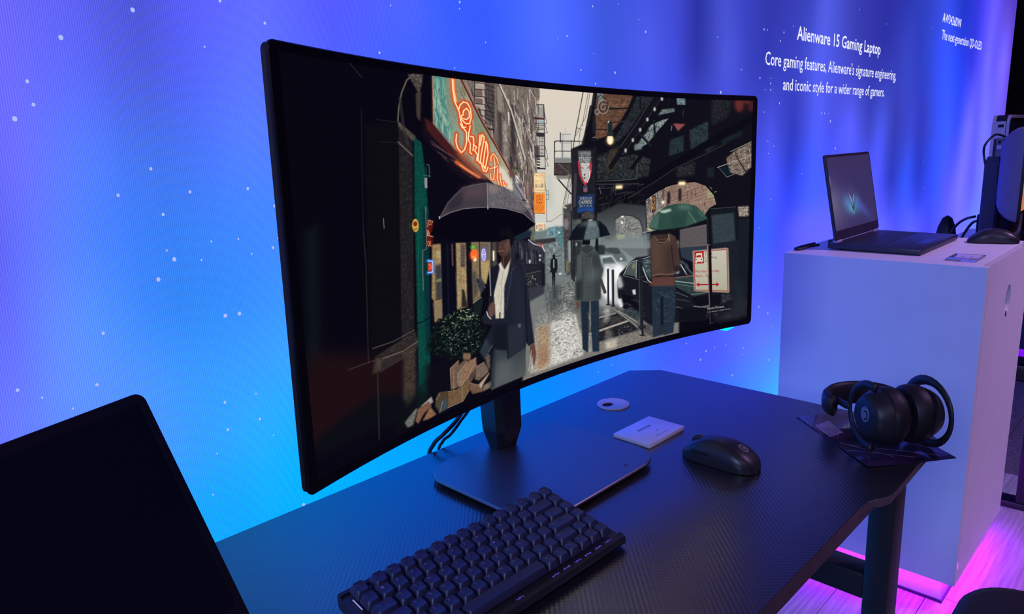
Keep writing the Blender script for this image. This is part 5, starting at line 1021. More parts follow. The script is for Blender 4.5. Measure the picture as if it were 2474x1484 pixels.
('P',[(8416,1518),(9257,1374),(9200,921),(8513,1083)],(12,12,18),1,1,0),
('L',[(8497,1063),(8825,907),(8919,930)],25.2,(150,154,156),1),
('L',[(8415,1619),(8912,1576)],19.2,(120,118,112),1),
('P',[(9257,1374),(9507,1304),(9573,1074),(9293,945)],(58,62,66),.8,2,.5),
('P',[(8049,1133),(9139,783),(8832,310),(8083,521)],(13,14,20),1,4,0),
('P',[(9021,194),(9580,595),(9633,1269),(10014,950),(9963,211),(9462,101)],(36,38,44),.7,6,0),
('E',[(9459,314)],105.4,118.7,(52,52,56),.5,4),
('P',[(5819,1588),(6360,1544),(6714,1047),(6984,571),(5880,510),(5676,1005)],(30,31,34),1,1,.3),
('P',[(5921,1440),(6572,1354),(6679,1117),(5919,1063)],(52,52,52),1,1,.3),
('P',[(6072,1814),(6229,1811),(6200,1330),(6068,1164)],(190,188,182),.7,5,.2),
('P',[(6093,936),(6216,939),(6337,444),(6090,470)],(140,138,130),.6,5,.3),
('P',[(5892,993),(6696,1096),(6714,1019),(5900,908)],(176,166,156),1,1,.1),
('P',[(5896,1531),(6378,1537),(6386,1479),(5904,1447)],(150,145,138),1,1,.1),
('P',[(5275,1855),(5343,1854),(5516,490),(5464,488)],(190,186,178),1,1,.1),
('L',[(5680,1536),(5649,1918)],17.1,(200,200,196),1),
('P',[(6273,1740),(6449,1676),(7002,851),(6984,628)],(86,86,84),1,1,.2),
('L',[(6308,1728),(6984,657)],21.6,(150,146,138),1),
('L',[(6448,1566),(6948,900)],16.2,(190,190,186),.8),
('P',[(6519,1540),(6769,1618),(7020,1273),(6984,915)],(52,60,62),1,2,.4),
('N',[(6485,1994),(6520,1761)],35.5,(250,250,250),.8,35.5),
('K',[(6410,804),(6696,913),(6984,571),(6445,510)],60,[(1,0),(0,1)],(9,27),(9,18.1),[(140,140,136),(80,80,80)],.8),
('P',[(5880,483),(7020,499),(7330,434),(7386,89),(6622,37),(5877,75)],(124,117,110),1,1,.15),
('P',[(6090,443),(6409,441),(6389,85),(6088,112)],(205,195,180),.8,4,.15),
('P',[(7147,737),(7329,668),(7367,126),(7093,412)],(70,68,70),.8,3,.2),
('P',[(5658,1013),(5744,975),(5773,206),(5634,219)],(150,146,140),1,1,.1),
('L',[(6178,3293),(6179,1922)],53.9,(33,36,42),1),
('E',[(6178,3319)],30.1,49.3,(46,50,56),1,0),
('L',[(6166,3216),(6162,1973)],12.2,(84,90,96),.7),
('L',[(6136,1937),(6217,1908)],35,(38,40,44),1),
('L',[(6302,3223),(6304,1832)],61.2,(33,36,42),1),
('E',[(6302,3249)],34.2,49.7,(46,50,56),1,0),
('L',[(6290,3145),(6287,1883)],12.2,(84,90,96),.7),
('L',[(6261,1847),(6343,1818)],35.2,(38,40,44),1),
('L',[(7037,3447),(7061,610)],99.8,(29,31,38),1),
('E',[(7028,3486)],66.1,120.2,(40,44,50),1,0),
('L',[(6989,3367),(7019,723)],18.1,(92,98,106),.6),
('P',[(6968,743),(7164,715),(7179,540),(6968,624)],(40,38,42),1,0,0),
('L',[(7079,603),(7092,285)],55.4,(26,26,32),1),
('L',[(7019,310),(7149,266)],37,(36,34,38),1),
('L',[(6953,2797),(7147,2765)],27,(50,52,58),1),
('P',[(5471,2331),(5703,2248),(5670,1711),(5665,1181),(5639,211),(5503,410),(5485,1433)],(28,40,52),1,1,0),
('P',[(5726,2240),(5932,2189),(5936,1518),(5926,128),(5755,191),(5731,1154)],(30,44,58),1,1,0),
('K',[(5469,2137),(5924,1969),(5926,164),(5494,370)],46,[(1,.4),(1,-0.5),(0,1)],(26,120),(8.6,17.2),[(64,84,104),(12,18,26)],.5),
('L',[(5703,2226),(5711,1162),(5738,253)],21.5,(130,128,124),.7),
('P',[(5392,4039),(5505,4263),(5660,4439),(5800,4322),(5939,4031),(5993,3581),(6064,3387),(6033,3175),(5989,2923),(5984,2215),(5697,2206),(5354,2395),(5354,3120),(5400,3530)],(66,74,72),1,1,.05),
('P',[(5769,4029),(5953,3984),(6064,3387),(6003,2963),(5984,2215),(5840,2221),(5820,3324)],(48,54,58),.8,6,0),
('L',[(5530,4004),(5538,3320),(5514,2380)],25.1,(40,46,46),.7),
('L',[(5754,3904),(5790,3159)],13.5,(110,116,114),.5),
('P',[(5418,3948),(5504,4137),(5515,3838),(5451,3090),(5393,2937)],(92,98,94),.6,5,0),
('P',[(5506,4348),(5660,4448),(5805,4235),(5740,3951),(5628,3970),(5532,4151)],(50,58,58),1,1,0),
('L',[(5518,4197),(5657,4014),(5799,4194)],20.8,(88,96,94),.8),
('P',[(5623,3467),(6021,3442),(5989,2967),(5619,3037)],(110,122,128),.35,10,0),
('P',[(5354,3120),(5507,3115),(5486,2347),(5354,2395)],(36,38,40),.8,4,0),
('P',[(5537,4656),(5735,4614),(5722,4425),(5538,4446)],(12,12,14),1,0,0),
('P',[(5345,2333),(5448,2296),(5435,2063),(5389,2015),(5363,2176)],(96,66,60),1,1,0),
('L',[(5989,2967),(6095,2445)],77.6,(70,58,56),1),
('P',[(5865,4651),(5938,4636),(5940,4074),(5861,4179)],(16,22,26),1,0,0),
('E',[(6020,4164)],95.1,161.2,(44,52,56),1,2),
('P',[(5196,4698),(5286,5001),(5428,5238),(5683,5360),(5977,5279),(6135,5032),(6244,4678),(5951,4640),(5718,4599),(5488,4641)],(15,21,28),1,0,0),
('P',[(5563,4632),(5613,4969),(5682,5193),(5704,5337),(5861,5289),(5975,4964),(5968,4630),(5739,4594)],(92,108,110),.95,2,.1),
('P',[(5934,5228),(5997,5153),(6079,4685),(5994,4654),(5964,4966)],(8,12,18),.9,2,0),
('P',[(5391,5198),(5683,5328),(5977,5221),(5828,5087),(5619,5157)],(136,146,146),.6,5,0),
('L',[(5618,5078),(5555,4633)],13.2,(12,16,20),1),
('L',[(5704,5337),(5788,5342)],24.8,(190,196,196),1),
('P',[(7337,2370),(7975,2185),(7993,1251),(7932,74),(7669,52),(7614,888),(7586,85),(7363,77)],(34,47,60),1,1,0),
('K',[(7337,2237),(7976,2047),(7947,68),(7363,150)],110,[(1,.5),(1,-0.4),(.3,1)],(37,168),(9.4,20.6),[(72,92,112),(14,20,28),(50,66,82)],.55),
('P',[(7571,1780),(7647,1756),(7660,80),(7586,110)],(10,14,22),.8,2,0),
('P',[(7285,4239),(7340,4437),(7497,4547),(7766,4497),(7959,4283),(8041,3871),(8092,3132),(8120,2942),(8071,2770),(7946,2712),(7956,2159),(7356,2309),(7321,2896),(7302,3536)],(76,58,49),1,1,.05),
('P',[(7836,4128),(7960,4247),(8041,3871),(8092,3132),(8025,2892),(7908,3393)],(66,50,45),.8,4,0),
('P',[(7724,3937),(7905,3899),(7957,2727),(7729,2714),(7681,3446)],(46,36,36),.5,8,0),
('P',[(7363,4223),(7498,4231),(7546,3122),(7389,2949)],(98,74,62),.5,8,0),
('L',[(7860,3908),(7890,3398),(7945,2803)],20.3,(28,22,24),1),
('P',[(7407,4424),(7508,4552),(7755,4535),(7785,4281),(7656,4040),(7498,4055)],(58,43,38),1,1,0),
('L',[(7419,4352),(7509,4123),(7678,4071),(7768,4248)],23.6,(112,86,72),1),
('L',[(7498,4231),(7723,4222)],18.2,(100,76,64),.8),
('P',[(7385,4602),(7788,4582),(7778,4424),(7407,4459)],(18,16,18),1,1,0),
('L',[(7785,4387),(7795,4136)],14.6,(190,175,160),1),
('L',[(7344,2748),(7547,2781),(7729,2678),(7946,2693)],27.7,(120,92,76),.9),
('L',[(7367,2688),(7638,2667),(7935,2568)],32.3,(40,26,26),1),
('P',[(7355,2638),(7952,2509),(7956,2159),(7363,2307)],(94,60,54),.9,2,0),
('P',[(7968,2742),(8094,2765),(8072,2642),(7992,2644)],(190,195,200),.7,2,0),
('P',[(7944,3022),(8120,2978),(8094,2801),(7980,2721)],(40,28,28),.9,2,0),
('P',[(7251,4772),(7339,5130),(7494,5383),(7716,5613),(7985,5674),(8256,5647),(8529,5490),(8714,5173),(8836,4898),(8536,4754),(8218,4650),(7901,4615),(7541,4616),(7362,4683)],(44,74,64),1,0,.04),
('P',[(7251,4772),(7339,5130),(7494,5366),(7539,5272),(7496,4687),(7362,4683)],(76,112,102),.7,3,0),
('P',[(7539,5429),(7829,5483),(7852,5385),(7673,5315),(7561,5356)],(196,208,200),.9,2,0),
('P',[(8075,5637),(8301,5620),(8417,5360),(8122,5400),(7986,5490)],(96,128,116),.6,5,0),
('P',[(8304,5268),(8535,4798),(8377,4714),(8218,4632)],(62,92,80),.7,4,0),
('L',[(8304,5304),(8512,4802)],20.3,(120,145,132),.7),
('P',[(7853,5190),(8259,5202),(8240,4701),(7856,4641)],(34,60,54),.6,7,0),
('L',[(7251,4772),(7541,4626),(8218,4647),(8836,4891)],14.6,(24,44,38),1),
('L',[(7539,5342),(7541,4644)],12.6,(28,52,46),1),
('P',[(8529,5453),(8726,5153),(8831,4906),(8624,5077)],(70,102,90),.7,3,0),
('P',[(8436,3561),(9371,3509),(9426,3457),(9485,1448),(9455,1399),(8525,1740),(8491,1805)],(170,150,135),1,1,0),
('P',[(8467,3518),(9380,3446),(9443,1473),(8522,1791)],(150,148,130),1,0,0),
('G',[(8491,3475),(9365,3406),(9417,1525),(8540,1821)],(196,190,172),(172,170,150),1,0,0,False),
('L',[(8476,3498),(9385,3427),(9443,1481),(8525,1795),(8476,3498)],19.1,(168,50,46),1),
('P',[(8494,3504),(8743,3486),(8761,2937),(8508,2971)],(170,26,34),1,0,0),
('P',[(8538,3428),(8697,3419),(8709,3217),(8728,3175),(8732,3011),(8702,3011),(8702,2968),(8675,3012),(8575,3023),(8560,2976),(8533,2983),(8514,3049),(8512,3211),(8536,3243)],(212,204,184),1,0,0),
('P',[(8549,3327),(8665,3326),(8675,3232),(8543,3241)],(168,26,34),1,0,0),
('E',[(8536,3149)],16,29.5,(60,50,46),1,0),
('E',[(8682,3130)],16,29.7,(60,50,46),1,0),
('L',[(8568,3017),(8680,3006)],23.7,(150,30,36),1),
('T',[(8776,3277),(8996,3267),(8995,3393),(8774,3402)],'Truck',(96,84,80),1),
('T',[(8777,3114),(9114,3059),(9113,3186),(8776,3234)],'Loading',(96,84,80),1),
('T',[(8779,2950),(8946,2919),(8945,3038),(8778,3063)],'Only',(96,84,80),1),
('T',[(8531,2535),(9192,2402),(9190,2549),(8529,2685)],'Monday - Friday',(160,40,44),1),
('T',[(8536,2333),(8985,2244),(8983,2382),(8534,2476)],'5am - 7pm',(160,40,44),1),
('L',[(8623,2007),(9113,1882)],42.4,(158,26,36),1),
('P',[(8546,2029),(8630,2106),(8632,1904)],(158,26,36),1,0,0),
('P',[(9194,1860),(9109,1986),(9111,1779)],(158,26,36),1,0,0),
('L',[(8906,3712),(8940,2342)],81.2,(14,10,18),1),
('L',[(8940,2342),(8990,160)],82.6,(12,9,16),1),
('L',[(8848,3712),(8887,2355)],32.4,(150,118,104),1),
('L',[(8887,2355),(8934,958)],29,(112,92,84),1),
('L',[(8934,958),(8962,130)],23.4,(62,58,58),1),
('L',[(8838,3746),(8906,3738)],28.4,(130,80,72),1),
('L',[(8943,128),(9041,121)],19.6,(50,50,54),1),
('L',[(8500,1069),(8672,963),(8921,975)],25.1,(120,116,112),.9),
('P',[(8832,603),(8897,607),(8899,451),(8841,444)],(44,44,50),.8,2,0),
('P',[(9051,570),(9176,556),(9170,414),(9060,437)],(48,42,46),.8,2,0),
('P',[(9501,1994),(9861,1904),(9890,133),(9637,159),(9668,1267)],(34,40,46),.6,8,0),
('T',[(8869,785),(9339,742),(9337,848),(8868,888)],'Activate Windows',(228,222,224),1),
('T',[(8871,621),(9552,585),(9551,659),(8870,704)],'Go to Settings to activate Windows.',(205,198,200),1),
('P',[(2023,2247),(2141,2864),(2395,3004),(2625,3121),(2972,3021),(3111,2688),(3249,2162),(3113,1669),(2867,1477),(2462,1636),(2135,1930)],(8,14,14),1,3,0),
('K',[(2023,2247),(2141,2864),(2395,3004),(2625,3121),(2972,3021),(3111,2688),(3249,2162),(3113,1669),(2867,1477),(2462,1636),(2135,1930)],520,[(1,.5),(-1,.6),(.2,1),(-0.4,1)],(14,48),(6.8,17.7),[(26,44,38),(40,66,54),(14,22,22),(58,84,66)],.8),
('K',[(2338,2986),(2625,3121),(2972,3021),(3109,2597),(3053,1700),(2469,1832),(2265,2463)],240,[(1,.5),(-1,.6),(.2,1)],(10,41),(6.8,15),[(120,146,118),(70,100,78),(170,185,160),(50,74,60)],.8),
('K',[(2625,3121),(2972,3021),(3082,2701),(2727,2679)],40,[(1,.5),(.2,1)],(14,41),(8.3,18),[(200,205,180),(150,165,140)],.9),
('L',[(2155,2476),(2255,2981),(2310,2956),(2306,2700)],13.1,(30,34,34),1),
('L',[(2268,2719),(2234,2863),(2256,3002),(2299,2982),(2304,2787)],13.1,(8,8,14),1),
('P',[(1981,1764),(3261,1306),(3337,695),(3326,272),(2186,605),(1958,1144)],(12,10,18),.8,4,0),
('P',[(1607,1037),(2058,970),(2175,745),(1723,196),(1453,125),(1324,182),(1385,596)],(10,16,18),.6,6,0),
('P',[(2718,1702),(2876,1616),(2881,1473),(2861,1381),(2715,1488)],(126,98,74),1,1,.1),
('P',[(2435,1373),(2618,1518),(2632,1459),(2508,649),(2444,691)],(112,86,74),1,1,.1),
('P',[(2512,1277),(2747,1470),(2811,1383),(2621,1111),(2574,657),(2484,665)],(104,82,70),1,1,.1),
('P',[(2588,1106),(2803,1388),(2803,1105),(2689,660),(2591,672)],(134,112,92),1,1,.1),
('P',[(2697,1168),(2819,1378),(2988,1413),(2996,1096),(2811,842),(2666,701)],(134,104,84),1,1,.1),
('P',[(2803,847),(2988,1101),(3022,1133),(2927,771),(2856,658),(2774,709)],(84,66,58),1,1,.1),
('P',[(2988,1101),(3160,1160),(3255,840),(3235,745),(3024,606),(2942,709)],(112,94,82),1,1,.1),
('P',[(3166,1369),(3295,1352),(3289,820),(3224,965)],(94,80,74),1,1,.1),
('P',[(2825,443),(2856,632),(3004,487),(3252,734),(3278,719),(3104,397),(3099,187),(2878,251)],(108,84,64),1,1,.1),
('P',[(3121,386),(3305,433),(3300,220),(3099,187)],(120,106,94),1,1,.1),
('P',[(2363,669),(2555,593),(2673,670),(2803,847),(2856,632),(2816,423),(2673,154),(2346,153)],(108,84,60),1,1,.1),
('P',[(2124,632),(2191,759),(2364,694),(2346,153),(2184,119),(2100,403)],(74,62,46),1,1,.1),
('P',[(1844,586),(2041,726),(2073,544),(1868,424)],(150,150,146),1,1,.1),
('P',[(1708,208),(1766,523),(1844,586),(1983,608),(2039,447),(1879,319),(1764,92)],(118,84,66),1,1,.1),
('P',[(1841,118),(2008,444),(2121,116),(1963,86)],(132,96,66),1,1,.1),
('P',[(1505,329),(1723,578),(1767,569),(1660,126),(1556,136)],(104,104,98),1,1,.1),
('P',[(2228,461),(2356,473),(2345,128),(2184,119),(2184,343)],(58,72,84),.9,2,0),
('L',[(2346,153),(2673,154),(2816,423)],11.1,(176,150,124),.8),
('L',[(2666,701),(2803,847),(2988,1401)],11.3,(176,150,124),.8),
('L',[(2584,727),(2588,1106),(2803,1388)],11.1,(176,150,124),.8),
('L',[(2363,669),(2555,593),(2803,847)],11.1,(176,150,124),.8),
('L',[(2137,574),(2214,731)],10.6,(176,150,124),.8),
('L',[(2184,119),(2259,440)],10.7,(176,150,124),.8),
('L',[(1844,586),(2041,726)],10.4,(176,150,124),.8),
('L',[(3020,450),(3261,729)],11.6,(176,150,124),.8),
('L',[(2444,691),(2442,1344),(2618,1518)],10.9,(176,150,124),.8),
('L',[(2988,1101),(3160,1160)],11.5,(176,150,124),.8),
('L',[(2492,660),(2515,1251)],10.9,(176,150,124),.8),
('L',[(2657,165),(2670,672)],11.2,(176,150,124),.8),
('L',[(2839,643),(3004,474)],11.4,(176,150,124),.8),
('P',[(3020,450),(3260,716),(3124,465),(3068,313)],(190,172,150),.9,1,0),
('G',[(3386,1527),(4091,1218),(4099,351),(4069,154),(3287,118),(3323,892)],(46,54,60),(84,90,92),1,1,0,False),
('P',[(3323,1465),(3415,1417),(3351,150),(3274,199)],(30,36,42),.8,3,0),
('P',[(3436,1021),(3784,928),(3736,209),(3387,322)],(98,104,106),.5,9,0),
('P',[(3394,4189),(3549,4272),(3831,4399),(4085,4090),(4157,3524),(4236,2607),(4287,1782),(4323,1231),(4176,1176),(4120,1365),(4070,1168),(3695,966),(3671,1283),(3324,1512),(3178,1235),(3073,1541),(3218,1943),(3375,2292),(3195,2420),(3134,2632),(3299,2909),(3342,3609)],(27,30,42),1,1,.03),
('P',[(3854,4004),(4076,3986),(4124,3192),(4154,1439),(3921,1254),(3822,2576)],(36,40,55),.6,8,0),
('P',[(3406,2278),(3686,2199),(3680,1279),(3356,1543)],(16,20,28),.8,4,0),
('P',[(3700,2144),(4084,2023),(4070,1168),(3695,966)],(38,46,55),.8,3,0),
('L',[(3700,2144),(3683,983)],15.1,(14,16,24),1),
('L',[(4143,3333),(4135,2448),(4151,1289)],18.5,(12,12,20),1),
('L',[(4236,2607),(4280,1785),(4317,1259)],12.5,(96,100,112),.7),
('P',[(3073,1541),(3218,1943),(3325,1559),(3178,1235)],(44,56,66),.9,2,0),
('L',[(3181,1257),(3358,1637)],11.7,(90,100,108),1),
('P',[(3939,2087),(4020,2051),(4000,1911),(3953,1957)],(90,104,116),.8,1,0),
('P',[(3564,4268),(3628,4351),(3683,4056),(3832,4408),(3848,4290),(3763,3890),(3669,3495),(3634,2414),(3448,2485),(3427,3347),(3512,3782),(3575,4088)],(206,198,182),1,1,.03),
('K',[(3512,3782),(3726,3901),(3635,2462),(3450,2541)],46,[(.3,1),(-0.2,1),(0,1)],(37,161),(7.3,19.1),[(150,140,126),(232,226,212),(180,170,155)],.5),
('L',[(3652,4065),(3608,3516),(3561,2494)],10.3,(150,140,128),1),
('L',[(3546,2643),(3540,2431)],23.6,(20,16,20),1),
('L',[(3564,4268),(3636,4042),(3831,4399)],11.7,(240,236,226),1),
('P',[(3831,4399),(3943,4049),(3852,3910),(3794,3452),(3681,2682),(3659,3310),(3763,3890)],(34,36,50),1,1,0),
('L',[(3943,4049),(3854,4004),(3794,3452),(3691,2678)],9.7,(70,74,90),1),
('P',[(3394,4189),(3564,4268),(3522,3826),(3427,3347),(3362,2953),(3342,3609)],(22,24,36),1,1,0),
('P',[(3649,4578),(3828,4531),(3837,4378),(3683,4056),(3625,4250),(3608,4427)],(52,34,32),1,1,0),
('P',[(3529,4930),(3554,5107),(3618,5207),(3757,5224),(3853,5064),(3849,4784),(3788,4565),(3708,4478),(3640,4478),(3572,4598),(3539,4744)],(74,50,45),1,1,0),
('P',[(3738,5066),(3846,5042),(3839,4716),(3725,4535),(3702,4843)],(104,78,70),.7,4,0),
('P',[(3524,4977),(3583,5009),(3585,4733),(3537,4791)],(40,26,28),.7,2,0),
('P',[(3568,5035),(3588,5237),(3669,5394),(3809,5445),(3907,5263),(3907,4959),(3845,4715),(3830,5023),(3755,5146),(3662,5106),(3604,5004)],(13,11,15),1,1,0),
('L',[(3582,4986),(3634,4997)],11.5,(24,16,18),1),
('L',[(3689,4985),(3757,4978)],13.1,(24,16,18),1),
('L',[(3612,4956),(3599,4821),(3623,4779)],10.1,(130,98,90),.8),
('L',[(3574,4680),(3636,4697),(3682,4662)],18.8,(140,98,92),1),
('L',[(3577,4661),(3675,4645)],8.7,(40,20,22),1),
('L',[(3671,4456),(3670,4153)],7.3,(170,160,155),.8),
('L',[(3816,4417),(3842,4856)],8.8,(110,88,82),.7),
('P',[(3296,2910),(3348,3028),(3420,3070),(3447,2919),(3422,2648),(3351,2560),(3299,2653)],(104,74,66),1,1,0),
('L',[(3331,2965),(3430,2963)],9.4,(60,40,38),1),
('L',[(3329,2873),(3427,2871)],9.4,(60,40,38),1),
('L',[(3327,2781),(3425,2778)],9.4,(60,40,38),1),
('L',[(3324,2689),(3422,2685)],9.4,(60,40,38),1),
('L',[(3260,2800),(3286,2636),(3344,2517)],18.7,(205,205,214),1),
('P',[(4209,1170),(4316,1219),(4349,833),(4323,537),(4286,329),(4264,569),(4276,845),(4240,735),(4203,908)],(98,62,54),1,1,0),
('L',[(4238,992),(4197,553),(4158,267)],11.1,(210,200,190),1),
('L',[(3387,5037),(3374,4551),(3359,3289)],12.8,(118,116,122),1),
('L',[(3355,4174),(3364,3282)],14.3,(170,172,180),1),
('L',[(3413,5004),(3409,4171),(3427,4158),(3440,4998)],8.6,(20,16,20),1),
('P',[(2175,5519),(2379,5973),(2605,6103),(2884,6182),(3354,6162),(3759,6057),(4147,5844),(4422,5432),(4227,5244),(3875,5062),(3568,5005),(2726,5200),(2432,5388)],(6,4,14),1,0,0),
('P',[(2379,5973),(2565,6407),(2722,6649),(2879,6822),(3086,6900),(3374,6928),(3613,6837),(3828,6676),(4045,6384),(4263,5933),(4422,5441),(4147,5831),(3759,6057),(3354,6162),(2884,6182),(2605,6103)],(64,58,66),1,0,.06),
('P',[(3387,6911),(3613,6821),(3828,6664),(4045,6363),(4235,5937),(4148,5865),(3759,6069),(3376,6175)],(104,100,104),.9,2,.14),
('P',[(3387,6911),(3613,6821),(3607,6596),(3393,6618)],(140,120,118),.8,4,.1),
('P',[(2564,6370),(2826,6751),(2980,6813),(2810,6261),(2557,6148)],(44,38,48),.8,4,0),
('P',[(2827,6789),(3242,6915),(3374,6904),(3349,6465),(2868,6482)],(88,70,74),.7,7,0),
('L',[(2379,5973),(2605,6103),(2884,6182),(3354,6162),(3759,6057),(4147,5831),(4422,5441)],9.8,(150,146,152),1),
('L',[(2379,5973),(2565,6407),(2879,6822),(3374,6928),(3828,6676)],8.1,(120,108,114),1),
('L',[(3382,6915),(3372,6144)],11.1,(158,142,146),1),
('L',[(2381,6020),(2388,5953)],16.6,(200,200,205),1),
('L',[(3721,6787),(4017,6387),(4291,5886),(4406,5522)],16.3,(120,122,130),1),
('L',[(3373,6164),(3374,6096)],15.4,(200,200,205),1),
('K',[(3478,6828),(3827,6615),(4206,5941),(3760,6089),(3435,6175)],60,[(.3,1),(.5,1)],(43,187),(7.2,12.9),[(150,146,150),(80,76,82)],.5),
('P',[(3587,5182),(3653,5383),(3809,5445),(3907,5263),(3907,4959),(3845,4715),(3827,5023),(3749,5156),(3662,5120)],(12,10,15),1,1,0),
('L',[(2184,5136),(2667,4964),(3088,4752)],6.6,(120,60,50),.4)]


# ------------------------------------------------------------------ materials
M_blk   = mat('black_plastic', (.0105,.0105,.012), .42, spec=.5, bump=.15, bscale=900)
M_blk2  = mat('black_matte_plastic', (.014,.014,.016), .55, spec=.4, bump=.1)
M_steel = mat('black_powder_steel', (.012,.012,.014), .4, spec=.5, bump=.2, bscale=700)
M_white = mat('white_laminate', (.74,.73,.76), .45, spec=.3, noise=.02, nscale=12)
M_key   = mat('keycap_plastic', (.03,.034,.075), .42, spec=.7, noise=.1)
M_leg   = mat('keycap_legend', (.16,.15,.26), .4, emit=(90,80,200), es=.12)
M_print = mat('black_print', (.01,.01,.02), .4)
M_soft  = mat('black_leatherette', (.013,.011,.013), .5, spec=.45, bump=.4, bscale=260)
M_grey  = mat('grey_metal', (.35,.36,.4), .35, metal=.8)
M_cable = mat('black_cable_rubber', (.012,.012,.014), .45)
M_dark  = mat('dark_void', (.006,.005,.012), .8)

# ------------------------------------------------------------------ setting: floor, walls, display wall
fm = bpy.data.materials.new('pale_wood_floor'); fm.use_nodes = True; nt = fm.node_tree; b = nt.nodes['Principled BSDF']
tc = nt.nodes.new('ShaderNodeTexCoord'); mp_ = nt.nodes.new('ShaderNodeMapping'); mp_.inputs['Scale'].default_value = (4,110,1); mp_.inputs['Rotation'].default_value=(0,0,0)
nz = nt.nodes.new('ShaderNodeTexNoise'); nz.inputs['Scale'].default_value = 1; nz.inputs['Detail'].default_value = 5; nz.inputs['Roughness'].default_value=.6
nt.links.new(tc.outputs['Object'], mp_.inputs[0]); nt.links.new(mp_.outputs[0], nz.inputs['Vector'])
rp = nt.nodes.new('ShaderNodeValToRGB'); rp.color_ramp.elements[0].position=.35; rp.color_ramp.elements[1].position=.65
rp.color_ramp.elements[0].color=(.24,.22,.23,1); rp.color_ramp.elements[1].color=(.42,.39,.40,1)
nt.links.new(nz.outputs['Fac'], rp.inputs[0]); nt.links.new(rp.outputs[0], b.inputs['Base Color']); b.inputs['Roughness'].default_value=.42
bp = nt.nodes.new('ShaderNodeBump'); bp.inputs['Strength'].default_value=.25; bp.inputs['Distance'].default_value=.001; nt.links.new(nz.outputs['Fac'], bp.inputs['Height']); nt.links.new(bp.outputs[0], b.inputs['Normal'])
floor = struct(box('floor', (3,-1.2,-.02), (11,5.6,.04), mat('floor_base', (.05,.05,.05), .8)))
# planks laid along the wall, each its own piece
k = 0
plank_me = {}
for j in range(14):
    y0 = 1.0-.19*(j+1)
    x = -1.0-R.random()*.8
    while x < 2.95:
        x1 = min(x+1.25, 2.95)
        if x1 > .2 and x1-x > .03:
            key = round(x1-x,3)
            if key not in plank_me: 
                bm = bmesh.new(); bx(bm, (0,0,0), (key-.0015,.1885,.003), .0006, seg=1); plank_me[key] = frombm(bm); plank_me[key].materials.append(fm)
            o = bpy.data.objects.new('plank', plank_me[key]); C.objects.link(o); o.parent = floor; o.location = ((x+x1)/2, y0+.095, .0015)
        x = x1
carpet = box('carpet_tile', (0,0,0), (.5,.5,.003), mat('grey_carpet', (.09,.07,.085), .95, noise=.4, nscale=60, bump=.6, bscale=300), floor, bev=.0008, seg=1)
carpet.location = (3.2,.74,.0015)
for i in range(5):
    for j in range(5):
        if i or j:
            o = carpet.copy(); C.objects.link(o); o.parent = floor; o.location = (3.2+.502*i, .74-.502*j, .0015)
# LED wall
NX, NZ = 190, 44
wx = np.interp(np.linspace(0,len(WX)-1,NX), np.arange(len(WX)), WX); wz = np.interp(np.linspace(0,len(WZ)-1,NZ), np.arange(len(WZ)), WZ)
wc = np.array(WC, float).reshape(len(WX),len(WZ),3)/255
tmp = np.stack([np.stack([np.interp(wz, WZ, wc[i,:,k]) for k in range(3)],-1) for i in range(len(WX))])
col = np.stack([np.stack([np.interp(wx, WX, tmp[:,j,k]) for k in range(3)],-1) for j in range(NZ)])   # NZ,NX,3
XX,ZZ = np.meshgrid(wx, wz); ZZ = np.minimum(ZZ, 1.2+(ZZ-1.2)*.35)
V = np.stack([XX, np.ones_like(XX)*1.0, ZZ+DZ], -1)
CL = lin(col); CL = CL*(1+1.3*CL**5)
CA = np.concatenate([CL, np.ones(col.shape[:2]+(1,))], -1)
me = colgrid(V, CA, NX, NZ, 'led_wall')
wall = struct(link('wall_back', me, displaymat('led_display_picture', 1.0, stripes=.00256)))
wb = bmesh.new(); bx(wb, (2.375,1.045,1.025), (5.96,.08,2.05)); link('wall_cabinet', frombm(wb), M_dark, wall)
# snow specks of the picture
v, f = [], []
for X,Z,s in SPECKS:
    r = .0007*s+.0006; n0 = len(v)
    if X>1.6: r *= 1.5
    for k in range(7): v.append((X+r*math.cos(k*2*PI/7), .9985, Z+DZ+r*1.15*math.sin(k*2*PI/7)))
    f.append(tuple(range(n0,n0+7)))
o = link('snow_speck', mesh(v,f), emat('speck_glow', (178,190,255), 1.), wall); o['kind'] = 'stuff'
M_txt = emat('display_lettering', (232,236,255), 1.05)
for s,x0,x1,z,cap,bd in (('Alienware 15 Gaming Laptop',2.302,3.06,.7865,.0408,.012),('Core gaming features, Alienware\'s signature engineering,',2.0915,3.263,.7005,.0375,.004),
    ('and iconic style for a wider range of gamers.',2.2167,3.138,.633,.0350,.004),('AW3426DW',3.848,4.167,.9775,.0386,.012),('The next-generation QD-OLED',3.858,4.606,.9025,.0415,.004)):
    o = link('lettering', textmesh(s, x1-x0, cap, bd), M_txt, wall); o.rotation_euler = (PI/2,0,0); o.location = (x0,.9982,z+DZ)
struct(box('wall_right', (6.6,.4,1.45), (.1,6,2.9), mat('black_drape', (.006,.005,.01), .95, noise=.3, nscale=8)))
struct(box('wall_far', (6.0,1.3,1.45), (1.2,.1,2.9), mat('black_drape', (.006,.005,.01))))

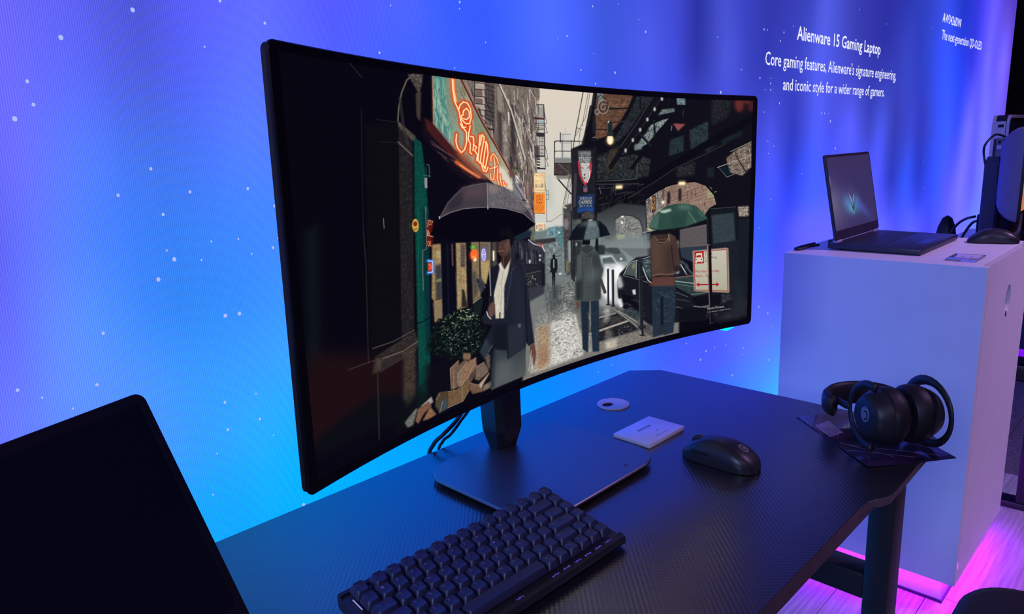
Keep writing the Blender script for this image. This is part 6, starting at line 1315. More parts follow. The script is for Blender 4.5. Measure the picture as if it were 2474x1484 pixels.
# ------------------------------------------------------------------ the desk
dm = bpy.data.materials.new('ridged_black_laminate'); dm.use_nodes = True; nt = dm.node_tree; b = nt.nodes['Principled BSDF']
tc = nt.nodes.new('ShaderNodeTexCoord'); mp_ = nt.nodes.new('ShaderNodeMapping'); mp_.inputs['Rotation'].default_value = (0,0,PI/4)
nt.links.new(tc.outputs['Object'], mp_.inputs[0])
sp = nt.nodes.new('ShaderNodeSeparateXYZ'); nt.links.new(mp_.outputs[0], sp.inputs[0])
def mth(op, a, bval=None, cval=None):
    n = nt.nodes.new('ShaderNodeMath'); n.operation = op
    for i,q in enumerate((a,bval,cval)):
        if q is None: continue
        if isinstance(q,(int,float)): n.inputs[i].default_value = q
        else: nt.links.new(q, n.inputs[i])
    return n.outputs[0]
ridge = mth('SINE', mth('MULTIPLY', sp.outputs[0], 2*PI/.0056)); cross = mth('SINE', mth('MULTIPLY', sp.outputs[1], 2*PI/.0056))
n1 = nt.nodes.new('ShaderNodeTexNoise'); n1.inputs['Scale'].default_value = 9; nt.links.new(tc.outputs['Object'], n1.inputs['Vector'])
hh = mth('MULTIPLY', mth('ADD', ridge, mth('MULTIPLY', cross, .25)), mth('MULTIPLY_ADD', n1.outputs['Fac'], 1.2, -.1))
bp = nt.nodes.new('ShaderNodeBump'); bp.inputs['Strength'].default_value = .55; bp.inputs['Distance'].default_value = .00022
nt.links.new(hh, bp.inputs['Height']); nt.links.new(bp.outputs[0], b.inputs['Normal'])
cr = nt.nodes.new('ShaderNodeValToRGB'); cr.color_ramp.elements[0].color=(.010,.010,.010*1.05,1); cr.color_ramp.elements[1].color=(.010*1.4,.010*1.4,.010*1.5,1); nt.links.new(n1.outputs['Fac'], cr.inputs[0]); nt.links.new(cr.outputs[0], b.inputs['Base Color'])
b.inputs['IOR'].default_value = 2.0; b.inputs['Roughness'].default_value = .27; b.inputs['Specular IOR Level'].default_value = .8
M_edge = mat('brown_black_edge_band', (.12,.075,.08), .5, noise=.1)
def desk_outline(x0, x1):
    # front edge recessed between two ears, chamfered corners
    return [(x0+.05,.884),(x0,.831),(x0,.30),(x0+.045,.273),(x0+.289,.273),(x0+.30,.276),(x0+.325,.288),(x0+.355,.292),
            (x1-.355,.292),(x1-.328,.289),(x1-.314,.284),(x1-.302,.276),(x1-.289,.272),(x1-.045,.2745),(x1-.018,.2985),(x1,.33),(x1,.831),(x1-.045,.884)]
def make_desk(name, label, x0, x1, yoff=0):
    t = thing(name, label, 'desk', ((x0+x1)/2,.58,0))
    ol = [(x-(x0+x1)/2, y-.58+yoff) for x,y in desk_outline(x0,x1)]
    o = link('desk_top', prism(ol, DZ-.0125, DZ, .0008, 1), dm, t)
    o.data.materials.append(M_edge)
    for p_ in o.data.polygons:
        if abs(p_.normal.z)<.5: p_.material_index = 1
    hw = (x1-x0)/2
    for s in (-1,1):
        bm = bmesh.new(); bx(bm, (s*(hw-.078),-.257+.012,(DZ-.0125)/2+.012), (.06,.04,DZ-.0125-.024), .004, seg=2); smoothed(link('leg', frombm(bm), M_steel, t))
        bm = bmesh.new(); bx(bm, (s*(hw-.078),.2,(DZ-.0125)/2+.012), (.06,.04,DZ-.0125-.024), .004, seg=2); smoothed(link('leg', frombm(bm), M_steel, t))
        bm = bmesh.new(); bx(bm, (s*(hw-.078),-.0225,DZ-.275), (.05,.405,.048), .004); smoothed(link('crossbar', frombm(bm), M_steel, t))
        bm = bmesh.new(); bx(bm, (s*(hw-.078),-.02,.012), (.065,.62,.024), .004); smoothed(link('foot', frombm(bm), M_steel, t))
    bm = bmesh.new(); bx(bm, (-.02,-.27,DZ-.0125-.0095), (2*hw-.30,.03,.019), .001, seg=1); link('front_rail', frombm(bm), M_edge, t)
    bm = bmesh.new(); bx(bm, (0,.22,DZ-.0125-.02), (2*hw-.22,.03,.04), .002, seg=1); link('back_rail', frombm(bm), M_steel, t)
    return t
desk = make_desk('gaming_desk', 'black ridged desk with clipped corners under the big curved monitor', -.13, 1.291)
t_ = desk
# cable grommet set into the desk top
gx, gy = 1.051-(1.291-.13)/2, .7835-.58
ring = mat('white_plastic', (.6,.6,.66), .35, noise=.02)
n = 40; v=[]; f=[]
hole = [( -.012+.0125*math.cos(k*2*PI/n), .004+.0095*math.sin(k*2*PI/n)) for k in range(n)]
rim = [(.031*math.cos(k*2*PI/n), .031*math.sin(k*2*PI/n)) for k in range(n)]
for z,pl in ((.0,rim),(.0022,rim),(.003,[(x*.94,y*.94) for x,y in rim]),(.003,hole),(-.002,hole)): v += [(x,y,z) for x,y in pl]
for i in range(4):
    for j in range(n): f.append((i*n+j, i*n+(j+1)%n, (i+1)*n+(j+1)%n, (i+1)*n+j))
gr = link('cable_grommet', mesh(v,f), ring, desk, loc=(gx,gy,DZ+.0002)); gr['label'] = 'pale round cable grommet with an off-centre hole'
link('hole', mesh([(x,y,.0012) for x,y in hole],[tuple(range(n))]), M_dark, gr)
link('lid_seam', tube_me([(.005+.0235*math.cos(a),.0235*math.sin(a),.0029) for a in np.linspace(-1.3,1.5,16)], .00025, 5), M_dark, gr)

# ------------------------------------------------------------------ the curved monitor
MCX,MCY,MCZ,MYA,MTI,MW,MH,MK,MRO = .74958,.64784,.37134,.0229,.0172,.928,.4021,.6688,-.0261
def mp(s, t, off=0., e=0.):
    th = s*MW/2*MK; lx = math.sin(th)/MK; ly = -(1-math.cos(th))/MK; lz = t*MH/2
    lx -= math.sin(th)*off; ly -= math.cos(th)*off      # off: towards the viewer along the local normal
    lx,lz = lx*math.cos(MRO)-lz*math.sin(MRO), lx*math.sin(MRO)+lz*math.cos(MRO)
    y2 = ly*math.cos(MTI)+lz*math.sin(MTI); z2 = -ly*math.sin(MTI)+lz*math.cos(MTI)
    c,q = math.cos(MYA), math.sin(MYA)
    return (MCX+lx*c-y2*q-.755, MCY+lx*q+y2*c-.70, MCZ+z2)
mon = thing('curved_monitor', 'large curved black monitor showing a rainy street with umbrellas', 'monitor', (.755,.70,DZ))
# rounded outline of the panel in (s,t)
def outline(inset=0., n=26):
    W2,H2,r = MW/2-inset, MH/2-inset, .008
    pts = []
    for k in range(n): pts.append((-W2+r+(2*W2-2*r)*k/n, -H2))
    for k in range(5): a=-PI/2+PI/2*k/5; pts.append((W2-r+r*math.cos(a), -H2+r+r*math.sin(a)))
    for k in range(8): pts.append((W2, -H2+r+(2*H2-2*r)*k/8))
    for k in range(5): a=PI/2*k/5; pts.append((W2-r+r*math.cos(a), H2-r+r*math.sin(a)))
    for k in range(n): pts.append((W2-r-(2*W2-2*r)*k/n, H2))
    for k in range(5): a=PI/2+PI/2*k/5; pts.append((-W2+r+r*math.cos(a), H2-r+r*math.sin(a)))
    for k in range(8): pts.append((-W2, H2-r-(2*H2-2*r)*k/8))
    for k in range(5): a=PI+PI/2*k/5; pts.append((-W2+r+r*math.cos(a), -H2+r+r*math.sin(a)))
    return [(x/(MW/2), y/(MH/2)) for x,y in pts]
S0,S1,T0,T1 = -.974,.976,-.948,.957
n = len(outline())
inner = []
for s,t in outline(): inner.append((min(max(s*1.05,S0),S1), min(max(t*1.08,T0),T1)))
v = []; rings = [(outline(.0015),-.0035),(outline(),-.002),(outline(),.0),(outline(.0012),.0012),(inner,.0012),(inner,.0)]
for ol,off in rings: v += [mp(s,t,off) for s,t in ol]
f = [(i*n+j, i*n+(j+1)%n, (i+1)*n+(j+1)%n, (i+1)*n+j) for i in range(len(rings)-1) for j in range(n)]
smoothed(link('bezel', mesh(v,f), mat('bezel_black', (.006,.006,.009), .35, spec=.5), mon), .5)
v = []; rings = [(outline(.0015),-.0036,1,1),(outline(.001),-.008,1,1),(outline(.012),-.013,1,1),(outline(.0),-.016,.72,.8),(outline(.0),-.042,.5,.68),(outline(.0),-.05,.42,.58)]
for ol,off,a,b_ in rings: v += [mp(s*a,t*b_,off) for s,t in ol]
f = [(i*n+j, (i+1)*n+j, (i+1)*n+(j+1)%n, i*n+(j+1)%n) for i in range(len(rings)-1) for j in range(n)]
f.append(tuple((len(rings)-1)*n+j for j in range(n)))
smoothed(link('back_shell', mesh(v,f), M_blk2, mon), .5)
NU,NV = 1120,760
cv = Canvas(NU,NV); run_art(cv, ART, glyph_unit)
art = cv.a
ss = np.linspace(S0,S1,NU); tt = np.linspace(T1,T0,NV)
Sg,Tg = np.meshgrid(ss,tt); th = Sg*MW/2*MK; off = .0004
lx = np.sin(th)/MK-np.sin(th)*off; ly = -(1-np.cos(th))/MK-np.cos(th)*off; lz = Tg*MH/2
lx,lz = lx*math.cos(MRO)-lz*math.sin(MRO), lx*math.sin(MRO)+lz*math.cos(MRO)
y2 = ly*math.cos(MTI)+lz*math.sin(MTI); z2 = -ly*math.sin(MTI)+lz*math.cos(MTI)
V = np.stack([MCX+lx*math.cos(MYA)-y2*math.sin(MYA)-.755, MCY+lx*math.sin(MYA)+y2*math.cos(MYA)-.70, MCZ+z2],-1)
me = colgrid(V, np.concatenate([lin(np.clip(art,0,1)), np.ones((NV,NU,1))],-1), NU, NV, 'screen')
o = link('screen', me, displaymat('monitor_picture', 1.0, sampling=False, gloss=True), mon)
o['label'] = 'lit screen with a rainy street scene'
# status light under the lower right edge
P0 = Vector(mp(.845,-1.0,-.004)); P1 = Vector(mp(.91,-1.0,-.004))
o = link('status_light', tube_me([P0+Vector((0,0,-.0015)), (P0+P1)/2+Vector((0,0,-.0035)), P1+Vector((0,0,-.0015))], [.0015,.0028,.0015], 8), emat('cyan_led', (0,225,235), 1.6), mon); o['label'] = 'cyan status light'
# stand: octagonal column, neck, base plate
def octo(cx, cy, a, b_, z, ch): return [(cx-a,cy-b_+ch,z),(cx-a+ch,cy-b_,z),(cx+a-ch,cy-b_,z),(cx+a,cy-b_+ch,z),(cx+a,cy+b_-ch,z),(cx+a-ch,cy+b_,z),(cx-a+ch,cy+b_,z),(cx-a,cy+b_-ch,z)]
rg = [octo(.008,.095,.021,.017,.011,.008), octo(.008,.095,.029,.026,.045,.01), octo(.008,.097,.030,.027,.1,.01), octo(.008,.10,.030,.027,.40,.01), octo(.008,.10,.028,.025,.405,.01)]
link('stand_column', loft(rg), M_blk, mon)
bm = bmesh.new(); bx(bm, (0,.045,.371), (.09,.075,.09), .008); smoothed(link('neck', frombm(bm), M_blk2, mon))
bo = rrect(.0,.0,.292,.25,.052,8)
bo = [(x-.001, y-.0025) for x,y in bo]
rg = []
for sc_,z in ((.86,.0005),(.93,.002),(.985,.006),(1.,.0085),(.996,.0105),(.985,.0118)): rg.append([(x*sc_, y*sc_, z) for x,y in bo])
o = smoothed(link('stand_base', loft(rg), mat('base_satin_black', (.03,.034,.05), .36, spec=.9, ior=2.0, noise=.03, bump=.08, bscale=1500), mon), .5)
o['label'] = 'wide rounded stand base'
bd = link('badge', prism(rrect(0,0,.0135,.0055,.0006,1), 0, .0004), M_grey, mon, loc=(.072,-.106,.0119)); bd.rotation_euler=(0,0,.03)
link('badge_window', prism(rrect(0,0,.0105,.0028,.0003,1), 0, .0002), M_blk, bd, loc=(0,0,.0004))
link('badge_bar', prism(rrect(0,0,.011,.001,.0003,1), 0, .0004), M_grey, bd, loc=(.0125,.0005,0))
# cables hanging behind the stand into the gap at the desk back
for nm,pts,r,lab in (('power_cable',[(.765,.845,.19),(.757,.865,.085),(.735,.875,.045),(.708,.88,.026),(.694,.892,.008),(.690,.905,-.03),(.69,.93,-.2),(.70,.94,-.5)],.0036,'thick black cable curving from the monitor stand over the desk back edge'),
                     ('signal_cable',[(.775,.845,.16),(.766,.868,.07),(.745,.878,.038),(.726,.884,.018),(.715,.893,.006),(.712,.906,-.03),(.715,.93,-.2),(.72,.94,-.5)],.0027,'thinner black cable beside the thick one at the desk back edge')):
    tag(link(nm, tube_me(smoothpath([(x,y,z+DZ) for x,y,z in pts],6), r, 8), M_cable, smooth=True), lab, 'cable', 'cables behind the monitor')

# ------------------------------------------------------------------ white info plate
pl = thing('info_plate', 'small white acrylic plate with printed model name, lying on desk', 'sign', (.9745,.6505,DZ), -.015)
acr = mat('white_acrylic', (.62,.62,.72), .25, spec=.6, noise=.01, coat=.3)
smoothed(link('plate', prism(rrect(0,0,.105,.0735,.0012,2), .0002, .0078, .0008), acr, pl))
for s,x,y,wd,cap,bd in (('AW3926QW',-.019,.008,.038,.0048,.01),('SRP $',.004,-.0125,.0085,.0018,0),('DELL',-.014,-.0255,.0095,.0022,.01),('Technologies',-.003,-.0255,.024,.0019,0)):
    link('lettering', textmesh(s, wd, cap, bd), M_print, pl, loc=(x,y,.0079))

# ------------------------------------------------------------------ mouse
def make_mouse(label, loc, rz, small=False):
    t = thing('mouse', label, 'mouse', loc, rz)
    NL,NA = 26,28
    L = .125
    def hw(u): return (.0305*(1-abs(2*u-1)**3.2)**.42)*(1-.10*math.exp(-((u-.45)/.18)**2))*(1 if u<.5 else 1-.06*(u-.5)) + .0015
    def ht(u): return .012+.0285*(math.sin(PI*min(1,max(0,(1-u)*.86+.06)))**.9) - (.0045*max(0,(u-.72))/.28) if u<=1 else .012
    rings=[]
    for i in range(NL+1):
        u = .5-.5*math.cos(PI*i/NL); y = -L/2+L*u
        e = (max(0,1-abs(2*u-1)**6))**.5
        a = hw(u); h_ = .002+(ht(u)-.002)*(.28+.72*e)
        ring=[]
        for k in range(NA):
            an = PI*k/(NA-1); cx = math.cos(an); sx = math.sin(an)
            x = a*(1 if cx>0 else -1)*abs(cx)**.62; z = .0015+(h_-.0015)*abs(sx)**.62
            lo = min(1, z/.014); x *= (.90+.10*lo)
            ring.append((x,y,z))
        rings.append(ring)
    me = loft(rings, closed=False, cap=False)
    bm = bmesh.new(); bm.from_mesh(me); bmesh.ops.contextual_create(bm, geom=[e for e in bm.edges if e.is_boundary]); me = frombm(bm)
    mm = mat('mouse_black', (.02,.02,.024), .38, spec=.6, noise=.04, bump=.05, bscale=1200)
    smoothed(link('shell', me, mm, t), .9)
    def surf(x,u,lift=.0003):
        i = min(NL-1,max(0,int(math.acos(1-2*u)/PI*NL))); rr = rings[i]; r1 = rings[i+1]
        y0,y1 = rr[0][1], r1[0][1]; y = -L/2+L*u; q = (y-y0)/(y1-y0)
        def zz(r_):
            best = min(range(1,NA-1), key=lambda k: abs(r_[k][0]-x)); return r_[best][2]
        return (x, y, zz(rr)*(1-q)+zz(r1)*q+lift)
    if not small:
        for s in (-1,1):   # seams between the main buttons and the side wall
            link('button_seam', tube_me([surf(s*(.016+.006*math.sin(PI*q)),.62+.34*q,.0000) for q in np.linspace(0,1,12)], .0004, 5), M_dark, t)
        link('button_seam', tube_me([surf(0,.62+.33*q,.0) for q in np.linspace(0,1,10)], .0005, 5), M_dark, t)
        wh = link('scroll_wheel', lathe_me([(.006,-.0035),(.0115,-.0032),(.0122,-.0015),(.0122,.0015),(.0115,.0032),(.006,.0035)], 24), mat('wheel_rubber', (.02,.02,.022), .5), t, smooth=True); wh.rotation_euler=(0,PI/2,0); wh.location=(0,L/2-L*.205, surf(0,.8)[2]-.0065)
        link('wheel_ring', tube_me([(.0124*math.cos(a),.0124*math.sin(a),.0) for a in np.linspace(0,2*PI,24,endpoint=False)], .0006, 6, close=True), M_grey, wh)
        for q in (.60,.72):
            o = link('side_button', prism(rrect(0,0,.014,.0045,.0018,3), 0, .0014, .0005), M_blk, t); o.rotation_euler = (PI/2,.12,-PI/2); o.location = (-hw(q)*.985, -L/2+L*q, .0205)
        for q in range(3):
            link('grip_groove', tube_me([(-hw(.86+.01*q)*.97,-L/2+L*(.78+.015*q),.015-.003*q),(-hw(.9)*.97,-L/2+L*.9,.0135-.003*q)], .0004, 5), M_dark, t)
        # round emblem on the palm rest, turned G shape
        c0 = surf(0,.20,.0002); 
        lg = mat('emblem_grey', (.20,.19,.24), .4)
        e0 = link('emblem', mesh([(0,0,0)]+[(.0072*math.cos(a),.0088*math.sin(a),.0) for a in np.linspace(0,2*PI,24,endpoint=False)],[(0,1+k,1+(k+1)%24) for k in range(24)]), lg, t)
        za = surf(0,.14); zb = surf(0,.26); e0.rotation_euler=(math.atan2(zb[2]-za[2],zb[1]-za[1]),0,0); e0.location=(0,c0[1],c0[2]+.0004)
        link('emblem_mark', tube_me([(.0036*math.cos(a)*.9,.0036*math.sin(a)*1.2,.0003) for a in np.linspace(.6,5.6,14)], .0007, 5), M_dark, e0)
    o = link('base', prism(rrect(0,0,.05,.106,.02,6), .0, .003), M_dark, t)
    return t
make_mouse('black wireless gaming mouse on the ridged desk, beside the white plate', (.951,.5035,DZ), .0)

# ------------------------------------------------------------------ keyboard
kb = thing('keyboard', 'compact black mechanical keyboard in front of the monitor stand', 'keyboard', (.34584,.59668,DZ), -.0213)
U = .01905; SL = .16471
def keyz(y): return .028+SL*(y+5*U)
# case: sloped slab with rounded rim
prof = [(-.1135,.0026),(-.1175,.006),(-.1185,.011),(-.1165,.0155),(-.1125,.0165),(-.1095,.0135),(-.1085,.0125),(.0112,.0125+SL*.1197),(.0125,.0155+SL*.1197),(.0165,.0165+SL*.1197),(.0195,.0135+SL*.1197),(.0195,.0215),(.0165,.0195)]
def side(x, sc_=1.): return [(x, (y+.0495)*sc_-.0495, .016+(z-.016)*sc_ if sc_<1 else z) for y,z in prof]
rg = [side(-.0105,.93), side(-.0095,.985), side(-.0085), side(.3133), side(.3143,.985), side(.3153,.93)]
smoothed(link('case', loft(rg), mat('case_black', (.022,.022,.026), .42, spec=.6), kb), .7)
for x in (.02,.285): link('rubber_foot', prism(rrect(x,-.108,.02,.008,.003,3), 0, .0036), M_dark, kb)
for x in (.035,.235): link('flip_foot', prism(rrect(x,-.002,.022,.007,.002,3), 0, .0205), M_blk, kb)
def keycap_me(wu):
    wb_ = wu*U-.0012; db = U-.0012; wt = wb_-.0058; dt = db-.0046; H = .0088
    rings = []
    for w_,d_,z,oy,r in ((wb_,db,-H,0,.0012),(wb_-.001,db-.0008,-H+.002,0,.0014),(wt+.0008,dt+.0008,-.0009,.0009,.0022),(wt,dt,-.0002,.001,.0024),(wt-.0022,dt-.0022,-.0004,.001,.0022)):
        rings.append([(x,y+oy,z) for x,y in rrect(0,0,w_,d_,min(r,w_/2.1),2)])
    n = len(rings[0]); v = [p_ for r_ in rings for p_ in r_]; f=[]
    for i in range(len(rings)-1):
        for j in range(n): f.append((i*n+j,i*n+(j+1)%n,(i+1)*n+(j+1)%n,(i+1)*n+j))
    v.append((0,.001,-.0010)); c_ = len(v)-1
    for j in range(n): f.append(((len(rings)-1)*n+j,(len(rings)-1)*n+(j+1)%n,c_))
    return mesh(v,f,'keycap')
KM = {}; LM = {}
rows = [(0,[('Esc',.5,1)]+[('F%d'%(i+1),x,1) for i,x in enumerate([1.75,2.75,3.75,4.75,6,7,8,9,10.25,11.25,12.25,13.25])]+[('Prt',14.5,1),('Del',15.5,1)]),
 (1,[(c_,.5+i,1) for i,c_ in enumerate('`1234567890-=')]+[('<-',14,2),('Hm',15.5,1)]),
 (2,[('Tab',.75,1.5)]+[(c_,2+i,1) for i,c_ in enumerate('QWERTYUIOP[]')]+[('\\',14.25,1.5),('PU',15.5,1)]),
 (3,[('Caps',.875,1.75)]+[(c_,2.25+i,1) for i,c_ in enumerate("ASDFGHJKL;'")]+[('Enter',13.875,2.25),('PD',15.5,1)]),
 (4,[('Shift',1.125,2.25)]+[(c_,2.75+i,1) for i,c_ in enumerate('ZXCVBNM,./')]+[('Shift',13.125,1.75),('^',14.5,1),('End',15.5,1)]),
 (5,[('Ctrl',.625,1.25),('Win',1.875,1.25),('Alt',3.125,1.25),('',6.875,6.25),('Alt',10.5,1),('Fn',11.5,1),('Ctrl',12.5,1),('<',13.5,1),('v',14.5,1),('>',15.5,1)])]
tiltr = [.30,.24,.17,.13,.10,.12]
for r_,keys in rows:
    for s,gx_,wu in keys:
        if wu not in KM: KM[wu] = keycap_me(wu); KM[wu].materials.append(M_key); KM[wu].polygons.foreach_set('use_smooth',[True]*len(KM[wu].polygons)); KM[wu].set_sharp_from_angle(angle=.7)
        o = bpy.data.objects.new('keycap', KM[wu]); C.objects.link(o); o.parent = kb
        y = -U*r_; o.location = (gx_*U, y, keyz(y)); o.rotation_euler = (tiltr[r_],0,0)
        if s:
            if s not in LM:
                LM[s] = textmesh(s, .0035 if len(s)==1 and s.isalnum() else None, .0036 if len(s)==1 else .0022); LM[s].materials.append(M_leg)
            l = bpy.data.objects.new('legend', LM[s]); C.objects.link(l); l.parent = o; l.location = (-wu*U/2+.0048, .0018, -.0002)
# glowing bars painting backlight leaks between the caps, its reflections on the front strip
glint = emat('backlight_glow', (150,150,235), .85)
for x,y0,y1 in ((1.0*U,-.022,-.002),(5.375*U,-.014,-.006),(9.62*U,-.013,-.007),(13.87*U,-.013,-.007),(-.0018,-.018,.0),(-.0018,-.05,-.035)):
    yc = (y0+y1)/2
    bm = bmesh.new(); bx(bm, (0,0,0), (.0011,y1-y0,.0008)); o = link('painted_backlight', frombm(bm), glint, kb, loc=(x,yc,keyz(yc)-.0106)); o.rotation_euler=(SL,0,0)
g2 = emat('reflection_violet', (104,80,215), .8)
for i,gx_ in enumerate((15.35,14.35,13.35,12.35,11.35,10.35,7.3)):
    for q in range(5):
        bm = bmesh.new(); bx(bm, (0,0,0), (.0012,.0009+.0006*((q*7+i)%3),.0005)); o = link('painted_backlight', frombm(bm), g2, kb, loc=(gx_*U+.0024*(q-2),-.1063-.0004*((q*5+i)%3),.0133))

# ------------------------------------------------------------------ brochure and headphones
br = thing('glossy_sheet', 'dark glossy printed sheet under the headphones, overhanging the desk corner', 'leaflet', (1.1922,.3633,DZ), math.atan2(.165,.132))
gm = mat('printed_violet_black', (.035,.02,.06), .16, spec=.7, noise=.8, nscale=14, coat=.6)
NXs = 14; v=[]; f=[]
LX,LY = .2115,.143
for i in range(NXs+1):
    for j in range(9):
        x = -LX/2+LX*i/NXs; y = -LY/2+LY*j/8
        z = .0016+.0035*math.exp(-((x+LX/2)/.05)**2)*(j/8)*0 + (.004*max(0,(.5-i/NXs))*2*abs(j/8-.5))
        v.append((x,y,z))
for i in range(NXs):
    for j in range(8): a = i*9+j; f.append((a,a+9,a+10,a+1))
N0 = len(v); v += [(x,y,z-.0013) for x,y,z in v]; f += [tuple(N0+q for q in reversed(g)) for g in list(f)]
edge = [i*9 for i in range(NXs+1)]+[NXs*9+j for j in range(1,9)]+[i*9+8 for i in range(NXs-1,-1,-1)]+[j for j in range(7,0,-1)]
for a,b_ in zip(edge, edge[1:]+edge[:1]): f.append((a,a+N0,b_+N0,b_))
link('sheet', mesh(v,f), gm, br)
ink = mat('pale_ink', (.32,.27,.4), .3, noise=.3, nscale=120)
for s,x,y,wd in (('TOURNAMENT CLASS',-.0,.052,.085),('CONNECTED PLAY LAB',-.0,.044,.09)):
    pass
for k,(x0,y0,x1,y1) in enumerate(((-.10,-.05,-.03,.06),(-.098,-.01,-.05,.068),(-.10,-.062,.02,-.02),(-.09,.02,-.02,.066))):
    link('printed_streak', mesh([(x0,y0,.0062),(x1,y1,.0040),(x1+.001,y1-.0012,.0040),(x0+.001,y0-.0004,.0062)],[(0,1,2,3)]), ink, br)
for k in range(22):
    x = .095-.0085*(k%11)-.002*R.random(); y = .058-.008*(k//11)-.002*R.random()
    link('printed_mark', mesh([(x,y,.0021),(x+.005,y+.0003,.0021),(x+.005,y+.0018,.0021),(x,y+.0016,.0021)],[(0,1,2,3)]), ink, br)
link('printed_picture', mesh([(.075,.03,.0020),(.02,.035,.0022),(.005,.068,.0030),(.055,.066,.0022)],[(0,1,2,3)]), mat('printed_lilac',(.2,.17,.28),.2,noise=.5,nscale=30), br)

hp = thing('headphones', 'black over-ear headphones lying on the glossy sheet', 'headphones', (1.1231,.3524,DZ+.0100), 0)
bear = math.radians(38.5)
dv = Vector((math.sin(bear),math.cos(bear),0)); av = Vector((math.cos(bear),-math.sin(bear),0)); zv = Vector((0,0,1))
def L2(a,d,z): return av*a+dv*d+zv*z
def cup(name, a0, sgn, mats):
    n = 36
    def ringm(prof, m, nm, par, smooth=True):
        rings = []
        for r,t in prof: rings.append([L2(a0+sgn*t, r*.93*math.cos(k*2*PI/n), .048+r*1.0*math.sin(k*2*PI/n)) for k in range(n)])
        return smoothed(link(nm, loft(rings), m, par), .8)
    c = ringm([(.012,-.0005),(.027,.0),(.0325,.002),(.036,.007),(.041,.017),(.043,.025)], mats[0], name, hp)
    ringm([(.041,.024),(.0455,.027),(.0468,.035),(.046,.045),(.041,.052),(.030,.0535),(.022,.050),(.020,.044)], mats[1], 'ear_cushion', c)
    return c
shell = mat('cup_black', (.018,.018,.023), .42, spec=.5)
c1 = cup('ear_cup', 0, 1, (shell, M_soft)); c2 = cup('ear_cup', .115, -1, (shell, M_soft))
e0 = smoothed(link('emblem', loft([[L2(-.0012+q, .0105*math.cos(k*2*PI/24)-.002, .054+.0125*math.sin(k*2*PI/24)) for k in range(24)] for q in (0,.0012)]), mat('emblem_blue_grey', (.16,.2,.34), .35), c1))
link('emblem_mark', tube_me([L2(-.0018, -.004+.0045*math.cos(a), .053+.007*math.sin(a)) for a in np.linspace(.9,5.2,12)], .0009, 5), M_dark, c1)
def yoke(a0, full):
    rr = .0535; A = np.linspace(math.radians(-102 if not full else -150), math.radians(102 if not full else 150), 26)
    sg = 1 if not full else -1
    pts = [L2(a0+.006*(1 if a0<.05 else -1), sg*rr*math.cos(a)*.96, .049+rr*math.sin(a)*.93) for a in A]
    rad = [.0030+.0022*(abs(a)/1.8) for a in A]
    o = link('yoke', tube_me(pts, rad, 8, flat=(1.5,.8), upv=av), shell, hp, smooth=True); return o
yoke(.002, False); yoke(.113, True)
# stems and padded headband
for a0 in (.006,.109):
    link('stem', tube_me(smoothpath([L2(a0,.050,.049),L2(a0,.062,.046),L2(a0+(.003 if a0<.05 else -.003),.085,.044)],5), .0052, 8, flat=(.6,1.25)), shell, hp, smooth=True)
pts = [L2(.0575-.060*math.cos(t), .078+.062*math.sin(t)**.8, .036) for t in np.linspace(.02,PI-.02,26)]
link('headband', tube_me(pts, [.010+.004*math.sin(t)**.3 for t in np.linspace(.02,PI-.02,26)], 14, flat=(.62,1.5)), M_soft, hp, smooth=True)
pts = [L2(.0575-.0655*math.cos(t), .078+.069*math.sin(t)**.8, .036) for t in np.linspace(.05,PI-.05,26)]
link('headband_shell', tube_me(pts, .0105, 12, flat=(.3,1.45)), shell, hp, smooth=True)

# ------------------------------------------------------------------ laptop in the left foreground
lp = thing('laptop', 'big dark laptop with a blank screen in the left foreground', 'laptop', (.2647,.6628,DZ), .375)
LW, LL, LT = .40, .265, .43
bm = bmesh.new(); bx(bm, (-LW/2-.006,-.125,.010), (LW-.012,.25,.016), .003); smoothed(link('base', frombm(bm), M_blk2, lp))
dk = link('keyboard_deck', prism(rrect(-LW/2,-.10,LW-.03,.125,.004,2), .0182, .0186), M_dark, lp)
km = prism(rrect(0,0,.0165,.0165,.002,2), 0, .0016, .0004, 1); km.materials.append(M_key)
for j in range(6):
    for i in range(18):
        o = bpy.data.objects.new('key', km); C.objects.link(o); o.parent = dk; o.location = (-LW+.03+.0201*i, -.048-.0195*j, .0186)
link('touchpad', prism(rrect(-LW/2,-.215,.12,.07,.004,2), .0181, .0184), mat('touchpad_dark', (.03,.03,.034), .3), lp)
hinge = Matrix.Rotation(-LT,4,'X')
def lid_pt(x,y,z): return hinge@Vector((x,y,z))+Vector((0,0,.02))
def lid_mesh(me):
    for v_ in me.vertices: v_.co = lid_pt(v_.co.x, v_.co.z*-1+0, v_.co.y)
    return me
# lid drawn in XY (x width, y up the lid), extruded to its back
def lidp(poly, z0, z1, bev=0): return lid_mesh(prism(poly, z0, z1, bev))
smoothed(link('lid', lidp(rrect(-LW/2,LL/2,LW,LL,.011,6), -.0075, 0, .001), M_blk2, lp))
v=[]; 
ol = rrect(-LW/2,LL/2,LW-.002,LL-.002,.010,6); il = rrect(-LW/2,.0255+.11385,LW-.018,.2277,.0015,6)
me = mesh([(x,y,.0008) for x,y in ol]+[(x,y,.0008) for x,y in il]+[(x,y,.0002) for x,y in il], [(j,(j+1)%28,28+(j+1)%28,28+j) for j in range(28)]+[(28+j,28+(j+1)%28,56+(j+1)%28,56+j) for j in range(28)])
link('bezel', lid_mesh(me), mat('bezel_brown_black', (.016,.013,.018), .5), lp)
o = link('screen', lid_mesh(mesh([(x,y,.0003) for x,y in il],[tuple(range(28))])), mat('dark_glass', (.004,.004,.008), .22, spec=.5, noise=0, emit=(8,8,26), es=.3), lp); o['label']='switched-off dark screen'  # faint blue glow put into the switched-off glass
bm = bmesh.new(); bx(bm, (-LW/2,.003,.019), (LW*.7,.012,.014), .005); smoothed(link('hinge', frombm(bm), M_blk, lp))

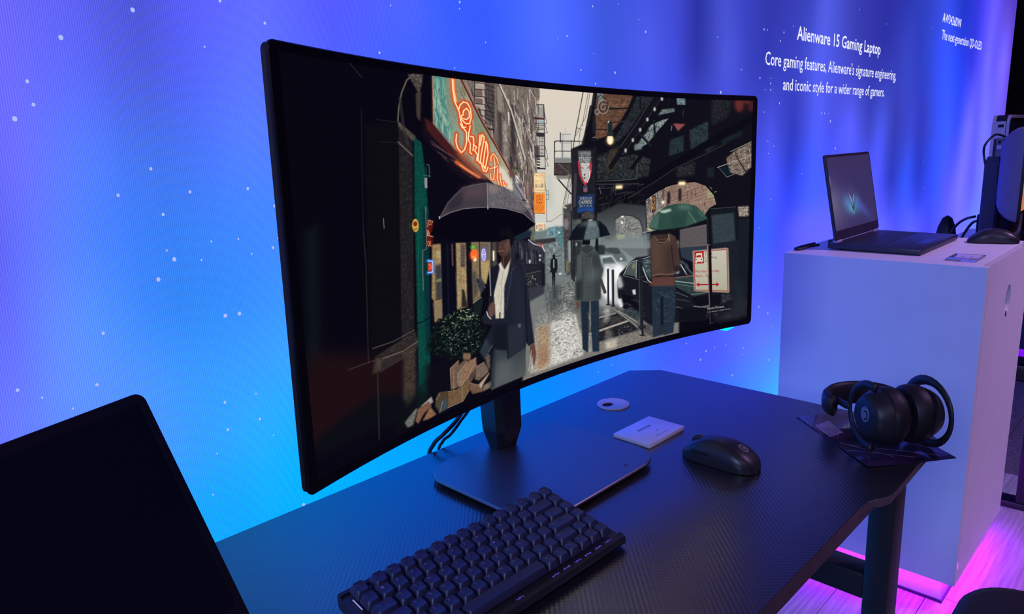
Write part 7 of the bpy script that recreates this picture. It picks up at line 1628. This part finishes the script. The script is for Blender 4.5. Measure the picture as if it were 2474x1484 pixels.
# ------------------------------------------------------------------ white pedestal
PX0,PX1,PY0,PY1 = 1.935,2.458,.362,.848
PT = .176+DZ; PB = .081
ped = thing('pedestal', 'white square pedestal lit violet from below, carrying the small laptop', 'pedestal', ((PX0+PX1)/2,(PY0+PY1)/2,0))
hx,hy = (PX1-PX0)/2,(PY1-PY0)/2
th_ = .018
def panel(nm, c, s): return box(nm, c, s, M_white, ped, bev=.0012, seg=1)
panel('top_panel', (0,0,PT-th_/2), (2*hx-2*th_-.0002,2*hy-2*th_-.0002,th_))
panel('side_panel', (-hx+th_/2,0,(PT+PB)/2), (th_,2*hy,PT-PB))
panel('side_panel', (hx-th_/2,0,(PT+PB)/2), (th_,2*hy,PT-PB))
panel('back_panel', (0,hy-th_/2,(PT+PB)/2), (2*hx-2*th_-.0002,th_,PT-PB))
# front panel with a round cable hole
HX,HZ,HR = 2.205-(PX0+PX1)/2, .0545+DZ, .0385
n = 32; x0,x1,z0,z1 = -hx+th_+.0001,hx-th_-.0001,PB,PT-.0002
circ = [(HX+HR*.82*math.cos(k*2*PI/n+PI/4), HZ+HR*math.sin(k*2*PI/n+PI/4)) for k in range(n)]
sq = []
for k in range(n):
    e,q = divmod(k, n//4); q /= (n/4)
    sq.append([(x1+(x0-x1)*q, z1),(x0,z1+(z0-z1)*q),(x0+(x1-x0)*q,z0),(x1,z0+(z1-z0)*q)][e])
v = [(x,-hy,z) for x,z in sq]+[(x,-hy,z) for x,z in circ]+[(x,-hy+th_,z) for x,z in circ]
f = [(i*n+j,i*n+(j+1)%n,(i+1)*n+(j+1)%n,(i+1)*n+j) for i in range(2) for j in range(n)]
fp = link('front_panel', mesh(v,f), M_white, ped)
link('cable_hole', mesh([(x,-hy+th_+.001,z) for x,z in circ],[tuple(range(n))]), M_dark, fp)
link('hanging_tie', tube_me([(HX-.012,-hy-.001,HZ-.03),(HX-.013,-hy-.0015,HZ-.045)], .0012, 6), M_cable, fp)
panel('bottom_panel', (0,0,PB+.006), (2*hx-2*th_-.002,2*hy-2*th_-.002,.012))
pg = mat('plinth_acrylic', (.75,.6,.9), .2, spec=.6, noise=.02)
IN = .034
box('plinth', (0,0,PB/2+.0015), (2*hx-2*IN,2*hy-2*IN,PB-.004), pg, ped, bev=.001, seg=1)
box('plinth_skirt', (0,0,.007), (2*hx-2*IN+.008,2*hy-2*IN+.008,.008), mat('skirt_dark',(.05,.01,.06),.5), ped)
ledm = emat('violet_led_strip', (.36,.004,1.), 85.)
for c,s in (((0,-hy+.020,PB-.003),(2*hx-.05,.008,.004)),((-hx+.020,0,PB-.003),(.008,2*hy-.05,.004)),((hx-.020,0,PB-.003),(.008,2*hy-.05,.004)),((0,hy-.02,PB-.003),(2*hx-.05,.008,.004))):
    o = box('led_strip', c, s, ledm, ped); o['label'] = 'violet light strip under the pedestal'

# things on the pedestal: open laptop
l2 = thing('laptop', 'slim dark laptop open on the white pedestal, small emblem on screen', 'laptop', (2.218,.532,PT), .0)
BW,BD = .36,.238
# base: front edge towards -y
bm = bmesh.new(); bx(bm, (0,BD/2,.0095), (BW,BD,.015), .003); 
for v_ in bm.verts:
    if v_.co.y>BD*.8: v_.co.z += .003*(v_.co.y-BD*.8)/(BD*.2)
smoothed(link('base', frombm(bm), mat('laptop_dark_blue', (.02,.022,.05), .4, spec=.6), l2))
for x in (-.15,.15):
    for y in (.03,BD-.03): link('rubber_foot', prism(rrect(x,y,.03,.008,.003,2), 0, .0025), M_dark, l2)
dk = link('keyboard_deck', prism(rrect(0,.156,.33,.105,.004,2), .0172, .0176), M_dark, l2)
km2 = prism(rrect(0,0,.0145,.0150,.0015,1), 0, .0016); km2.materials.append(mat('laptop_key', (.022,.024,.05), .4))
for j in range(6):
    for i in range(18):
        o = bpy.data.objects.new('key', km2); C.objects.link(o); o.parent = dk; o.location = (-.153+.018*i, .113+.0172*j, .0176)
link('touchpad', prism(rrect(-.01,.052,.115,.068,.004,2), .0171, .0175), mat('touchpad_navy', (.03,.034,.09), .3), l2)
T2 = .19; y_h = BD-.022
H2 = Matrix.Rotation(-T2,4,'X')
def lp2(me, dx=0, dz=0):
    for v_ in me.vertices: q = H2@Vector((v_.co.x,-v_.co.z,v_.co.y)); v_.co = Vector((q.x,q.y+y_h,q.z+.022))
    return me
LH = .240
smoothed(link('lid', lp2(prism(rrect(0,LH/2+.004,.350,LH,.008,5), -.006, 0, .0008)), mat('laptop_dark_blue',(.02,.022,.05)), l2))
link('bezel', lp2(prism(rrect(0,LH/2+.004,.346,LH-.004,.007,5), .0, .0008)), mat('bezel_plum', (.03,.022,.04), .5), l2)
# its picture: soft emblem glow on plum
NU2,NV2 = 120,80
c2_ = Canvas(NU2,NV2,(62,52,98))
yy,xx = np.mgrid[0:NV2,0:NU2]; 
def glow(cx,cy,rx,ry,col,al,an=0):
    ca,sa = math.cos(an),math.sin(an); X_ = (xx-cx)*ca+(yy-cy)*sa; Y_ = -(xx-cx)*sa+(yy-cy)*ca
    g = np.exp(-((X_/rx)**2+(Y_/ry)**2))*al; c2_.a += (np.array(col)/255.-c2_.a)*g[...,None]
glow(0,52,26,22,(122,112,148),.95); glow(20,60,60,16,(86,80,112),.4); glow(42,52,15,10,(96,140,205),.85,.15); glow(64,54,11,9,(84,150,195),.8,.5); glow(78,60,22,6,(84,96,190),.7,.5); glow(50,58,8,6,(90,190,195),.8)
glow(54,40,7,9,(78,66,108),.9)
c2_.poly([(48,44),(52,55),(54,58),(56,55),(60,44),(58,58),(54,64),(50,58)],(58,70,104),1); c2_.line([(49,45),(52.5,52)],1.4,(176,196,214)); c2_.line([(59,45),(55.5,52)],1.4,(176,196,214)); c2_.line([(47,42),(50,58),(54,66),(58,59)],.9,(130,180,200),.7)
c2_.poly([(0,20),(3,20),(3,30),(0,30)],(110,120,165),.9,1)
gu = np.linspace(-.167,.167,NU2); gv = np.linspace(LH+.004-.008,.030,NV2)
GX,GY = np.meshgrid(gu,gv); V = np.stack([GX,GY,np.full_like(GX,.0011)],-1)
me = lp2(colgrid(V, np.concatenate([lin(np.clip(c2_.a,0,1)),np.ones((NV2,NU2,1))],-1), NU2,NV2,'scr'))
o = link('screen', me, displaymat('laptop_picture', .8, sampling=False, gloss=True), l2); o['label'] = 'dim plum screen with a glowing blue emblem'
for x in (-.148,.148):
    h_ = smoothed(link('hinge', tube_me([(x-.018,y_h+.006,.0215),(x+.018,y_h+.006,.0215)], .007, 12), mat('hinge_lilac',(.4,.38,.6),.3), l2))
smoothed(link('hinge_bar', tube_me([(-.125,y_h+.006,.0235),(.125,y_h+.006,.0235)], .004, 10), mat('hinge_lilac',(.4,.38,.6)), l2))
bm = bmesh.new(); bx(bm, (0,BD-.004,.0145), (.30,.03,.019), .004); smoothed(link('rear_block', frombm(bm), M_blk, l2))
tag(link('charger_cable', tube_me(smoothpath([(2.055,.80,PT+.010),(2.03,.815,PT+.008),(2.00,.825,PT+.0045),(1.985,.835,PT+.0045),(2.0,.842,PT+.005),(2.06,.842,PT+.0045),(2.12,.838,PT+.0045)],6), .0038, 8), M_cable, smooth=True), 'short black charger cable behind the open laptop on the pedestal', 'cable')
make_mouse('dark mouse on the right rear of the white pedestal', (2.378,.441,PT), PI*.5-1.4+0.12, True)
cd = thing('label_card', 'clear acrylic label lying at the front of the white pedestal', 'sign', (2.0465,.433,PT), 0)
smoothed(link('acrylic_block', prism(rrect(0,0,.105,.068,.002,2), .0002, .005, .0006), mat('clear_acrylic', (.8,.8,.9), .06, spec=.6, noise=0, trans=.75), cd))
link('paper_insert', prism(rrect(.012,-.004,.06,.052,.004,3), .0051, .0054), mat('card_paper', (.55,.55,.75), .5), cd)
for i_,(s,x,y,c) in enumerate((('15',.0,.003,.009),('laptop',-.004,-.013,.004))): link('lettering', textmesh(s, None, c, .01), M_print, cd, loc=(x,y,.0056))

# ------------------------------------------------------------------ farther desk with monitor and computer tower
d2 = make_desk('gaming_desk', 'second black desk behind the white pedestal at the right edge', 2.62, 4.25)
m2 = thing('curved_monitor', 'monitor seen from its side behind the white pedestal, warm picture', 'monitor', (3.15,.588,DZ))
K2,W2_,H2_,B2_ = .62,.82,.300,.195
def mq(s,t,off,a=1,b_=1):
    s*=a; t*=b_; th = s*W2_/2*K2; lx = math.sin(th)/K2; ly = -(1-math.cos(th))/K2
    lx -= math.sin(th)*off; ly -= math.cos(th)*off
    return (lx, ly-.092, B2_+H2_/2+t*H2_/2)
ol = [(x/(W2_/2), y/(H2_/2)) for x,y in rrect(0,0,W2_,H2_,.01,6)]
ol2 = []
for a,b_ in zip(ol, ol[1:]+ol[:1]):
    for q in range(6): ol2.append((a[0]+(b_[0]-a[0])*q/6, a[1]+(b_[1]-a[1])*q/6))
n = len(ol2)
def stack(rs): 
    v = []; 
    for off,a,b_ in rs: v += [mq(s,t,off,a,b_) for s,t in ol2]
    f = [(i*n+j,(i+1)*n+j,(i+1)*n+(j+1)%n,i*n+(j+1)%n) for i in range(len(rs)-1) for j in range(n)]; f.append(tuple((len(rs)-1)*n+j for j in range(n))); return mesh(v,f)
smoothed(link('bezel', stack([(.001,.985,.96),(.001,1,1),(-.008,1,1),(-.008,.98,.98)]), mat('bezel_black',(.006,.006,.009)), m2), .5)
smoothed(link('back_shell', stack([(-.008,.998,.995),(-.022,.99,.975),(-.040,.975,.90),(-.055,.94,.78),(-.062,.8,.66),(-.066,.5,.5)]), mat('shell_blue_grey', (.16,.15,.30), .5), m2), .6)
NU3,NV3 = 90,40
c3 = Canvas(NU3,NV3,(190,120,90)); rr_ = np.random.default_rng(3)
for k in range(90):
    x_ = rr_.uniform(0,NU3); y_ = rr_.uniform(-5,NV3); cc = [(235,205,185),(150,70,45),(250,225,205),(205,130,95),(90,70,60),(230,120,70)][rr_.integers(6)]
    c3.line([(x_,y_),(x_+rr_.normal()*3,y_+rr_.uniform(4,16))], rr_.uniform(1,4), cc, .8)
V = np.array([[mq(s,t,.0016) for s in np.linspace(-.975,.975,NU3)] for t in np.linspace(.94,-.94,NV3)])
o = link('screen', colgrid(V, np.concatenate([lin(np.clip(c3.a,0,1)),np.ones((NV3,NU3,1))],-1), NU3,NV3,'scr'), displaymat('warm_picture', 1., sampling=False), m2)
rg = [octo(.0,.03,a,b_,z,.008) for a,b_,z in ((.035,.03,.012),(.034,.028,.1),(.034,.028,.37),(.028,.022,.392))]
rg = [[(x,y-.015,z) for x,y,z in r_] for r_ in rg]
link('stand_column', loft(rg), mat('stand_navy',(.03,.03,.07),.45), m2)
bm = bmesh.new(); bx(bm, (0,-.022,.33), (.07,.05,.07), .006); smoothed(link('neck', frombm(bm), M_blk2, m2))
smoothed(link('stand_base', prism(rrect(0,-.02,.28,.24,.03,5), .0005, .012, .003), M_blk2, m2))
link('cable_clip', tube_me(smoothpath([(.0,.045,.36),(.0,.055,.41),(.0,.05,.44),(.06,.035,.47),(.2,.03,.46)],5), .004, 6), M_cable, m2, smooth=True)
tw = thing('computer_tower', 'tall pale computer case with rounded shoulders at the right edge', 'computer', (3.86,.685,DZ))
tw_shell = mat('tower_lilac_white', (.5,.48,.62), .35, spec=.5)
oo = [(x,z) for x,z in rrect(0,.2735,.52,.545,.04,6)]
ii = [(x,z) for x,z in rrect(0,.2735,.495,.52,.03,6)]
n = len(oo); v = []
for y_,pl_ in ((-.03,oo),(-.03,ii),(-.02,ii),(-.02,[(x*.99,z) for x,z in oo])): v += [(x,y_,z) for x,z in pl_]
f = [(i*n+j,i*n+(j+1)%n,((i+1)%4)*n+(j+1)%n,((i+1)%4)*n+j) for i in range(4) for j in range(n)]
smoothed(link('frame', mesh(v,f), tw_shell, tw), .6)
rg = [[(x*a_,y_,z) for x,z in oo] for y_,a_ in ((-.019,.985),(.027,.985))]
link('body', loft(rg), mat('tower_body_dark', (.02,.02,.035), .4), tw)
v = []
for y_,pl_ in ((.018,oo),(.018,ii),(.030,ii),(.030,oo)): v += [(x,y_,z) for x,z in pl_]
smoothed(link('frame', mesh(v,f), tw_shell, tw), .6)
box('top_cover', (-.2575,0,.485), (.006,.036,.07), tw_shell, tw, bev=.001)
box('side_vent', (-.2610,-.002,.502), (.003,.020,.012), M_dark, tw, bev=.001)
box('port_panel', (-.2585,-.004,.39), (.008,.024,.13), mat('port_grey', (.14,.14,.24), .5), tw, bev=.002)
box('port', (-.2635,-.004,.437), (.003,.010,.012), M_dark, tw, bev=.001)
box('latch', (-.2635,-.004,.415), (.003,.016,.016), tw_shell, tw, bev=.001)
box('latch', (-.2635,-.004,.33), (.003,.020,.014), tw_shell, tw, bev=.001)
box('price_card', (3.36,.625,DZ+.205), (.006,.05,.09), mat('pale_blue_card', (.35,.42,.62), .4), None, bev=.001)
tag(bpy.context.scene.objects['price_card'], 'pale card standing between the far monitor and its stand', 'card')
box('card_holder', (3.36,.625,DZ+.0805), (.06,.11,.159), M_blk2, None, bev=.002)
tag(bpy.context.scene.objects['card_holder'], 'black block holding the pale card behind the far monitor', 'holder')
for nm,pts,lab in (('desk_cable',[(3.20,.66,DZ+.165),(3.25,.70,DZ+.15),(3.30,.74,DZ+.12),(3.30,.765,DZ+.07),(3.30,.775,DZ+.008),(3.25,.80,DZ+.0075),(3.1,.81,DZ+.0075)],'thin black cable looping wide behind the far monitor stand'),('desk_cable',[(3.20,.65,DZ+.150),(3.28,.685,DZ+.13),(3.30,.71,DZ+.09),(3.30,.73,DZ+.04),(3.30,.74,DZ+.008),(3.24,.76,DZ+.0075),(3.1,.77,DZ+.0075)],'thin black cable looping tight behind the far monitor stand')):
    tag(link(nm, tube_me(smoothpath(pts,6), .005, 8), M_cable, smooth=True), lab, 'cable', 'cables behind the far monitor')
tag(smoothed(link('cable_cover', loft([[(x*.05*a_+3.40,y*.035*a_+.80,z+DZ) for x,y in rrect(0,0,2,2,.6,6)] for a_,z in ((1,.0008),(1,.05),(.8,.10),(.45,.135),(.1,.145))]), M_soft), .8), 'rounded black hood behind the far monitor stand', 'cover')
# far dark counter with its violet strip
fc = thing('display_counter', 'dark display counter with a violet light strip far right', 'counter', (4.98,.45,0))
box('cabinet', (0,0,.36), (1.0,.5,.56), mat('counter_navy', (.03,.03,.07), .5), fc, bev=.003)
box('plinth', (0,0,.04), (.94,.44,.077), M_dark, fc)
box('led_strip', (-.49,0,.065), (.016,.5,.05), emat('violet_led_soft', (.16,.005,1.), 1.3), fc)
box('led_strip', (-.503,0,.30), (.006,.5,.035), emat('violet_led_soft', (.25,.01,1.)), fc)

# ------------------------------------------------------------------ stool in the corner
st = thing('stool', 'black padded stool seat in the lower right corner', 'stool', (1.085,-.005,0), 0)
rg = []
so = rrect(0,0,.40,.44,.085,8)
for a,z in ((.93,.455),(.985,.465),(1.,.482),(.995,.498),(.97,.507),(.92,.510)): rg.append([(x*a,y*a,z) for x,y in so])
smoothed(link('seat', loft(rg), M_soft, st), .9)
link('piping', tube_me([(x*.992,y*.992,.4975) for x,y in so], .0022, 6, close=True), M_blk2, st, smooth=True)
link('column', lathe_me([(.03,.0125),(.03,.30),(.022,.302),(.022,.456)],20), M_steel, st, smooth=True)
link('foot_plate', lathe_me([(.17,.0035),(.18,.007),(.175,.012),(.03,.02)],32), M_steel, st, smooth=True)
